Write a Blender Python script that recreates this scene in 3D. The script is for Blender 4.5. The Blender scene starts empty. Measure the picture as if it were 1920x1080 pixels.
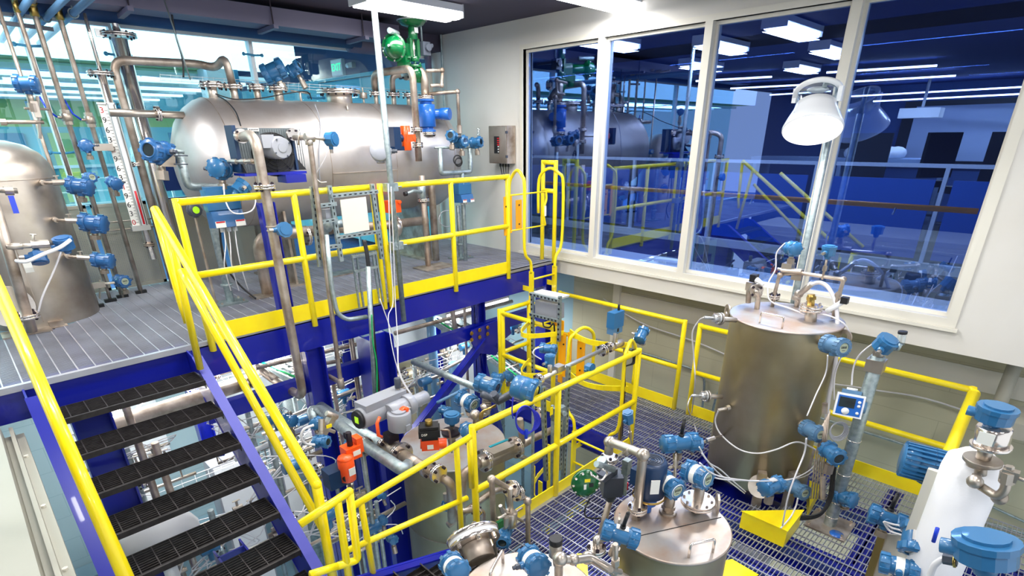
import bpy, math, random
from mathutils import Vector as V, Matrix
random.seed(7)
S = bpy.context.scene
COL = S.collection
# ---------------------------------------------------------------- camera
CAM = V((0, 0, 1.45))
F, CY, YAW, PIT, ROL = 1021.56, 718.81, 0.790505448, 0.425937011, -0.00990240427
_f = V((math.cos(YAW)*math.cos(PIT), math.sin(YAW)*math.cos(PIT), -math.sin(PIT)))
_r = V((math.sin(YAW), -math.cos(YAW), 0)); _u = _r.cross(_f)
_c, _s = math.cos(ROL), math.sin(ROL)
RT = _c*_r + _s*_u; UP = -_s*_r + _c*_u; FW = _f
cd = bpy.data.cameras.new('camera'); cam = bpy.data.objects.new('camera', cd); COL.objects.link(cam)
cd.sensor_width = 36; cd.lens = F*36/1920; cd.shift_y = (CY-540)/1920; cd.clip_start = .05; cd.clip_end = 200
m = Matrix((RT, UP, -FW)).transposed().to_4x4(); m.translation = CAM; cam.matrix_world = m
S.camera = cam
# ---------------------------------------------------------------- world, exposure
S.view_settings.view_transform = 'Standard'; S.view_settings.look = 'None'
S.view_settings.gamma = 1; S.view_settings.use_curve_mapping = False
S.view_settings.exposure = 0.32
W = bpy.data.worlds.new('world'); S.world = W; W.use_nodes = True
W.node_tree.nodes['Background'].inputs[0].default_value = (.86, .93, 1, 1)
W.node_tree.nodes['Background'].inputs[1].default_value = 1.0

def ray(px, py):
    return RT*((px-960)/F) - UP*((py-CY)/F) + FW
def at(px, py, X=None, Y=None, Z=None):
    d = ray(px, py)
    t = (X-CAM.x)/d.x if X is not None else (Y-CAM.y)/d.y if Y is not None else (Z-CAM.z)/d.z
    return CAM + d*t
def area(name, loc, sx, sy, power, col=(1, .98, .95), rot=(0, 0, 0)):
    l = bpy.data.lights.new(name, 'AREA'); l.shape = 'RECTANGLE'; l.size = sx; l.size_y = sy; l.energy = power; l.color = col
    o = bpy.data.objects.new(name, l); o.location = loc; o.rotation_euler = rot; COL.objects.link(o); return o
# ---------------------------------------------------------------- materials
MT = {}
def mat(name, col, rough=.5, metal=0., emit=0., noise=None, spec=.5, bump=0., coat=0.):
    if name in MT: return MT[name]
    m = bpy.data.materials.new(name); m.use_nodes = True; nt = m.node_tree; b = nt.nodes['Principled BSDF']
    c = (*[((x/255)/12.92 if x/255 <= .04045 else ((x/255+.055)/1.055)**2.4) for x in col], 1)
    b.inputs['Base Color'].default_value = c; b.inputs['Roughness'].default_value = rough; b.inputs['Metallic'].default_value = metal
    b.inputs['Specular IOR Level'].default_value = spec; b.inputs['Coat Weight'].default_value = coat
    if emit: b.inputs['Emission Color'].default_value = c; b.inputs['Emission Strength'].default_value = emit
    if noise:   # (scale, second colour, amount, roughness change)
        sc, c2, amt, dr = noise
        tc = nt.nodes.new('ShaderNodeTexCoord'); nz = nt.nodes.new('ShaderNodeTexNoise'); nz.inputs['Scale'].default_value = sc
        nz.inputs['Detail'].default_value = 5; nt.links.new(tc.outputs['Object'], nz.inputs['Vector'])
        r = nt.nodes.new('ShaderNodeValToRGB'); r.color_ramp.elements[0].position = .38; r.color_ramp.elements[1].position = .66
        nt.links.new(nz.outputs['Fac'], r.inputs['Fac'])
        c2l = (*[((x/255)/12.92 if x/255 <= .04045 else ((x/255+.055)/1.055)**2.4) for x in c2], 1)
        r.color_ramp.elements[0].color = c
        r.color_ramp.elements[1].color = tuple(c[i]*(1-amt)+c2l[i]*amt for i in range(3))+(1,)
        nt.links.new(r.outputs['Color'], b.inputs['Base Color'])
        if dr:
            mp = nt.nodes.new('ShaderNodeMapRange'); mp.inputs['To Min'].default_value = rough; mp.inputs['To Max'].default_value = rough+dr
            nt.links.new(nz.outputs['Fac'], mp.inputs['Value']); nt.links.new(mp.outputs['Result'], b.inputs['Roughness'])
    if bump:
        nt2 = nt.nodes.new('ShaderNodeTexNoise'); nt2.inputs['Scale'].default_value = 60
        tc2 = nt.nodes.new('ShaderNodeTexCoord'); nt.links.new(tc2.outputs['Object'], nt2.inputs['Vector'])
        bp = nt.nodes.new('ShaderNodeBump'); bp.inputs['Strength'].default_value = bump; bp.inputs['Distance'].default_value = .004
        nt.links.new(nt2.outputs['Fac'], bp.inputs['Height']); nt.links.new(bp.outputs['Normal'], b.inputs['Normal'])
    MT[name] = m; return m
mat('steel', (206, 198, 188), .32, .88, noise=(2.2, (150, 134, 118), .8, .12))
mat('tank_steel', (184, 174, 148), .36, .85, noise=(1.6, (150, 134, 98), .7, .12))
mat('vessel_steel', (206, 203, 202), .42, .82, noise=(1.8, (170, 158, 150), .7, .1))
mat('lid_steel', (186, 188, 188), .42, .7, noise=(4, (176, 146, 122), .8, .1))
mat('pipe_steel', (200, 188, 176), .4, .8, noise=(7, (134, 114, 96), .8, .15))
mat('chrome', (236, 226, 218), .18, .9)
mat('galvanised', (172, 184, 186), .42, .8, noise=(28, (135, 150, 152), .8, .15))
mat('aluminium', (205, 205, 205), .35, .9)
mat('bolt_dark', (52, 44, 54), .4, .5)
mat('yellow', (255, 232, 18), .32, noise=(9, (250, 212, 0), .35, 0), coat=.3)
mat('gate_orange', (255, 176, 10), .38)
mat('blue_beam', (6, 22, 150), .34, coat=.3)
mat('stringer_edge', (74, 76, 168), .4)
mat('rosemount', (44, 106, 154), .32, coat=.3)
mat('rose_dark', (44, 98, 154), .32, coat=.3)
mat('rose_pale', (84, 124, 160), .35, coat=.2)
mat('valve_blue', (30, 100, 190), .3, coat=.4)
mat('navy', (18, 48, 84), .4)
mat('green', (0, 88, 44), .25, coat=.5)
mat('orange', (255, 88, 20), .35, coat=.3)
mat('grey_paint', (150, 153, 162), .35, coat=.2)
mat('dark_grey', (70, 76, 88), .45)
mat('radiator', (92, 100, 104), .5)
mat('black', (22, 22, 26), .5)
mat('rubber', (12, 12, 14), .6)
mat('white', (236, 238, 240), .45)
mat('insulation', (242, 242, 246), .6, bump=.15)
mat('lcd', (176, 186, 160), .3)
mat('lcd_dark', (44, 54, 58), .2)
mat('sight_glass', (26, 40, 46), .08, coat=1)
mat('green_lcd', (170, 225, 40), .3, emit=.4)
mat('label', (238, 238, 232), .5)
mat('ink', (24, 24, 28), .5)
mat('ink_red', (190, 16, 20), .5)
mat('red', (206, 20, 34), .35)
mat('brass', (190, 160, 90), .3, 1)
mat('gasket', (14, 20, 26), .5)
mat('wire', (222, 220, 224), .45)
mat('wire_grey', (150, 152, 160), .45)
mat('blue_hose', (40, 50, 190), .4)
mat('green_wire', (0, 170, 90), .4)
mat('teal_handle', (20, 160, 180), .35)
mat('blue_handle', (20, 60, 200), .35)
mat('tread', (60, 56, 56), .5, .4, noise=(20, (36, 32, 32), .7, 0))
mat('grating', (190, 192, 202), .38, .6, noise=(3, (150, 146, 152), .5, .1))
mat('wall', (216, 212, 204), .55, noise=(1.2, (228, 226, 222), .5, 0))
mat('trim', (222, 218, 206), .45)
mat('cream', (170, 168, 156), .5, noise=(2, (156, 154, 140), .5, 0))
mat('ceiling', (62, 56, 74), .8)
mat('duct', (98, 94, 118), .5)
mat('duct_dark', (22, 60, 110), .6)
mat('pale_blue', (150, 186, 200), .5, noise=(1.2, (176, 206, 214), .6, 0))
mat('ground', (128, 160, 174), .35)
mat('lamp_glow', (255, 255, 255), .5, emit=6)
mat('lamp_trough', (250, 250, 255), .5, emit=3.0)
mat('strip_glow', (235, 240, 255), .5, emit=9)
mat('exit_glow', (30, 235, 150), .5, emit=1.6)
mat('fixture_body', (200, 204, 214), .5)
mat('dome', (235, 238, 242), .25, coat=.5)
mat('dome_glow', (255, 253, 255), .5, emit=3.2)
mat('handrail_wood', (255, 150, 40), .3, coat=.5)
mat('guard_blue_lit', (34, 84, 170), .6)  # grey panels; the room's blue light is put into their colour
mat('screen_fabric', (190, 205, 230), .7)
mat('desk', (150, 170, 200), .5)
mat('room_wall', (60, 90, 150), .7)  # wall colour carries the blue light of the control room
mat('room_dark', (34, 62, 130), .8)  # dim blue light of the control room put into its ceiling colour
mat('carpet', (70, 68, 64), .9, noise=(5, (26, 28, 32), .9, 0))
mat('mesh_panel', (176, 172, 160), .45, .3)
mat('bg_green', (196, 216, 120), .6, noise=(.8, (150, 196, 150), .7, 0))
mat('bg_cyan', (130, 206, 222), .6)
mat('bg_blue', (60, 140, 180), .6)
mat('bg_white', (236, 246, 250), .6)
mat('white_glow', (236, 248, 255), .6, emit=1.5)  # brightness of the white panel and louvres put in as a glow
mat('glass_green', (40, 170, 130), .3)
def glassmat(name, tint, refl, fac, rough=0.0):
    m = bpy.data.materials.new(name); m.use_nodes = True; nt = m.node_tree; nt.nodes.clear()
    o = nt.nodes.new('ShaderNodeOutputMaterial'); mx = nt.nodes.new('ShaderNodeMixShader'); t = nt.nodes.new('ShaderNodeBsdfTransparent')
    g = nt.nodes.new('ShaderNodeBsdfGlossy'); t.inputs[0].default_value = (*tint, 1); g.inputs['Color'].default_value = (*refl, 1); g.inputs['Roughness'].default_value = rough
    mx.inputs[0].default_value = fac
    nt.links.new(t.outputs[0], mx.inputs[1]); nt.links.new(g.outputs[0], mx.inputs[2]); nt.links.new(mx.outputs[0], o.inputs[0]); MT[name] = m
glassmat('window_glass', (.6, .74, .98), (.36, .5, .86), .32)  # pane and reflection tinted blue to carry the room's bluish light
glassmat('curtain_glass', (.76, .95, .97), (.9, 1, 1), .08)
glassmat('clear_glass', (.9, .95, .97), (1, 1, 1), .15)
def blockwall(name, c1, c2, axis):
    m = bpy.data.materials.new(name); m.use_nodes = True; nt = m.node_tree; b = nt.nodes['Principled BSDF']; b.inputs['Roughness'].default_value = .5
    tc = nt.nodes.new('ShaderNodeTexCoord'); sp = nt.nodes.new('ShaderNodeSeparateXYZ'); cb = nt.nodes.new('ShaderNodeCombineXYZ'); br = nt.nodes.new('ShaderNodeTexBrick')
    nt.links.new(tc.outputs['Object'], sp.inputs[0]); nt.links.new(sp.outputs[axis], cb.inputs['X']); nt.links.new(sp.outputs['Z'], cb.inputs['Y']); nt.links.new(cb.outputs[0], br.inputs['Vector'])
    br.inputs['Scale'].default_value = 1; br.inputs['Brick Width'].default_value = 1.2; br.inputs['Row Height'].default_value = .3; br.inputs['Mortar Size'].default_value = .004
    br.inputs['Color1'].default_value = (*c1, 1); br.inputs['Color2'].default_value = (*c1, 1); br.inputs['Mortar'].default_value = (*c2, 1)
    nt.links.new(br.outputs['Color'], b.inputs['Base Color']); MT[name] = m
blockwall('block_cream', (.5, .48, .34), (.42, .4, .28), 'Y')
blockwall('block_pale', (.38, .55, .6), (.3, .46, .52), 'X')
def perf():
    m = bpy.data.materials.new('perforated'); m.use_nodes = True; nt = m.node_tree; b = nt.nodes['Principled BSDF']
    b.inputs['Base Color'].default_value = (.46, .44, .36, 1); b.inputs['Roughness'].default_value = .45; b.inputs['Metallic'].default_value = .5
    tc = nt.nodes.new('ShaderNodeTexCoord'); vo = nt.nodes.new('ShaderNodeTexVoronoi'); vo.inputs['Scale'].default_value = 60; vo.inputs['Randomness'].default_value = 0
    gt = nt.nodes.new('ShaderNodeMath'); gt.operation = 'GREATER_THAN'; gt.inputs[1].default_value = .27
    nt.links.new(tc.outputs['Object'], vo.inputs['Vector']); nt.links.new(vo.outputs['Distance'], gt.inputs[0]); nt.links.new(gt.outputs[0], b.inputs['Alpha']); MT['perforated'] = m
perf()
# ---------------------------------------------------------------- mesh builder
def basis(a):
    a = V(a).normalized(); h = V((0, 0, 1)) if abs(a.z) < .9 else V((1, 0, 0))
    u = a.cross(h).normalized(); return u, a.cross(u).normalized(), a
class MB:
    def __init__(s): s.v = []; s.f = []; s.m = []; s.sm = []; s.mats = []
    def mi(s, name):
        if name not in s.mats: s.mats.append(name)
        return s.mats.index(name)
    def add(s, vs, fs, smooth=True, mt=None):
        o = len(s.v); s.v += [V(v) for v in vs]; k = s.mi(mt) if mt else 0
        for f in fs: s.f.append([i+o for i in f]); s.m.append(k); s.sm.append(smooth)
        return s
    def ring(s, c, u, w, r, n): return [c+u*(r*math.cos(2*math.pi*i/n))+w*(r*math.sin(2*math.pi*i/n)) for i in range(n)]
    def lathe(s, prof, c=(0, 0, 0), a=(0, 0, 1), n=20, smooth=True, mt=None):
        """prof: (radius, height) pairs; radius 0 closes"""
        c = V(c); u, w, a = basis(a); vs = []; fs = []; rows = []
        for r, h in prof:
            if r <= 1e-6: rows.append([len(vs)]); vs.append(c+a*h)
            else: rows.append(list(range(len(vs), len(vs)+n))); vs += s.ring(c+a*h, u, w, r, n)
        for A, B in zip(rows, rows[1:]):
            if len(A) == 1 and len(B) == 1: continue
            for i in range(n):
                j = (i+1) % n
                if len(A) == 1: fs.append([A[0], B[j], B[i]])
                elif len(B) == 1: fs.append([A[i], A[j], B[0]])
                else: fs.append([A[i], A[j], B[j], B[i]])
        return s.add(vs, fs, smooth, mt)
    def cyl(s, p0, p1, r, r1=None, n=14, mt=None, bev=0, smooth=None):
        p0 = V(p0); p1 = V(p1); L = (p1-p0).length; r1 = r if r1 is None else r1
        if L < 1e-6: return s
        if smooth is None: smooth = n > 8
        if not smooth:
            return s.lathe([(0, 0), (r, 0), (r1, L), (0, L)], p0, p1-p0, n, False, mt)
        b = bev or min(r, r1, L)*.06
        # caps split from the wall so that shading stays crisp
        s.lathe([(r-b, 0), (r, b), (r1, L-b), (r1-b, L)], p0, p1-p0, n, True, mt)
        s.lathe([(0, 0), (r-b, 0)], p0, p1-p0, n, False, mt); s.lathe([(r1-b, L), (0, L)], p0, p1-p0, n, False, mt)
        return s
    def box(s, c, size, ax=None, mt=None):
        c = V(c); X, Y, Z = ax if ax else (V((1, 0, 0)), V((0, 1, 0)), V((0, 0, 1)))
        h = [x/2 for x in size]
        vs = [c+X*(i*h[0])+Y*(j*h[1])+Z*(k*h[2]) for i in (-1, 1) for j in (-1, 1) for k in (-1, 1)]
        return s.add(vs, [[0, 1, 3, 2], [4, 6, 7, 5], [0, 4, 5, 1], [2, 3, 7, 6], [0, 2, 6, 4], [1, 5, 7, 3]], False, mt)
    def bbox(s, lo, hi, mt=None):
        lo = V(lo); hi = V(hi); return s.box((lo+hi)/2, hi-lo, None, mt)
    def bar(s, p0, p1, w, h, up=(0, 0, 1), mt=None):
        p0 = V(p0); p1 = V(p1); d = (p1-p0); L = d.length; d.normalize(); u = V(up); sd = d.cross(u).normalized(); u = sd.cross(d)
        return s.box((p0+p1)/2, (L, w, h), (d, sd, u), mt)
    def prism(s, pts, t, mt=None):
        pts = [V(p) for p in pts]; t = V(t); n = len(pts)
        fs = [list(range(n))[::-1], list(range(n, 2*n))]+[[i, (i+1) % n, n+(i+1) % n, n+i] for i in range(n)]
        return s.add(pts+[p+t for p in pts], fs, False, mt)
    def tube(s, pts, r, n=12, bend=0, mt=None, cap=True, seg=5):
        P = [V(p) for p in pts]
        if bend:
            Q = [P[0]]
            for i in range(1, len(P)-1):
                a, b, c = P[i-1], P[i], P[i+1]; d0 = (a-b); d1 = (c-b); L = min(bend, d0.length*.49, d1.length*.49)
                p = b+d0.normalized()*L; q = b+d1.normalized()*L
                for k in range(seg+1):
                    t = k/seg; Q.append(p*(1-t)**2+b*(2*t*(1-t))+q*t*t)
            Q.append(P[-1]); P = Q
        P = [p for i, p in enumerate(P) if i == 0 or (p-P[i-1]).length > 1e-5]
        if len(P) < 2: return s
        vs = []; u = None
        for i, p in enumerate(P):
            d = (P[min(i+1, len(P)-1)]-P[max(i-1, 0)]).normalized()
            if u is None: u, w, _ = basis(d)
            else:
                u = (u-d*u.dot(d)).normalized(); w = d.cross(u)
            k = 1.
            if 0 < i < len(P)-1:
                cs = (P[i+1]-p).normalized().dot((p-P[i-1]).normalized()); k = 1/max(.7, math.sqrt((1+max(cs, -.9))/2))
            w = d.cross(u)
            vs += s.ring(p, u, w, r*(1+(k-1)*.5), n)
        fs = []
        for i in range(len(P)-1):
            for j in range(n):
                k = (j+1) % n; fs.append([i*n+j, i*n+k, (i+1)*n+k, (i+1)*n+j])
        if cap: fs.append(list(range(n))[::-1]); fs.append([(len(P)-1)*n+j for j in range(n)])
        return s.add(vs, fs, True, mt)
    def sph(s, c, r, n=14, sc=(1, 1, 1), mt=None):
        c = V(c); rows = n//2; vs = [c+V((0, 0, -r*sc[2]))]; fs = []
        for i in range(1, rows):
            t = -math.pi/2+math.pi*i/rows
            vs += [c+V((r*sc[0]*math.cos(t)*math.cos(2*math.pi*j/n), r*sc[1]*math.cos(t)*math.sin(2*math.pi*j/n), r*sc[2]*math.sin(t))) for j in range(n)]
        vs.append(c+V((0, 0, r*sc[2]))); T = len(vs)-1
        for j in range(n):
            k = (j+1) % n; fs.append([0, 1+k, 1+j]); fs.append([T, 1+(rows-2)*n+j, 1+(rows-2)*n+k])
            for i in range(rows-2): a = 1+i*n; fs.append([a+j, a+k, a+n+k, a+n+j])
        return s.add(vs, fs, True, mt)
    def torus(s, c, a, R, r, n=24, k=8, mt=None, a0=0, a1=1):
        u, w, a = basis(a); c = V(c)
        if a0 == 0 and a1 == 1:
            vs = []; fs = []
            for i in range(n):
                t = 2*math.pi*i/n; d = u*math.cos(t)+w*math.sin(t)
                vs += [c+d*(R+r*math.cos(2*math.pi*j/k))+a*(r*math.sin(2*math.pi*j/k)) for j in range(k)]
            for i in range(n):
                for j in range(k): fs.append([i*k+j, ((i+1) % n)*k+j, ((i+1) % n)*k+(j+1) % k, i*k+(j+1) % k])
            return s.add(vs, fs, True, mt)
        pts = [c+(u*math.cos(t)+w*math.sin(t))*R for t in [2*math.pi*(a0+(a1-a0)*i/n) for i in range(n+1)]]
        return s.tube(pts, r, k, mt=mt)
    def flange(s, c, a, R, t, r=None, mt=None, n=24):
        c = V(c); a = V(a).normalized(); return s.cyl(c-a*t/2, c+a*t/2, R, n=n, mt=mt)
    def bolts(s, c, a, R, L, r, k, mt='bolt_dark', ph=.5):
        u, w, a = basis(a); c = V(c)
        for i in range(k):
            t = 2*math.pi*(i+ph)/k; p = c+(u*math.cos(t)+w*math.sin(t))*R
            s.cyl(p-a*L/2, p+a*L/2, r*.55, n=6, mt=mt); s.cyl(p+a*(L/2-r*1.6), p+a*(L/2-r*.2), r, n=6, mt=mt); s.cyl(p-a*(L/2-r*.2), p-a*(L/2-r*1.6), r, n=6, mt=mt)
        return s
ORG = {}
def obj(name, mb, mt, parent=None, label=None):
    me = bpy.data.meshes.new(name); o = bpy.data.objects.new(name, me); COL.objects.link(o)
    org = ORG.get(parent.name, V((0, 0, 0))) if parent else V((0, 0, 0))
    if not parent and mb.v:
        lo = V([min(v[i] for v in mb.v) for i in range(3)]); hi = V([max(v[i] for v in mb.v) for i in range(3)])
        org = V(((lo.x+hi.x)/2, (lo.y+hi.y)/2, lo.z)); o.location = org
    me.from_pydata([tuple(v-org) for v in mb.v], [], mb.f)
    if not mb.mats: mb.mats = [mt]
    if mb.m and mt and None in mb.mats: pass
    for k in mb.mats: me.materials.append(MT[k if k != '_' else mt])
    me.polygons.foreach_set('material_index', mb.m); me.polygons.foreach_set('use_smooth', mb.sm); me.update()
    if parent: o.parent = parent
    ORG[o.name] = org
    if label: o['label'] = label
    return o
class PB(MB):
    """builder whose untagged shapes take one given material"""
    def __init__(s, mt): super().__init__(); s.d = mt; s.mi(mt)
def struct(name, mb, mt=None):
    o = obj(name, mb, mt or mb.mats[0]); o['kind'] = 'structure'; return o
def thing(name, label, cat, loc, group=None):
    o = bpy.data.objects.new(name, None); COL.objects.link(o); o.location = loc; o.empty_display_size = .1
    o['label'] = label; o['category'] = cat
    if group: o['group'] = group
    ORG[o.name] = V(loc); return o
def tag(o, label, cat, group=None, kind=None):
    o['label'] = label; o['category'] = cat
    if group: o['group'] = group
    if kind: o['kind'] = kind
    return o
def part(name, mt, parent, fn=None, label=None):
    b = PB(mt)
    if fn: fn(b)
    return obj(name, b, mt, parent, label)
def smoothpts(P, k=6):
    P = [V(p) for p in P]; Q = []
    for i in range(len(P)-1):
        a = P[max(i-1, 0)]; b = P[i]; c = P[i+1]; d = P[min(i+2, len(P)-1)]
        for j in range(k):
            t = j/k; Q.append(.5*((2*b)+(c-a)*t+(2*a-5*b+4*c-d)*t*t+(3*b-a-3*c+d)*t**3))
    Q.append(P[-1]); return Q
def text3(s, loc, right, up, size, mt, parent, name='lettering', align='CENTER'):
    cu = bpy.data.curves.new(name, 'FONT'); cu.body = s; cu.size = size; cu.align_x = align; cu.align_y = 'CENTER'; cu.extrude = .0008; cu.resolution_u = 2
    tmp = bpy.data.objects.new('tmp', cu); COL.objects.link(tmp); bpy.context.view_layer.update()
    me = bpy.data.meshes.new_from_object(tmp.evaluated_get(bpy.context.evaluated_depsgraph_get()))
    bpy.data.objects.remove(tmp)
    r = V(right).normalized(); n = r.cross(V(up)).normalized(); u = n.cross(r)
    org = ORG[parent.name]
    M = Matrix((r, u, n)).transposed().to_4x4(); M.translation = V(loc)-org; me.transform(M)
    me.materials.clear(); me.materials.append(MT[mt]); me.name = name
    o = bpy.data.objects.new(name, me); COL.objects.link(o); o.parent = parent; ORG[o.name] = org; return o
X_, Y_, Z_ = V((1, 0, 0)), V((0, 1, 0)), V((0, 0, 1))
# ================================================================ SETTING
XW = 5.39; YG = 7.0; ZC = 2.69; DK = -1.45; GR = -4.0
b = PB('wall')
for lo, hi in (((XW, -1.2, .1), (XW+.16, .51, ZC)), ((XW, 5.2, .1), (XW+.16, YG+.1, ZC)), ((XW, .51, 2.38), (XW+.16, 5.2, ZC)), ((XW, -1.2, -.17), (XW+.6, YG+.1, .1))): b.bbox(lo, hi)
struct('wall_right', b)
b = PB('block_cream'); b.bbox((5.95, -4, GR), (6.1, 4.75, -.17)); struct('wall_right', b)
b = PB('pale_blue'); b.bbox((5.95, 4.75, GR), (6.1, YG+.4, -.17)); struct('wall_right', b)
b = PB('trim'); b.bbox((5.93, -1.2, -.62), (5.96, 4.0, -.42)); b.bbox((5.9, 3.95, GR), (5.97, 4.05, -.2)); struct('trim_1', b)
b = PB('block_pale'); b.bbox((-6, YG+.25, GR), (5.95, YG+.4, -.25)); struct('wall_back', b)
b = PB('ground'); b.bbox((-7, -6, GR-.1), (6.1, YG+6, GR)); struct('floor', b)
b = PB('ceiling'); b.bbox((-7, -6, ZC), (XW+.2, YG, ZC+.1)); struct('ceiling', b)
b = PB('ceiling'); b.bbox((-7.1, -6, GR), (-7, YG+.3, ZC)); struct('wall_left', b)
# window frame: casing, mullions and one sheet of glass per light
def wframe():
    b = PB('trim'); y0, y1, z0, z1 = .51, 5.2, .1, 2.38; ms = (1.66, 2.86, 4.06)
    x0, x1 = XW-.012, XW+.15
    def fr(ya, yb, za, zb): b.bbox((x0, ya, za), (x1, yb, zb))
    fr(y0-.07, y0, z0-.07, z1+.05); fr(y1, y1+.05, z0-.07, z1+.05); fr(y0, y1, z1, z1+.05); fr(y0, y1, z0-.07, z0)
    for y in ms: fr(y-.04, y+.035, z0, z1); b.bbox((XW+.05, y-.065, z0), (XW+.12, y+.06, z1))
    for a, c in ((y0, 1.66), (1.66, 2.86), (2.86, 4.06), (4.06, y1)):
        b.bbox((XW+.045, a, z0), (XW+.11, c, z0+.03)); b.bbox((XW+.045, a, z1-.03), (XW+.11, c, z1))
    b.bbox((XW-.03, y0-.09, z0-.1), (XW-.001, y1+.07, z0-.072))
    b.bbox((XW+.046, y0+.001, z0+.03), (XW+.109, y0+.02, z1-.03)); b.bbox((XW+.046, y1-.02, z0+.03), (XW+.109, y1-.001, z1-.03))
    return b
w = struct('window_1', wframe(), 'trim')
for a, c in ((.53, 1.6), (1.72, 2.8), (2.92, 4.0), (4.12, 5.18)):
    part('window_glass', 'window_glass', w, lambda b: b.bbox((XW+.075, a, .13), (XW+.081, c, 2.35)))
# curtain wall of glass at the back of the upper level
b = PB('white')
for x in (-1.2, .95, 1.62, 2.92): b.bbox((x-.02, YG-.005, -.3), (x+.02, YG+.09, 2.5))
for z in (2.46, -.02): b.bbox((-4, YG, z-.03), (XW, YG+.05, z+.03))
cw = struct('window_2', b)
for a, c in ((-4, -1.22), (-1.18, .93), (.97, 1.6), (1.64, 2.9), (2.94, XW)):
    part('window_glass', 'curtain_glass', cw, lambda b: b.bbox((a, YG+.04, 0), (c, YG+.047, 2.44)))
def spider(b):
    for x, z in ((.95, 2.22), (.95, 1.35), (1.62, 2.2), (1.62, 1.75), (2.92, 2.3), (2.92, 1.5), (3.6, 1.9)):
        b.tube([(x-.1, YG-.02, z), (x, YG-.05, z-.01), (x+.1, YG-.02, z)], .011, 6); b.sph((x-.1, YG-.02, z), .02, 8); b.sph((x+.1, YG-.02, z), .02, 8)
part('glass_clamp', 'bg_blue', cw, spider)
b = PB('ceiling'); b.bbox((-7, YG-.25, 2.5), (XW, YG+.15, ZC)); struct('trim_2', b)
# ---------------------------------------------------------------- atrium seen through the curtain wall
b = PB('white_glow'); b.bbox((-9, YG+1.6, 2.3), (4.2, YG+1.7, 6)); struct('wall_atrium_top', b)
for x, y in ((-3, 9.5), (.4, 9.5), (-6, 9.5), (-3.5, 13), (-.5, 13)): area('atrium_fill_light', (x, y, 2.2), 2.5, 1.2, 150, (.92, 1, .96))  # added fill lights brightening the atrium walls, not real fittings

b = PB('bg_cyan'); b.bbox((-9, YG+9, -3), (10, YG+9.1, 1.72)); b.bbox((-9, YG+9, 1.72), (10, YG+9.1, 2.3), 'bg_green'); b.bbox((3.3, YG+8.9, 2.0), (10, YG+9, 3.5), 'bg_cyan'); struct('wall_atrium_far', b)
b = PB('bg_green'); b.bbox((-9, YG+1.7, 2.3), (3.3, YG+9, 2.4)); b.bbox((4.2, YG+.15, 2.95), (XW+.1, YG+9, 3.0), 'duct_dark'); struct('ceiling_atrium', b)
b = PB('room_wall'); b.bbox((-9, YG+.4, -.5), (10, YG+9, -.4)); struct('floor_atrium', b)
b = PB('bg_cyan'); b.bbox((XW, YG+.1, -.3), (XW+.1, YG+9.0, 2.40)); struct('wall_atrium_right', b)
b = PB('duct_dark'); b.bbox((XW-.02, YG+.1, 2.40), (XW+.1, YG+9.0, 3)); struct('wall_atrium_right', b)
for i in range(9):
    t = tag(obj('ceiling_louvre', PB('white_glow' if i % 2 else 'bg_white').bbox((-8.5, YG+2.0+i*.78, 2.2), (3.9, YG+2.16+i*.78, 2.26)), None),
            'long pale ceiling louvre beyond the glass wall, %s of the row' % ['nearest', 'second', 'third', 'fourth', 'fifth', 'sixth', 'seventh', 'eighth', 'farthest'][i], 'louvre', 'ceiling louvres beyond the glass wall')
b = PB('bg_white')
for i in range(6): b.bbox((-3+i*1.6, YG+8.9, -1), (-2.9+i*1.6, YG+9, 2.2))
for z in (.1, .9): b.bbox((-9, YG+8.88, z), (8, YG+9, z+.06))
struct('window_3', b)
for i, (x, w_) in enumerate(((-2.4, .7), (-.6, .5), (.7, .9), (2.0, .4), (3.1, .6), (4.3, .7))):
    part('window_pane', ('bg_blue', 'bg_white', 'bg_blue', 'bg_green', 'bg_white', 'bg_blue')[i], bpy.data.objects['window_3'], lambda b: b.bbox((x, YG+8.92, .2), (x+w_, YG+8.96, 1.6)))
cx = thing('column', 'white square column behind the glass wall left of the exit sign', 'column', (3.1, YG+1.8, -.4))
part('shaft', 'bg_white', cx, lambda b: b.bbox((2.95, YG+1.6, -.4), (3.3, YG+1.95, 3.2)))
part('edge_strip', 'bg_blue', cx, lambda b: b.bbox((3.3, YG+1.62, -.4), (3.36, YG+1.9, 3.2)))
def railing_far(b):
    for z in (.55, .7, .85, 1.0): b.bbox((-4, YG+2.0, z), (XW, YG+2.02, z+.015))
    for i in range(14): b.bbox((-4+i*.7, YG+1.99, -.4), (-3.97+i*.7, YG+2.03, 1.05))
tag(obj('wire_railing', railing_far(PB('bg_white')) or (lambda q: (railing_far(q), q)[1])(PB('bg_white')), None), 'thin white wire railing beyond the glass wall behind the large horizontal vessel', 'railing')
# exit signs
def exit_sign(p, w, h, label, dirn=Y_):
    t = thing('exit_sign', label, 'sign', p)
    part('housing', 'fixture_body', t, lambda b: b.box(p, (.06, w, h)))
    part('face', 'white', t, lambda b: b.box(p-X_*.032, (.006, w*.92, h*.88)))
    text3('EXIT', p-X_*.037, -Y_, Z_, h*.62, 'exit_glow', t)
q = at(634, 127, X=XW-.05)
exit_sign(q, .36, .24, 'lit green exit sign on the pale wall behind the glass, right of the manway')
q2 = at(414, 168, Y=YG+8.95)
t = thing('exit_sign', 'small distant green exit sign seen just above the left flanges of the horizontal vessel', 'sign', q2)
part('housing', 'white', t, lambda b: b.box(q2, (.4, .06, .26))); text3('EXIT', q2-Y_*.04, X_, Z_, .2, 'exit_glow', t)
t = thing('emergency_lamp', 'small grey twin emergency lamp on the wall right of the exit sign', 'lamp', at(660, 122, X=XW-.05))
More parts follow.
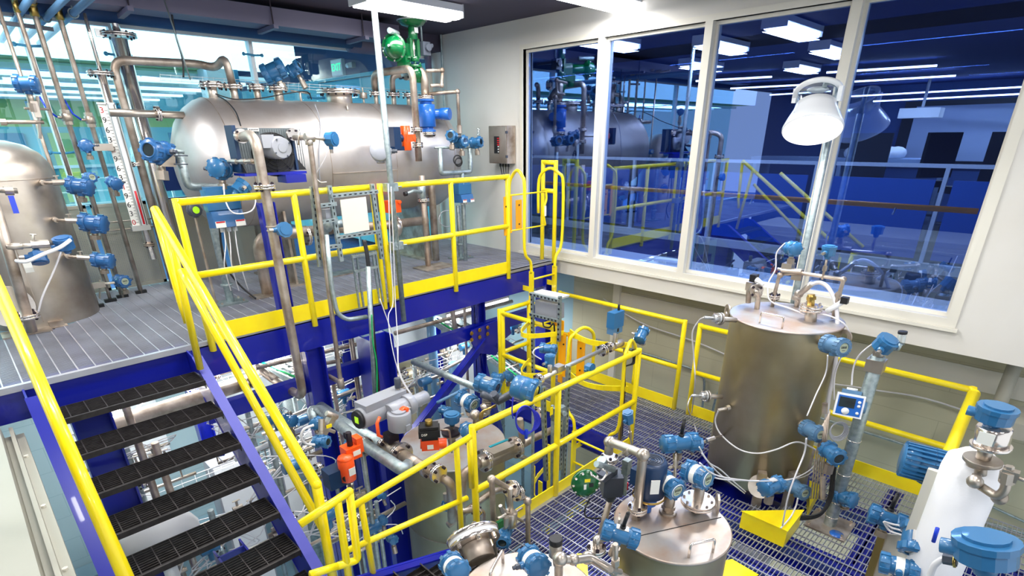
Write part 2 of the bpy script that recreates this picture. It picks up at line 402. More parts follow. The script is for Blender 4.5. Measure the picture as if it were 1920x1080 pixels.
q = at(660, 122, X=XW-.05); part('body', 'grey_paint', t, lambda b: b.box(q, (.08, .12, .07))); part('lamp_head', 'white', t, lambda b: b.cyl(q+Y_*.12-X_*.02, q+Y_*.05-X_*.02, .035))
b = PB('bolt_dark'); b.tube([at(597, 156, X=XW-.03), at(760, 133, X=XW-.03)], .006, 6); tag(obj('conduit', b, None), 'thin dark conduit running along the pale wall below the exit sign', 'conduit')
# ---------------------------------------------------------------- control room behind the window
b = PB('carpet'); b.bbox((5.55, -2, -.1), (16, 12, 0)); struct('floor_control_room', b)
b = PB('room_dark'); b.bbox((5.9, -2, 2.2), (16, 12, 2.3)); b.bbox((5.9, -2, 2.2), (6.0, 12, 2.9)); struct('ceiling_control_room', b)
b = PB('room_wall'); b.bbox((12.4, -2, 0), (12.5, 12, 2.8)); b.bbox((5.6, 9, 0), (12.5, 9.1, 2.8)); b.bbox((5.6, -2.1, 0), (12.5, -2, 2.8)); struct('wall_control_room', b)
b = PB('trim'); b.bbox((7.6, -2, .0), (7.7, 9, .1)); struct('baseboard_control_room', b)
t = thing('guard_railing', 'railing with grey mesh panels in the room behind the window', 'railing', (7.7, 3, .1))
part('rail', 'fixture_body', t, lambda b: b.bbox((7.63, -2, 1.1), (7.67, 9, 1.14)))
for i in range(8): part('post', 'fixture_body', t, lambda b: b.bbox((7.63, -1.5+i*1.3, .1), (7.67, -1.46+i*1.3, 1.1)))
for i in range(7): part('mesh_panel', 'guard_blue_lit', t, lambda b: b.bbox((7.64, -1.4+i*1.3, .14), (7.66, -.26+i*1.3, .98)))
b = PB('handrail_wood'); b.tube([(5.62, .56, .89), (5.62, 5.15, .89)], .022, 12)
for y in (1.1, 2.3, 3.5, 4.7): b.tube([(5.62, y, .89), (5.56, y, .83)], .008, 6, mt='aluminium')
tag(obj('handrail', b, None), 'orange brown handrail running behind the long blue window', 'handrail')
t = thing('projection_screen', 'wide pale projection screen with dark border on the far wall behind the window', 'screen', (12.3, 1.2, 1))
part('fabric', 'screen_fabric', t, lambda b: b.bbox((12.3, -1.2, 1.0), (12.33, 2.5, 1.85))); part('border', 'black', t, lambda b: (b.bbox((12.32, -1.3, .92), (12.36, 2.68, 1.93))))
q = at(1727, 212, X=10.5)
t = thing('projector', 'white ceiling projector hanging in front of the screen behind the window', 'projector', q)
part('case', 'white', t, lambda b: b.box(q, (.3, .5, .13))); part('lens', 'black', t, lambda b: b.cyl(q+V((.12, .1, 0)), q+V((.2, .1, 0)), .04)); part('ceiling_pole', 'fixture_body', t, lambda b: b.cyl(q+Z_*.06, (q.x, q.y, 2.2), .02))
sl = (((1550, 136), (1757, 123)), ((1600, 153), (1792, 142)), ((1590, 181), (1918, 163)), ((1638, 190), (1918, 176)), ((1305, 152), (1447, 144)), ((1370, 166), (1507, 159)), ((1444, 178), (1557, 171)))
for i, (p, q) in enumerate(sl):
    A = at(*p, Z=2.12); B = at(*q, Z=2.12); k = min(1, 11.8/max(A.x, B.x)); A = CAM+(A-CAM)*k; B = CAM+(B-CAM)*k
    o = obj('strip_light', PB('strip_glow').bar(A, B, .035, .02), None)
    tag(o, 'thin linear ceiling light behind the window, %s' % ['upper one right of the third mullion', 'second one right of the third mullion', 'third one right of the third mullion', 'just above the projection screen', 'top one left of the third mullion', 'middle one left of the third mullion', 'lowest one above the bell lamp'][i], 'light', 'linear lights in the room behind the window')
for x, y in ((6.5, 1.2), (6.5, 3.2), (6.5, 5.4), (9.5, 2.0), (11, 1.0)):
    area('control_room_fill_light', (x, y, 2.19), .05, 1.4, 34, (.9, .95, 1))  # added fill lights to brighten the room, apart from its strip lights
def chair(p, lab, yaw):
    t = thing('office_chair', lab, 'chair', p, 'office chairs behind the window')
    c, s_ = math.cos(yaw), math.sin(yaw); ax = (V((c, s_, 0)), V((-s_, c, 0)), Z_)
    part('seat', 'black', t, lambda b: b.box(p+Z_*.46, (.46, .48, .08), ax)); part('backrest', 'black', t, lambda b: b.box(p+Z_*.82-ax[0]*.24, (.05, .46, .55), ax))
    part('base', 'dark_grey', t, lambda b: [b.cyl(p+Z_*.08, p+Z_*.42, .03)]+[b.bar(p+Z_*.06, p+Z_*.04+V((math.cos(a), math.sin(a), 0))*.28, .04, .03) for a in (0, 1.26, 2.51, 3.77, 5.03)])
for (px, py, yaw, lab) in ((1630, 318, 0, 'black office chair behind the window, left one, facing away from the glass'), (1728, 312, .9, 'tilted black office chair behind the window, middle one by the desk'), (1838, 312, 2.4, 'black office chair behind the window, rightmost by the screen')):
    q = at(px, py, X={1630: 8.7, 1728: 9.6, 1838: 8.7}[px]); chair(V((q.x, q.y, .35)), lab, yaw)
t = thing('desk', 'long pale desk with shelves behind the window', 'desk', (10.2, 2.6, .3))
part('top', 'desk', t, lambda b: b.bbox((9.9, 1.5, 1.05), (10.5, 4.2, 1.1))); part('side_panel', 'desk', t, lambda b: [b.bbox((9.9, y, .0), (10.5, y+.05, 1.05)) for y in (1.5, 2.8, 4.1)])
for i, (px, py) in enumerate(((1665, 297), (1680, 290), (1598, 292))):
    q = at(px, py, X=10.1); tag(obj('plastic_bag', PB('white').sph(V((q.x, q.y, 1.17)), .12, 12, (1, 1.1, .8)), None), 'crumpled white bag on the desk behind the window, %s' % ('right of the left chair', 'rightmost and tallest', 'far left on the desk')[i], 'bag')
for i, y in enumerate((2.9,)):
    t = thing('monitor', 'black monitor on the desk behind the window', 'monitor', (10.3, y, 1.1)); part('panel', 'black', t, lambda b: b.bbox((10.3, y-.22, 1.18), (10.33, y+.22, 1.38))); part('stand', 'dark_grey', t, lambda b: b.bbox((10.28, y-.1, 1.1), (10.36, y+.1, 1.22)))
# ================================================================ LIGHT FITTINGS
def fluor(c, label, L=1.15, grp='fluorescent ceiling fixtures', ax=X_):
    watts = 16 if 'green valves' in label else 36
    c = V(c); sd = V((-ax.y, ax.x, 0)); hz = ZC if c.z > 2 else (-.03 if c.y > 4.6 else DK-.05 if c.x > 2 else c.z+.2)
    t = thing('fluorescent_fixture', label, 'light fixture', c, grp)
    part('housing', 'fixture_body', t, lambda b: b.box(c+Z_*.045, (L, .3, .06), (ax, sd, Z_)))
    part('end_cap', 'white', t, lambda b: [b.box(c+ax*(k*L/2)+Z_*.02, (.012, .3, .12), (ax, sd, Z_)) for k in (-1, 1)])
    for k in (-1, 1):
        def f(b):
            p = [c+sd*(k*.075+d)+Z_*z-ax*(L*.48) for d, z in ((-.06, .01), (-.045, -.05), (.045, -.05), (.06, .01))]; b.prism(p, ax*(L*.96))
        part('diffuser', 'lamp_glow', t, f)
    part('hanger', 'bolt_dark', t, lambda b: [b.cyl(c+ax*(k*L*.35)+Z_*.08, V((c.x, c.y, hz))+ax*(k*L*.35), .006, n=6) for k in (-1, 1)])
    l = area('fluorescent_lamp', c-Z_*.07, L, .26, watts); l.parent = t; l.location = l.location-V(c)
    l.rotation_euler = (0, 0, math.atan2(ax.y, ax.x)); return t
for c, lab in (((3.82, 5.25, 2.61), 'bright fluorescent fixture hanging above the green valves at the top of the picture'),
               ((4.95, 3.75, 2.61), 'bright fluorescent fixture cut by the top edge above the window'),
               ((2.4, 4.3, 2.6), 'fluorescent fixture over the upper railing, seen mirrored in the second window pane'),
               ((3.0, 3.1, 2.6), 'fluorescent fixture seen mirrored at the top of the third window pane, left one'),
               ((.6, 3.4, 2.6), 'fluorescent fixture over the stair head, seen mirrored beside the third mullion'),
               ((-1.6, 4.6, 2.6), 'fluorescent fixture left of the stair'),
               ((.3, 5.7, 2.6), 'added unseen fill fixture over the brown vertical vessel'),  # extra fixture above the view, put in to brighten the dim left side
               ((3.2, .4, 2.6), 'fluorescent fixture over the lower platform'),
               ((.5, .6, 2.6), 'fluorescent fixture above the photographer'),
               ((2.0, -2.0, 2.6), 'fluorescent fixture at the near end of the room, right row'),
               ((-2.0, -1.6, 2.6), 'fluorescent fixture at the near end of the room, left row')):
    fluor(c, lab)
for c, lab in (((2.0, 5.6, -.55), 'fluorescent fixture under the upper platform, behind the middle column'), ((4.6, 5.4, -.6), 'fluorescent fixture under the upper platform near the pale wall'), ((.8, 5.6, -.6), 'fluorescent fixture under the stair head'),
               ((1.4, 2.0, -2.2), 'fluorescent fixture low under the stair'), ((4.0, 1.2, -2.0), 'fluorescent fixture under the lower platform')):
    fluor(c, lab, 1.1, 'fluorescent fixtures under the platforms')
# bell shaped lamp on its pole
LP = V((4.834, 1.62, 0)); q = V((LP.x, LP.y, 1.50)); KS = .8
t = thing('bell_lamp', 'large white bell shaped lamp shining in front of the window', 'lamp', q)
ta = (V((-.46, -.2, -.86))).normalized()
part('shade', 'dome', t, lambda b: (b.lathe([(r_*KS, h_*KS) for r_, h_ in [(.253, 0), (.262, -.01), (.262, -.03), (.235, -.1), (.19, -.2), (.175, -.26), (.0, -.27)]], q+ta*.04, ta, 40), b.lathe([(r_*KS, h_*KS) for r_, h_ in [(.262, -.03), (.25, -.028), (.225, -.1), (.0, -.2)]], q+ta*.04, ta, 40)))
part('lens', 'dome_glow', t, lambda b: b.lathe([(r_*KS, h_*KS) for r_, h_ in [(.25, -.02), (.2, .01), (.1, .028), (0, .032)]], q+ta*.04, ta, 40))
part('ballast_housing', 'clear_glass', t, lambda b: b.lathe([(r_*KS, h_*KS) for r_, h_ in [(.175, -.26), (.17, -.40), (.15, -.42), (0, -.42)]], q+ta*.04, ta, 32))
part('clamp_ring', 'white', t, lambda b: (b.lathe([(r_*KS, h_*KS) for r_, h_ in [(.17, -.37), (.21, -.375), (.21, -.40), (.17, -.405)]], q+ta*.04, ta, 32), b.box(q-ta*.25+Y_*.16, (.04, .03, .1)), b.box(q-ta*.25-Y_*.16, (.04, .03, .1)), b.sph(q-ta*.29, .08, 12, (1, 1, .3))))
part('rating_label', 'ink', t, lambda b: [b.box(q-ta*.09+V((-.17, .04, z)), (.004, .1, .007), (X_, Y_, Z_)) for z in (0, -.014, -.028, .014)])
l = bpy.data.lights.new('bell_lamp_bulb', 'AREA'); l.shape = 'DISK'; l.size = .34; l.energy = 22; lo = bpy.data.objects.new('bell_lamp_bulb', l); COL.objects.link(lo); lo.parent = t
lo.location = ta*.11; lo.rotation_euler = ta.to_track_quat('-Z', 'Y').to_euler()
b = PB('galvanised'); PP = at(1490, 560, X=5.12); b.cyl((5.12, PP.y, -1.45), (5.12, PP.y, 1.6), .029); b.tube([(5.12, PP.y, 1.6), (5.1, PP.y, 1.78), (LP.x+.1, LP.y, 1.8), (LP.x+.08, LP.y, 1.76)], .018, 8)
tag(obj('lamp_pole', b, None), 'galvanised pole carrying the bell lamp, rising behind the tall tank', 'pole')
# ================================================================ BEAMS, DUCTS
q = [at(400, 25, Y=5.5), at(693, 72, Y=5.5)]
b = PB('duct'); b.bbox((-3, 6.2, 2.475), (4.35, 6.5, 2.63)); struct('trim_3', b)
b = PB('duct_dark'); b.tube([(-3, 6.7, 2.5), (4.1, 6.7, 2.5)], .085, 16); o = tag(obj('round_duct', b, None), 'dark round duct running behind the grey beam at the top left', 'duct')
b = PB('duct'); b.tube([(4.0, 6.75, 2.5), (4.6, 6.75, 2.5), (4.8, 6.75, 2.2)], .12, 16, .3); tag(obj('duct_elbow', b, None), 'grey curved duct elbow behind the green valve', 'duct')
for i, (px, py) in enumerate(((515, 45), (685, 70), (245, 15))):
    q = at(px, py, Y=6.15); t = thing('strut_hanger', 'slotted metal hanger bracket under the grey beam, %s' % ('middle of the three', 'rightmost of the three', 'leftmost, above the thick chrome pipe')[i], 'bracket', q)
    q = V((q.x, 6.18, 2.45)); part('channel', 'duct', t, lambda b: b.bar(q-Y_*.1-X_*.02, q+Y_*.35, .045, .035)); part('rod', 'bolt_dark', t, lambda b: b.cyl(q, (q.x, q.y, ZC), .007, n=6))
b = PB('trim'); b.cyl((5.3, 6.93, -.3), (5.3, 6.93, 2.3), .045); b.cyl((5.3, 6.93, 2.3), (5.3, 6.93, 2.69), .045, mt='duct'); tag(obj('wall_pipe', b, None), 'cream pipe standing in the corner left of the cream wall', 'pipe')
b = PB('galvanised'); b.cyl((5.36, 6.7, 1.2), (5.36, 6.7, 2.69), .014, n=8); tag(obj('conduit', b, None), 'thin grey conduit right of the cream corner pipe', 'conduit')
# ================================================================ GRATING DECKS
def grating(b, x0, x1, y0, y1, z, holes=(), cross=.1, pitch=.03, h=.02):
    """bearing bars along x, cross rods along y; holes: (cx, cy, r)"""
    n = int((y1-y0)/pitch)
    for i in range(n+1):
        y = y0+(y1-y0)*i/n; segs = [(x0, x1)]
        for cx, cy, r in holes:
            if abs(y-cy) < r:
                d = math.sqrt(r*r-(y-cy)**2); ns = []
                for a, c in segs:
                    if cx-d > a: ns.append((a, min(c, cx-d)))
                    if cx+d < c: ns.append((max(a, cx+d), c))
                segs = [s_ for s_ in ns if s_[1]-s_[0] > .01]
        for a, c in segs: b.bbox((a, y-.002, z-h), (c, y+.002, z))
    n = int((x1-x0)/cross)
    for i in range(n+1):
        x = x0+(x1-x0)*i/n; segs = [(y0, y1)]
        for cx, cy, r in holes:
            if abs(x-cx) < r:
                d = math.sqrt(r*r-(x-cx)**2); ns = []
                for a, c in segs:
                    if cy-d > a: ns.append((a, min(c, cy-d)))
                    if cy+d < c: ns.append((max(a, cy+d), c))
                segs = [s_ for s_ in ns if s_[1]-s_[0] > .01]
        for a, c in segs: b.bbox((x-.004, a, z-.008), (x+.004, c, z+.001))
b = PB('grating'); grating(b, -2.4, 5.36, 4.60, 6.98, 0, [(.13, 6.4, .58)]); b.bbox((-2.4, 4.56, -.04), (5.25, 4.6, .002)); b.bbox((4.47, 4.56, -.04), (5.36, 4.63, .002))
struct('floor_upper_deck', b)
T1 = V((4.62, 1.465, 0)); T2 = V((2.37, 1.125, 0)); T3 = at(990, 1036, Z=-.55); T3 = V((T3.x, T3.y, 0)); T3 = T3-T3.normalized()*.335
b = PB('grating')
grating(b, 4.27, 5.34, 2.56, 4.42, DK); grating(b, 2.2, 5.34, .1, 2.54, DK, [(T1.x, T1.y, .5), (T2.x, T2.y, .33)]); grating(b, 3.0, 5.34, -1.6, .08, DK)
b.bbox((2.18, 2.54, DK-.04), (4.27, 2.58, DK+.002)); struct('floor_lower_deck', b)
# blue steel
b = PB('blue_beam'); b.bbox((4.3, 1.0, DK-.32), (5.6, 4.4, DK-.3)); b.bbox((2.3, 1.6, DK-.32), (4.2, 2.5, DK-.3)); o = obj('shade_sheet', b, None); o['label'] = 'blue sheet added under the lower grating for the shaded blue steel there'; o['category'] = 'added sheet'  # added sheet standing in for shaded blue steel below the grating
def ibeam(b, p0, p1, h, w=.12, t=.012, mt=None):
    p0 = V(p0); p1 = V(p1); up = Z_ if abs((p1-p0).normalized().z) < .9 else X_
    b.bar(p0-Z_*(h/2), p1-Z_*(h/2), t, h, up); b.bar(p0-Z_*(t/2), p1-Z_*(t/2), w, t, up); b.bar(p0-Z_*(h-t/2), p1-Z_*(h-t/2), w, t, up)
def channel(b, p0, p1, h, fl=.06, side=1):
    b.bar(V(p0)-Z_*(h/2), V(p1)-Z_*(h/2), .01, h)
    s_ = V((0, side*fl/2, 0)) if abs((V(p1)-V(p0)).x) > abs((V(p1)-V(p0)).y) else V((side*fl/2, 0, 0))
    for z in (.005, h-.005): b.bar(V(p0)+s_-Z_*z, V(p1)+s_-Z_*z, fl, .01)
def beam(label, fn):
    b = PB('blue_beam'); fn(b); return tag(obj('steel_beam', b, None), label, 'beam', 'blue structural steel')
beam('deep blue edge beam under the yellow toe board of the upper platform', lambda b: channel(b, (1.03, 4.565, -.03), (5.3, 4.565, -.03), .26))
beam('blue edge beam across the top of the stair', lambda b: channel(b, (-.25, 4.6, -.01), (1.0, 4.6, -.01), .24))
beam('blue middle beam below the upper platform, bolted at its right end', lambda b: channel(b, (1.03, 4.66, -.585), (5.35, 4.66, -.585), .15, .08))
beam('blue edge beam of the lower platform along the ladder opening', lambda b: channel(b, (4.26, 2.6, DK-.03), (4.26, 4.42, DK-.03), .22))
beam('blue edge beam under the near railing of the lower platform', lambda b: channel(b, (2.18, 2.56, DK-.045), (4.27, 2.56, DK-.045), .22))
for x, lab in ((2.6, 'under the tank lids'), (3.5, 'under the middle of the lower platform'), (3.95, 'by the yellow corner box'), (4.75, 'under the tall tank')):
    beam('blue joist seen through the lower grating, %s' % lab, lambda b: ibeam(b, (x, -1.5, DK-.035), (x, 2.5, DK-.035), .2))
for y, lab in ((3.3, 'by the ladder gate'), (.45, 'near the pole base'), (1.9, 'behind the tall tank'), (4.3, 'at the far corner')):
    beam('blue cross joist under the lower grating, %s' % lab, lambda b: ibeam(b, (4.2 if y > 2.6 else 2.2, y, DK-.05), (5.34, y, DK-.05), .2))
for x, lab in ((.4, 'over the stair'), (1.9, 'left of the main column'), (3.4, 'right of the main column'), (4.9, 'by the wall')):
    beam('blue joist under the upper deck grating, %s' % lab, lambda b: ibeam(b, (x, 4.65, -.035), (x, 6.95, -.035), .2, .1))
def column(label, x, y, z0, z1, w=.2):
    def f(b):
        b.bbox((x-w/2, y-w/2, z0), (x-w/2+.014, y+w/2, z1)); b.bbox((x+w/2-.014, y-w/2, z0), (x+w/2, y+w/2, z1)); b.bbox((x-w/2, y-.007, z0), (x+w/2, y+.007, z1))
        b.bbox((x-w/2-.04, y-w/2-.04, z0), (x+w/2+.04, y+w/2+.04, z0+.03))
    b = PB('blue_beam'); f(b); return tag(obj('steel_column', b, None), label, 'column', 'blue structural columns')
column('main blue column below the middle of the upper platform, cables running down it', 2.58, 4.5, GR, -.29, .26)
column('blue column under the upper platform at the left of the main one', 1.98, 4.62, GR, -.29, .18)
column('blue column at the corner below the upper ladder', 5.2, 4.62, GR, -.03, .18)
column('slim blue column right of the bolted gusset plate', 4.12, 4.72, GR, -.29, .12)
column('blue column behind the stair treads, left one', .3, 4.75, GR, -.25, .24)
column('blue column behind the stair treads, right one', .75, 3.75, GR, -1.35, .2)
column('blue column far back under the platform, left of the vessel feed pipe', 3.3, 6.6, GR, -.25, .16)
column('blue column far back under the platform near the pale wall', 4.9, 6.7, GR, -.25, .16)
column('blue column far back under the stair head', 1.4, 6.6, GR, -.25, .16)
column('blue column carrying the near edge of the lower platform', 2.3, 2.5, GR, DK-.27, .16)
column('blue column under the ladder side of the lower platform', 4.3, 2.5, GR, DK-.27, .16)
column('blue column left of the wide grey tank', 2.12, 4.15, GR, -1.2, .2)
# upright steel seen behind the upper railing
b = PB('blue_beam'); b.bbox((1.86, 4.86, 0), (1.99, 4.87, .96)); b.bbox((1.86, 4.84, 0), (1.87, 4.92, .96)); b.bbox((1.98, 4.84, 0), (1.99, 4.92, .96)); b.bbox((1.8, 4.82, -.2), (2.05, 4.95, 0))
tag(obj('steel_post', b, None), 'short blue post standing on the upper deck behind the near vertical pipe', 'post')
# gusset and braces
t = thing('cross_bracing', 'blue diagonal bracing with bolted gusset plate below the upper platform', 'brace', (4.1, 4.6, -.8))
g = [(3.9, -.6), (4.5, -.56), (4.55, -.8), (4.4, -.86), (4.28, -1.02), (3.98, -.9), (3.9, -.76)]
part('gusset_plate', 'blue_beam', t, lambda b: b.prism([(x, 4.6, z) for x, z in g], (0, .015, 0)))
for (px, py) in ((884, 625), (884, 637), (899, 619), (899, 632), (914, 614), (914, 626)):
    q = at(px, py, Y=4.59); part('bolt', 'brass', t, lambda b: (b.cyl(q, q-Y_*.006, .024, n=16), b.cyl(q-Y_*.004, q-Y_*.02, .014, n=6)))
part('left_brace', 'blue_beam', t, lambda b: (b.bar((4.1, 4.63, -.8), (2.3, 4.63, -2.1), .07, .1), b.bar((4.1, 4.6, -.75), (2.3, 4.6, -2.05), .05, .012)))
part('right_brace', 'blue_beam', t, lambda b: b.bar((4.3, 4.63, -.83), (5.25, 4.63, -1.5), .07, .13))
part('lower_brace', 'blue_beam', t, lambda b: b.bar((4.1, 4.7, -.95), (4.6, 4.9, -2.4), .07, .1))
# ================================================================ YELLOW RAILINGS
RR = .026
def rail_set(label, posts, z0, z1, zm, y=None, x=None, ends=(0, 0), toe=None, toe_side=0):
    """railing in the plane y=const (posts are x values) or x=const (posts are y values)"""
    P = lambda a, z: V((a, y, z)) if y is not None else V((x, a, z))
    t = thing('guard_railing', label, 'railing', P(posts[0], z0), 'yellow guard railings')
    part('top_rail', 'yellow', t, lambda b: b.tube([P(posts[0], z1), P(posts[-1], z1)], RR, 14))
    part('mid_rail', 'yellow', t, lambda b: b.tube([P(posts[0], zm), P(posts[-1], zm)], RR, 14))
    for a in posts:
        part('post', 'yellow', t, lambda b: (b.cyl(P(a, z0), P(a, z1+(.0 if a not in (posts[0], posts[-1]) else RR)), RR), b.sph(P(a, z1), RR*1.04, 10)))
    if toe:
        k = toe_side
        lo = P(posts[0], toe[0]); hi = P(posts[-1], toe[1]); n = Y_*.01 if y is not None else X_*.01
        part('toe_board', 'yellow', t, lambda b: b.bbox((min(lo.x, hi.x)+n.x*k*2, min(lo.y, hi.y)+n.y*k*2, toe[0]), (max(lo.x, hi.x)+n.x*(k*2+1), max(lo.y, hi.y)+n.y*(k*2+1), toe[1])))
    return t
YF = 4.545
rail_set('yellow railing along the upper platform from the stair head to the cable frame', (1.17, 2.03, 2.76), -.08, 1.045, .52, y=YF, toe=(-.01, .13))
rail_set('yellow railing along the upper platform from the cable frame to the ladder', (2.84, 3.66, 4.46), -.08, 1.045, .52, y=YF, toe=(-.01, .12))
rail_set('short yellow post pair at the far corner of the upper platform by the window', (4.55, 4.75), -.02, 1.16, .84, x=5.27)
YL = 2.57
rail_set('yellow railing along the near edge of the lower platform', (2.15, 3.07, 4.235), DK-.1, -.41, -.935, y=YL, toe=(DK-.03, DK+.11))
rail_set('yellow railing of the lower platform below the window wall, left length', (4.45, 2.68), DK, -.40, -.93, x=5.29, toe=(DK, DK+.13))
rail_set('yellow railing of the lower platform below the window wall, behind the tall tank', (2.5, 1.3, .2), DK, -.40, -.93, x=5.29, toe=(DK, DK+.13))
rail_set('short yellow railing at the far end of the lower platform under the ladder', (4.22, 4.72), DK, -.41, -.93, y=4.46)
rail_set('yellow railing of the lower platform beside the box frame', (4.42, 3.62), DK-.05, -.43, -.95, x=4.23, toe=(DK, DK+.13))
t = thing('guard_railing', 'thick sloping yellow rail at the right running down towards the white insulated pipe', 'railing', (4.4, .1, DK), 'yellow guard railings')
part('rail', 'yellow', t, lambda b: (b.tube([at(1826, 739, X=5.15), at(1712, 1010, X=3.62)], .04, 16), b.sph(at(1826, 739, X=5.15), .041, 12)))
# stair handrails
t = thing('stair_handrail', 'yellow handrail along the right side of the stair', 'handrail', (1.0, 3, 0))
XR = .985
part('top_rail', 'yellow', t, lambda b: b.tube([(XR, 4.36, 1.03), (XR, 2.52, -.27), (XR, 2.55, -1.3)], .027, 14))
part('upper_end_post', 'yellow', t, lambda b: b.tube([(XR, 4.36, 1.03), (XR, 4.33, .4), (XR, 4.30, .25)], .024, 14))
part('mid_rail', 'yellow', t, lambda b: b.tube([(XR, 4.10, .66), (XR, 4.02, .59), (XR, 2.53, -.60)], .024, 14))
part('post', 'yellow', t, lambda b: b.tube([(XR, 4.16, .86), (XR, 4.28, -.1)], .024, 14))
part('cap', 'yellow', t, lambda b: b.sph((XR, 2.52, -.27), .029, 12))
t = thing('stair_handrail', 'long yellow handrail at the left edge crossing the stair', 'handrail', (.04, 3, 0))
def LR(b):
    R = []
    for p in ((-14, 515), (246, 1106)):
        d = ray(*p); R.append(CAM+d*((1.45-1.03+.707*4.36)/(.707*d.y-d.z)))
    b.tube(R, .03, 16)
part('top_rail', 'yellow', t, LR)
def fence2():
    t = thing('guard_railing', 'yellow railing sloping beside the lower stair flight below the long handrail', 'railing', (1.6, 2.57, -1.2), 'yellow guard railings')
    A = V((2.12, 2.57, -.466)); B = V((1.19, 2.57, -.557)); C_ = V((2.07, 2.57, -.955)); D = V((1.12, 2.57, -.845))
    part('top_rail', 'yellow', t, lambda b: (b.tube([A, B], .022, 12), b.sph(A, .024, 10))); part('mid_rail', 'yellow', t, lambda b: b.tube([C_, D], .02, 12))
    part('post', 'yellow', t, lambda b: b.cyl((1.26, 2.57, -1.15), (1.25, 2.57, -.56), .02)); part('post', 'yellow', t, lambda b: b.cyl((2.0, 2.57, -1.37), (2.0, 2.57, -.47), .02)); part('end_drop', 'yellow', t, lambda b: b.tube([A, A-Z_*.42], .022, 12))
fence2()
t = thing('guard_railing', 'short doubled yellow railing end at the foot of the stair', 'railing', (1.15, 2.5, -1.2), 'yellow guard railings')
A = V(at(655, 922, Y=2.35)); B = V(at(590, 965, Y=2.35)); A2 = V(at(671, 1050, Y=2.35)); B2 = V(at(632, 1062, Y=2.35))
part('top_rail', 'yellow', t, lambda b: b.tube([A, B+(B-A)*.4], .022, 12)); part('end_post', 'yellow', t, lambda b: (b.tube([A, A2, B2], .022, 12, .03), b.sph(A, .024, 10))); 
part('post', 'yellow', t, lambda b: b.cyl(at(633, 940, Y=2.35), at(655, 1090, Y=2.35), .021)); part('mid_rail', 'yellow', t, lambda b: b.tube([B2, B2+(B2-A2)*1.2], .022, 12))
# ---------------------------------------------------------------- ladders
def ladder(label, x0, x1, y, z0, z1, ax=0, hoop=True):
    """ax 0: rails spread along x at fixed y; ax 1: rails spread along y at fixed x (=y argument)"""
    P = lambda a, o, z: V((a, y+o, z)) if ax == 0 else V((y+o, a, z))
    t = thing('access_ladder', label, 'ladder', P((x0+x1)/2, 0, z0), 'yellow access ladders')
    for a, k in ((x0, -1), (x1, 1)):
        part('side_rail', 'yellow', t, lambda b: b.box((P(a, 0, z0)+P(a, 0, z1))/2, (.02, .065, z1-z0) if ax == 0 else (.065, .02, z1-z0)))
        part('walk_through_rail', 'yellow', t, lambda b: b.tube(smoothpts([P(a, 0, z1-.02), P(a+k*.02, .0, z1+.12), P(a+k*.12, 0, z1+.28), P(a+k*.12, 0, z1+.95), P(a+k*.10, .06, z1+1.07), P(a+k*.07, .16, z1+1.12), P(a+k*.04, .26, z1+1.07), P(a+k*.04, .32, z1+.95), P(a+k*.04, .32, z1+.6)], 4), .018, 10))
    n = int((z1-z0)/.3)
    for i in range(n): part('rung', 'yellow', t, lambda b: b.tube([P(x0, 0, z1-.1-i*.3), P(x1, 0, z1-.1-i*.3)], .0125, 8))
    for a in (x0, x1): part('standoff_bracket', 'yellow', t, lambda b: b.bar(P(a, 0, z1-.22), P(a, .18 if ax == 0 else .18, z1-.22), .01, .06))
    return t
lad = ladder('yellow ladder dropping from the upper platform to the lower one by the window', 4.72, 5.14, 4.42, DK, -.02)
lad2 = ladder('yellow ladder going down inside the cage behind the lower railing', 2.78, 3.22, 4.14, -3.3, DK-.03, ax=1)
# cage below lower platform
t = thing('ladder_cage', 'yellow ladder cage with curved hoops below the lower platform', 'cage', (4.0, 3, -2))
for z in (DK-.45, DK-1.15): part('hoop', 'yellow', t, lambda b: [b.bar(p, q, .006, .06) for p, q in (lambda L: zip(L, L[1:]))([V((4.2-.85*math.sin(a), 3.0-.42*math.cos(a), z)) for a in [math.pi*i/14 for i in range(15)]])])
for k in range(5):
    a = math.pi*(k+.5)/5; part('vertical_strap', 'yellow', t, lambda b: b.box((4.2-.85*math.sin(a), 3.0-.42*math.cos(a), DK-1.0), (.01, .05, 1.6)))
# swing gates (orange-yellow hinge plates)
def gate(label, p, hgt, a, w, bowed=False):
    """p hinge bottom, a unit direction of the gate leaf"""
    p = V(p); a = V(a).normalized(); n = Z_.cross(a); t = thing('safety_gate', label, 'gate', p, 'self closing ladder gates')
    for k, (o, ww) in enumerate(((-.07, .05), (.0, .05), (.14, .09))):
        part('hinge_plate', 'gate_orange', t, lambda b: (b.box(p+a*o+Z_*(hgt/2+.02*(k == 1)), (ww, .012, hgt-(.1 if k == 2 else 0)), (a, n, Z_))))
    part('bolt', 'bolt_dark', t, lambda b: [b.cyl(p+a*o-n*.012+Z_*z, p+a*o+n*.012+Z_*z, .01, n=6) for o in (-.07, .14) for z in (hgt*.25, hgt*.75)])
    if bowed:
        c = p+a*(w/2)
        for z in (hgt+.03, .06): part('bowed_bar', 'yellow', t, lambda b: [b.bar(q, r, .012, .055) for q, r in (lambda L: zip(L, L[1:]))([p+a*(w*i/10)-n*(.16*math.sin(math.pi*i/10))+Z_*z for i in range(11)])])
    else:
        for z in (hgt*1.02, hgt*.1): part('gate_bar', 'yellow', t, lambda b: b.tube([p+Z_*z, p+a*w+Z_*z], .009, 8))
        part('end_bar', 'yellow', t, lambda b: b.tube(smoothpts([p+a*w+Z_*hgt*1.02, p+a*(w+.01)+Z_*hgt*.8, p+a*(w-.04)+Z_*hgt*.5, p+a*w+Z_*hgt*.1]), .014, 8))
        part('instruction_label', 'label', t, lambda b: b.box(p+a*(w-.02)-n*.016+Z_*hgt*.5, (.03, .004, .12), (a, n, Z_)))
    return t
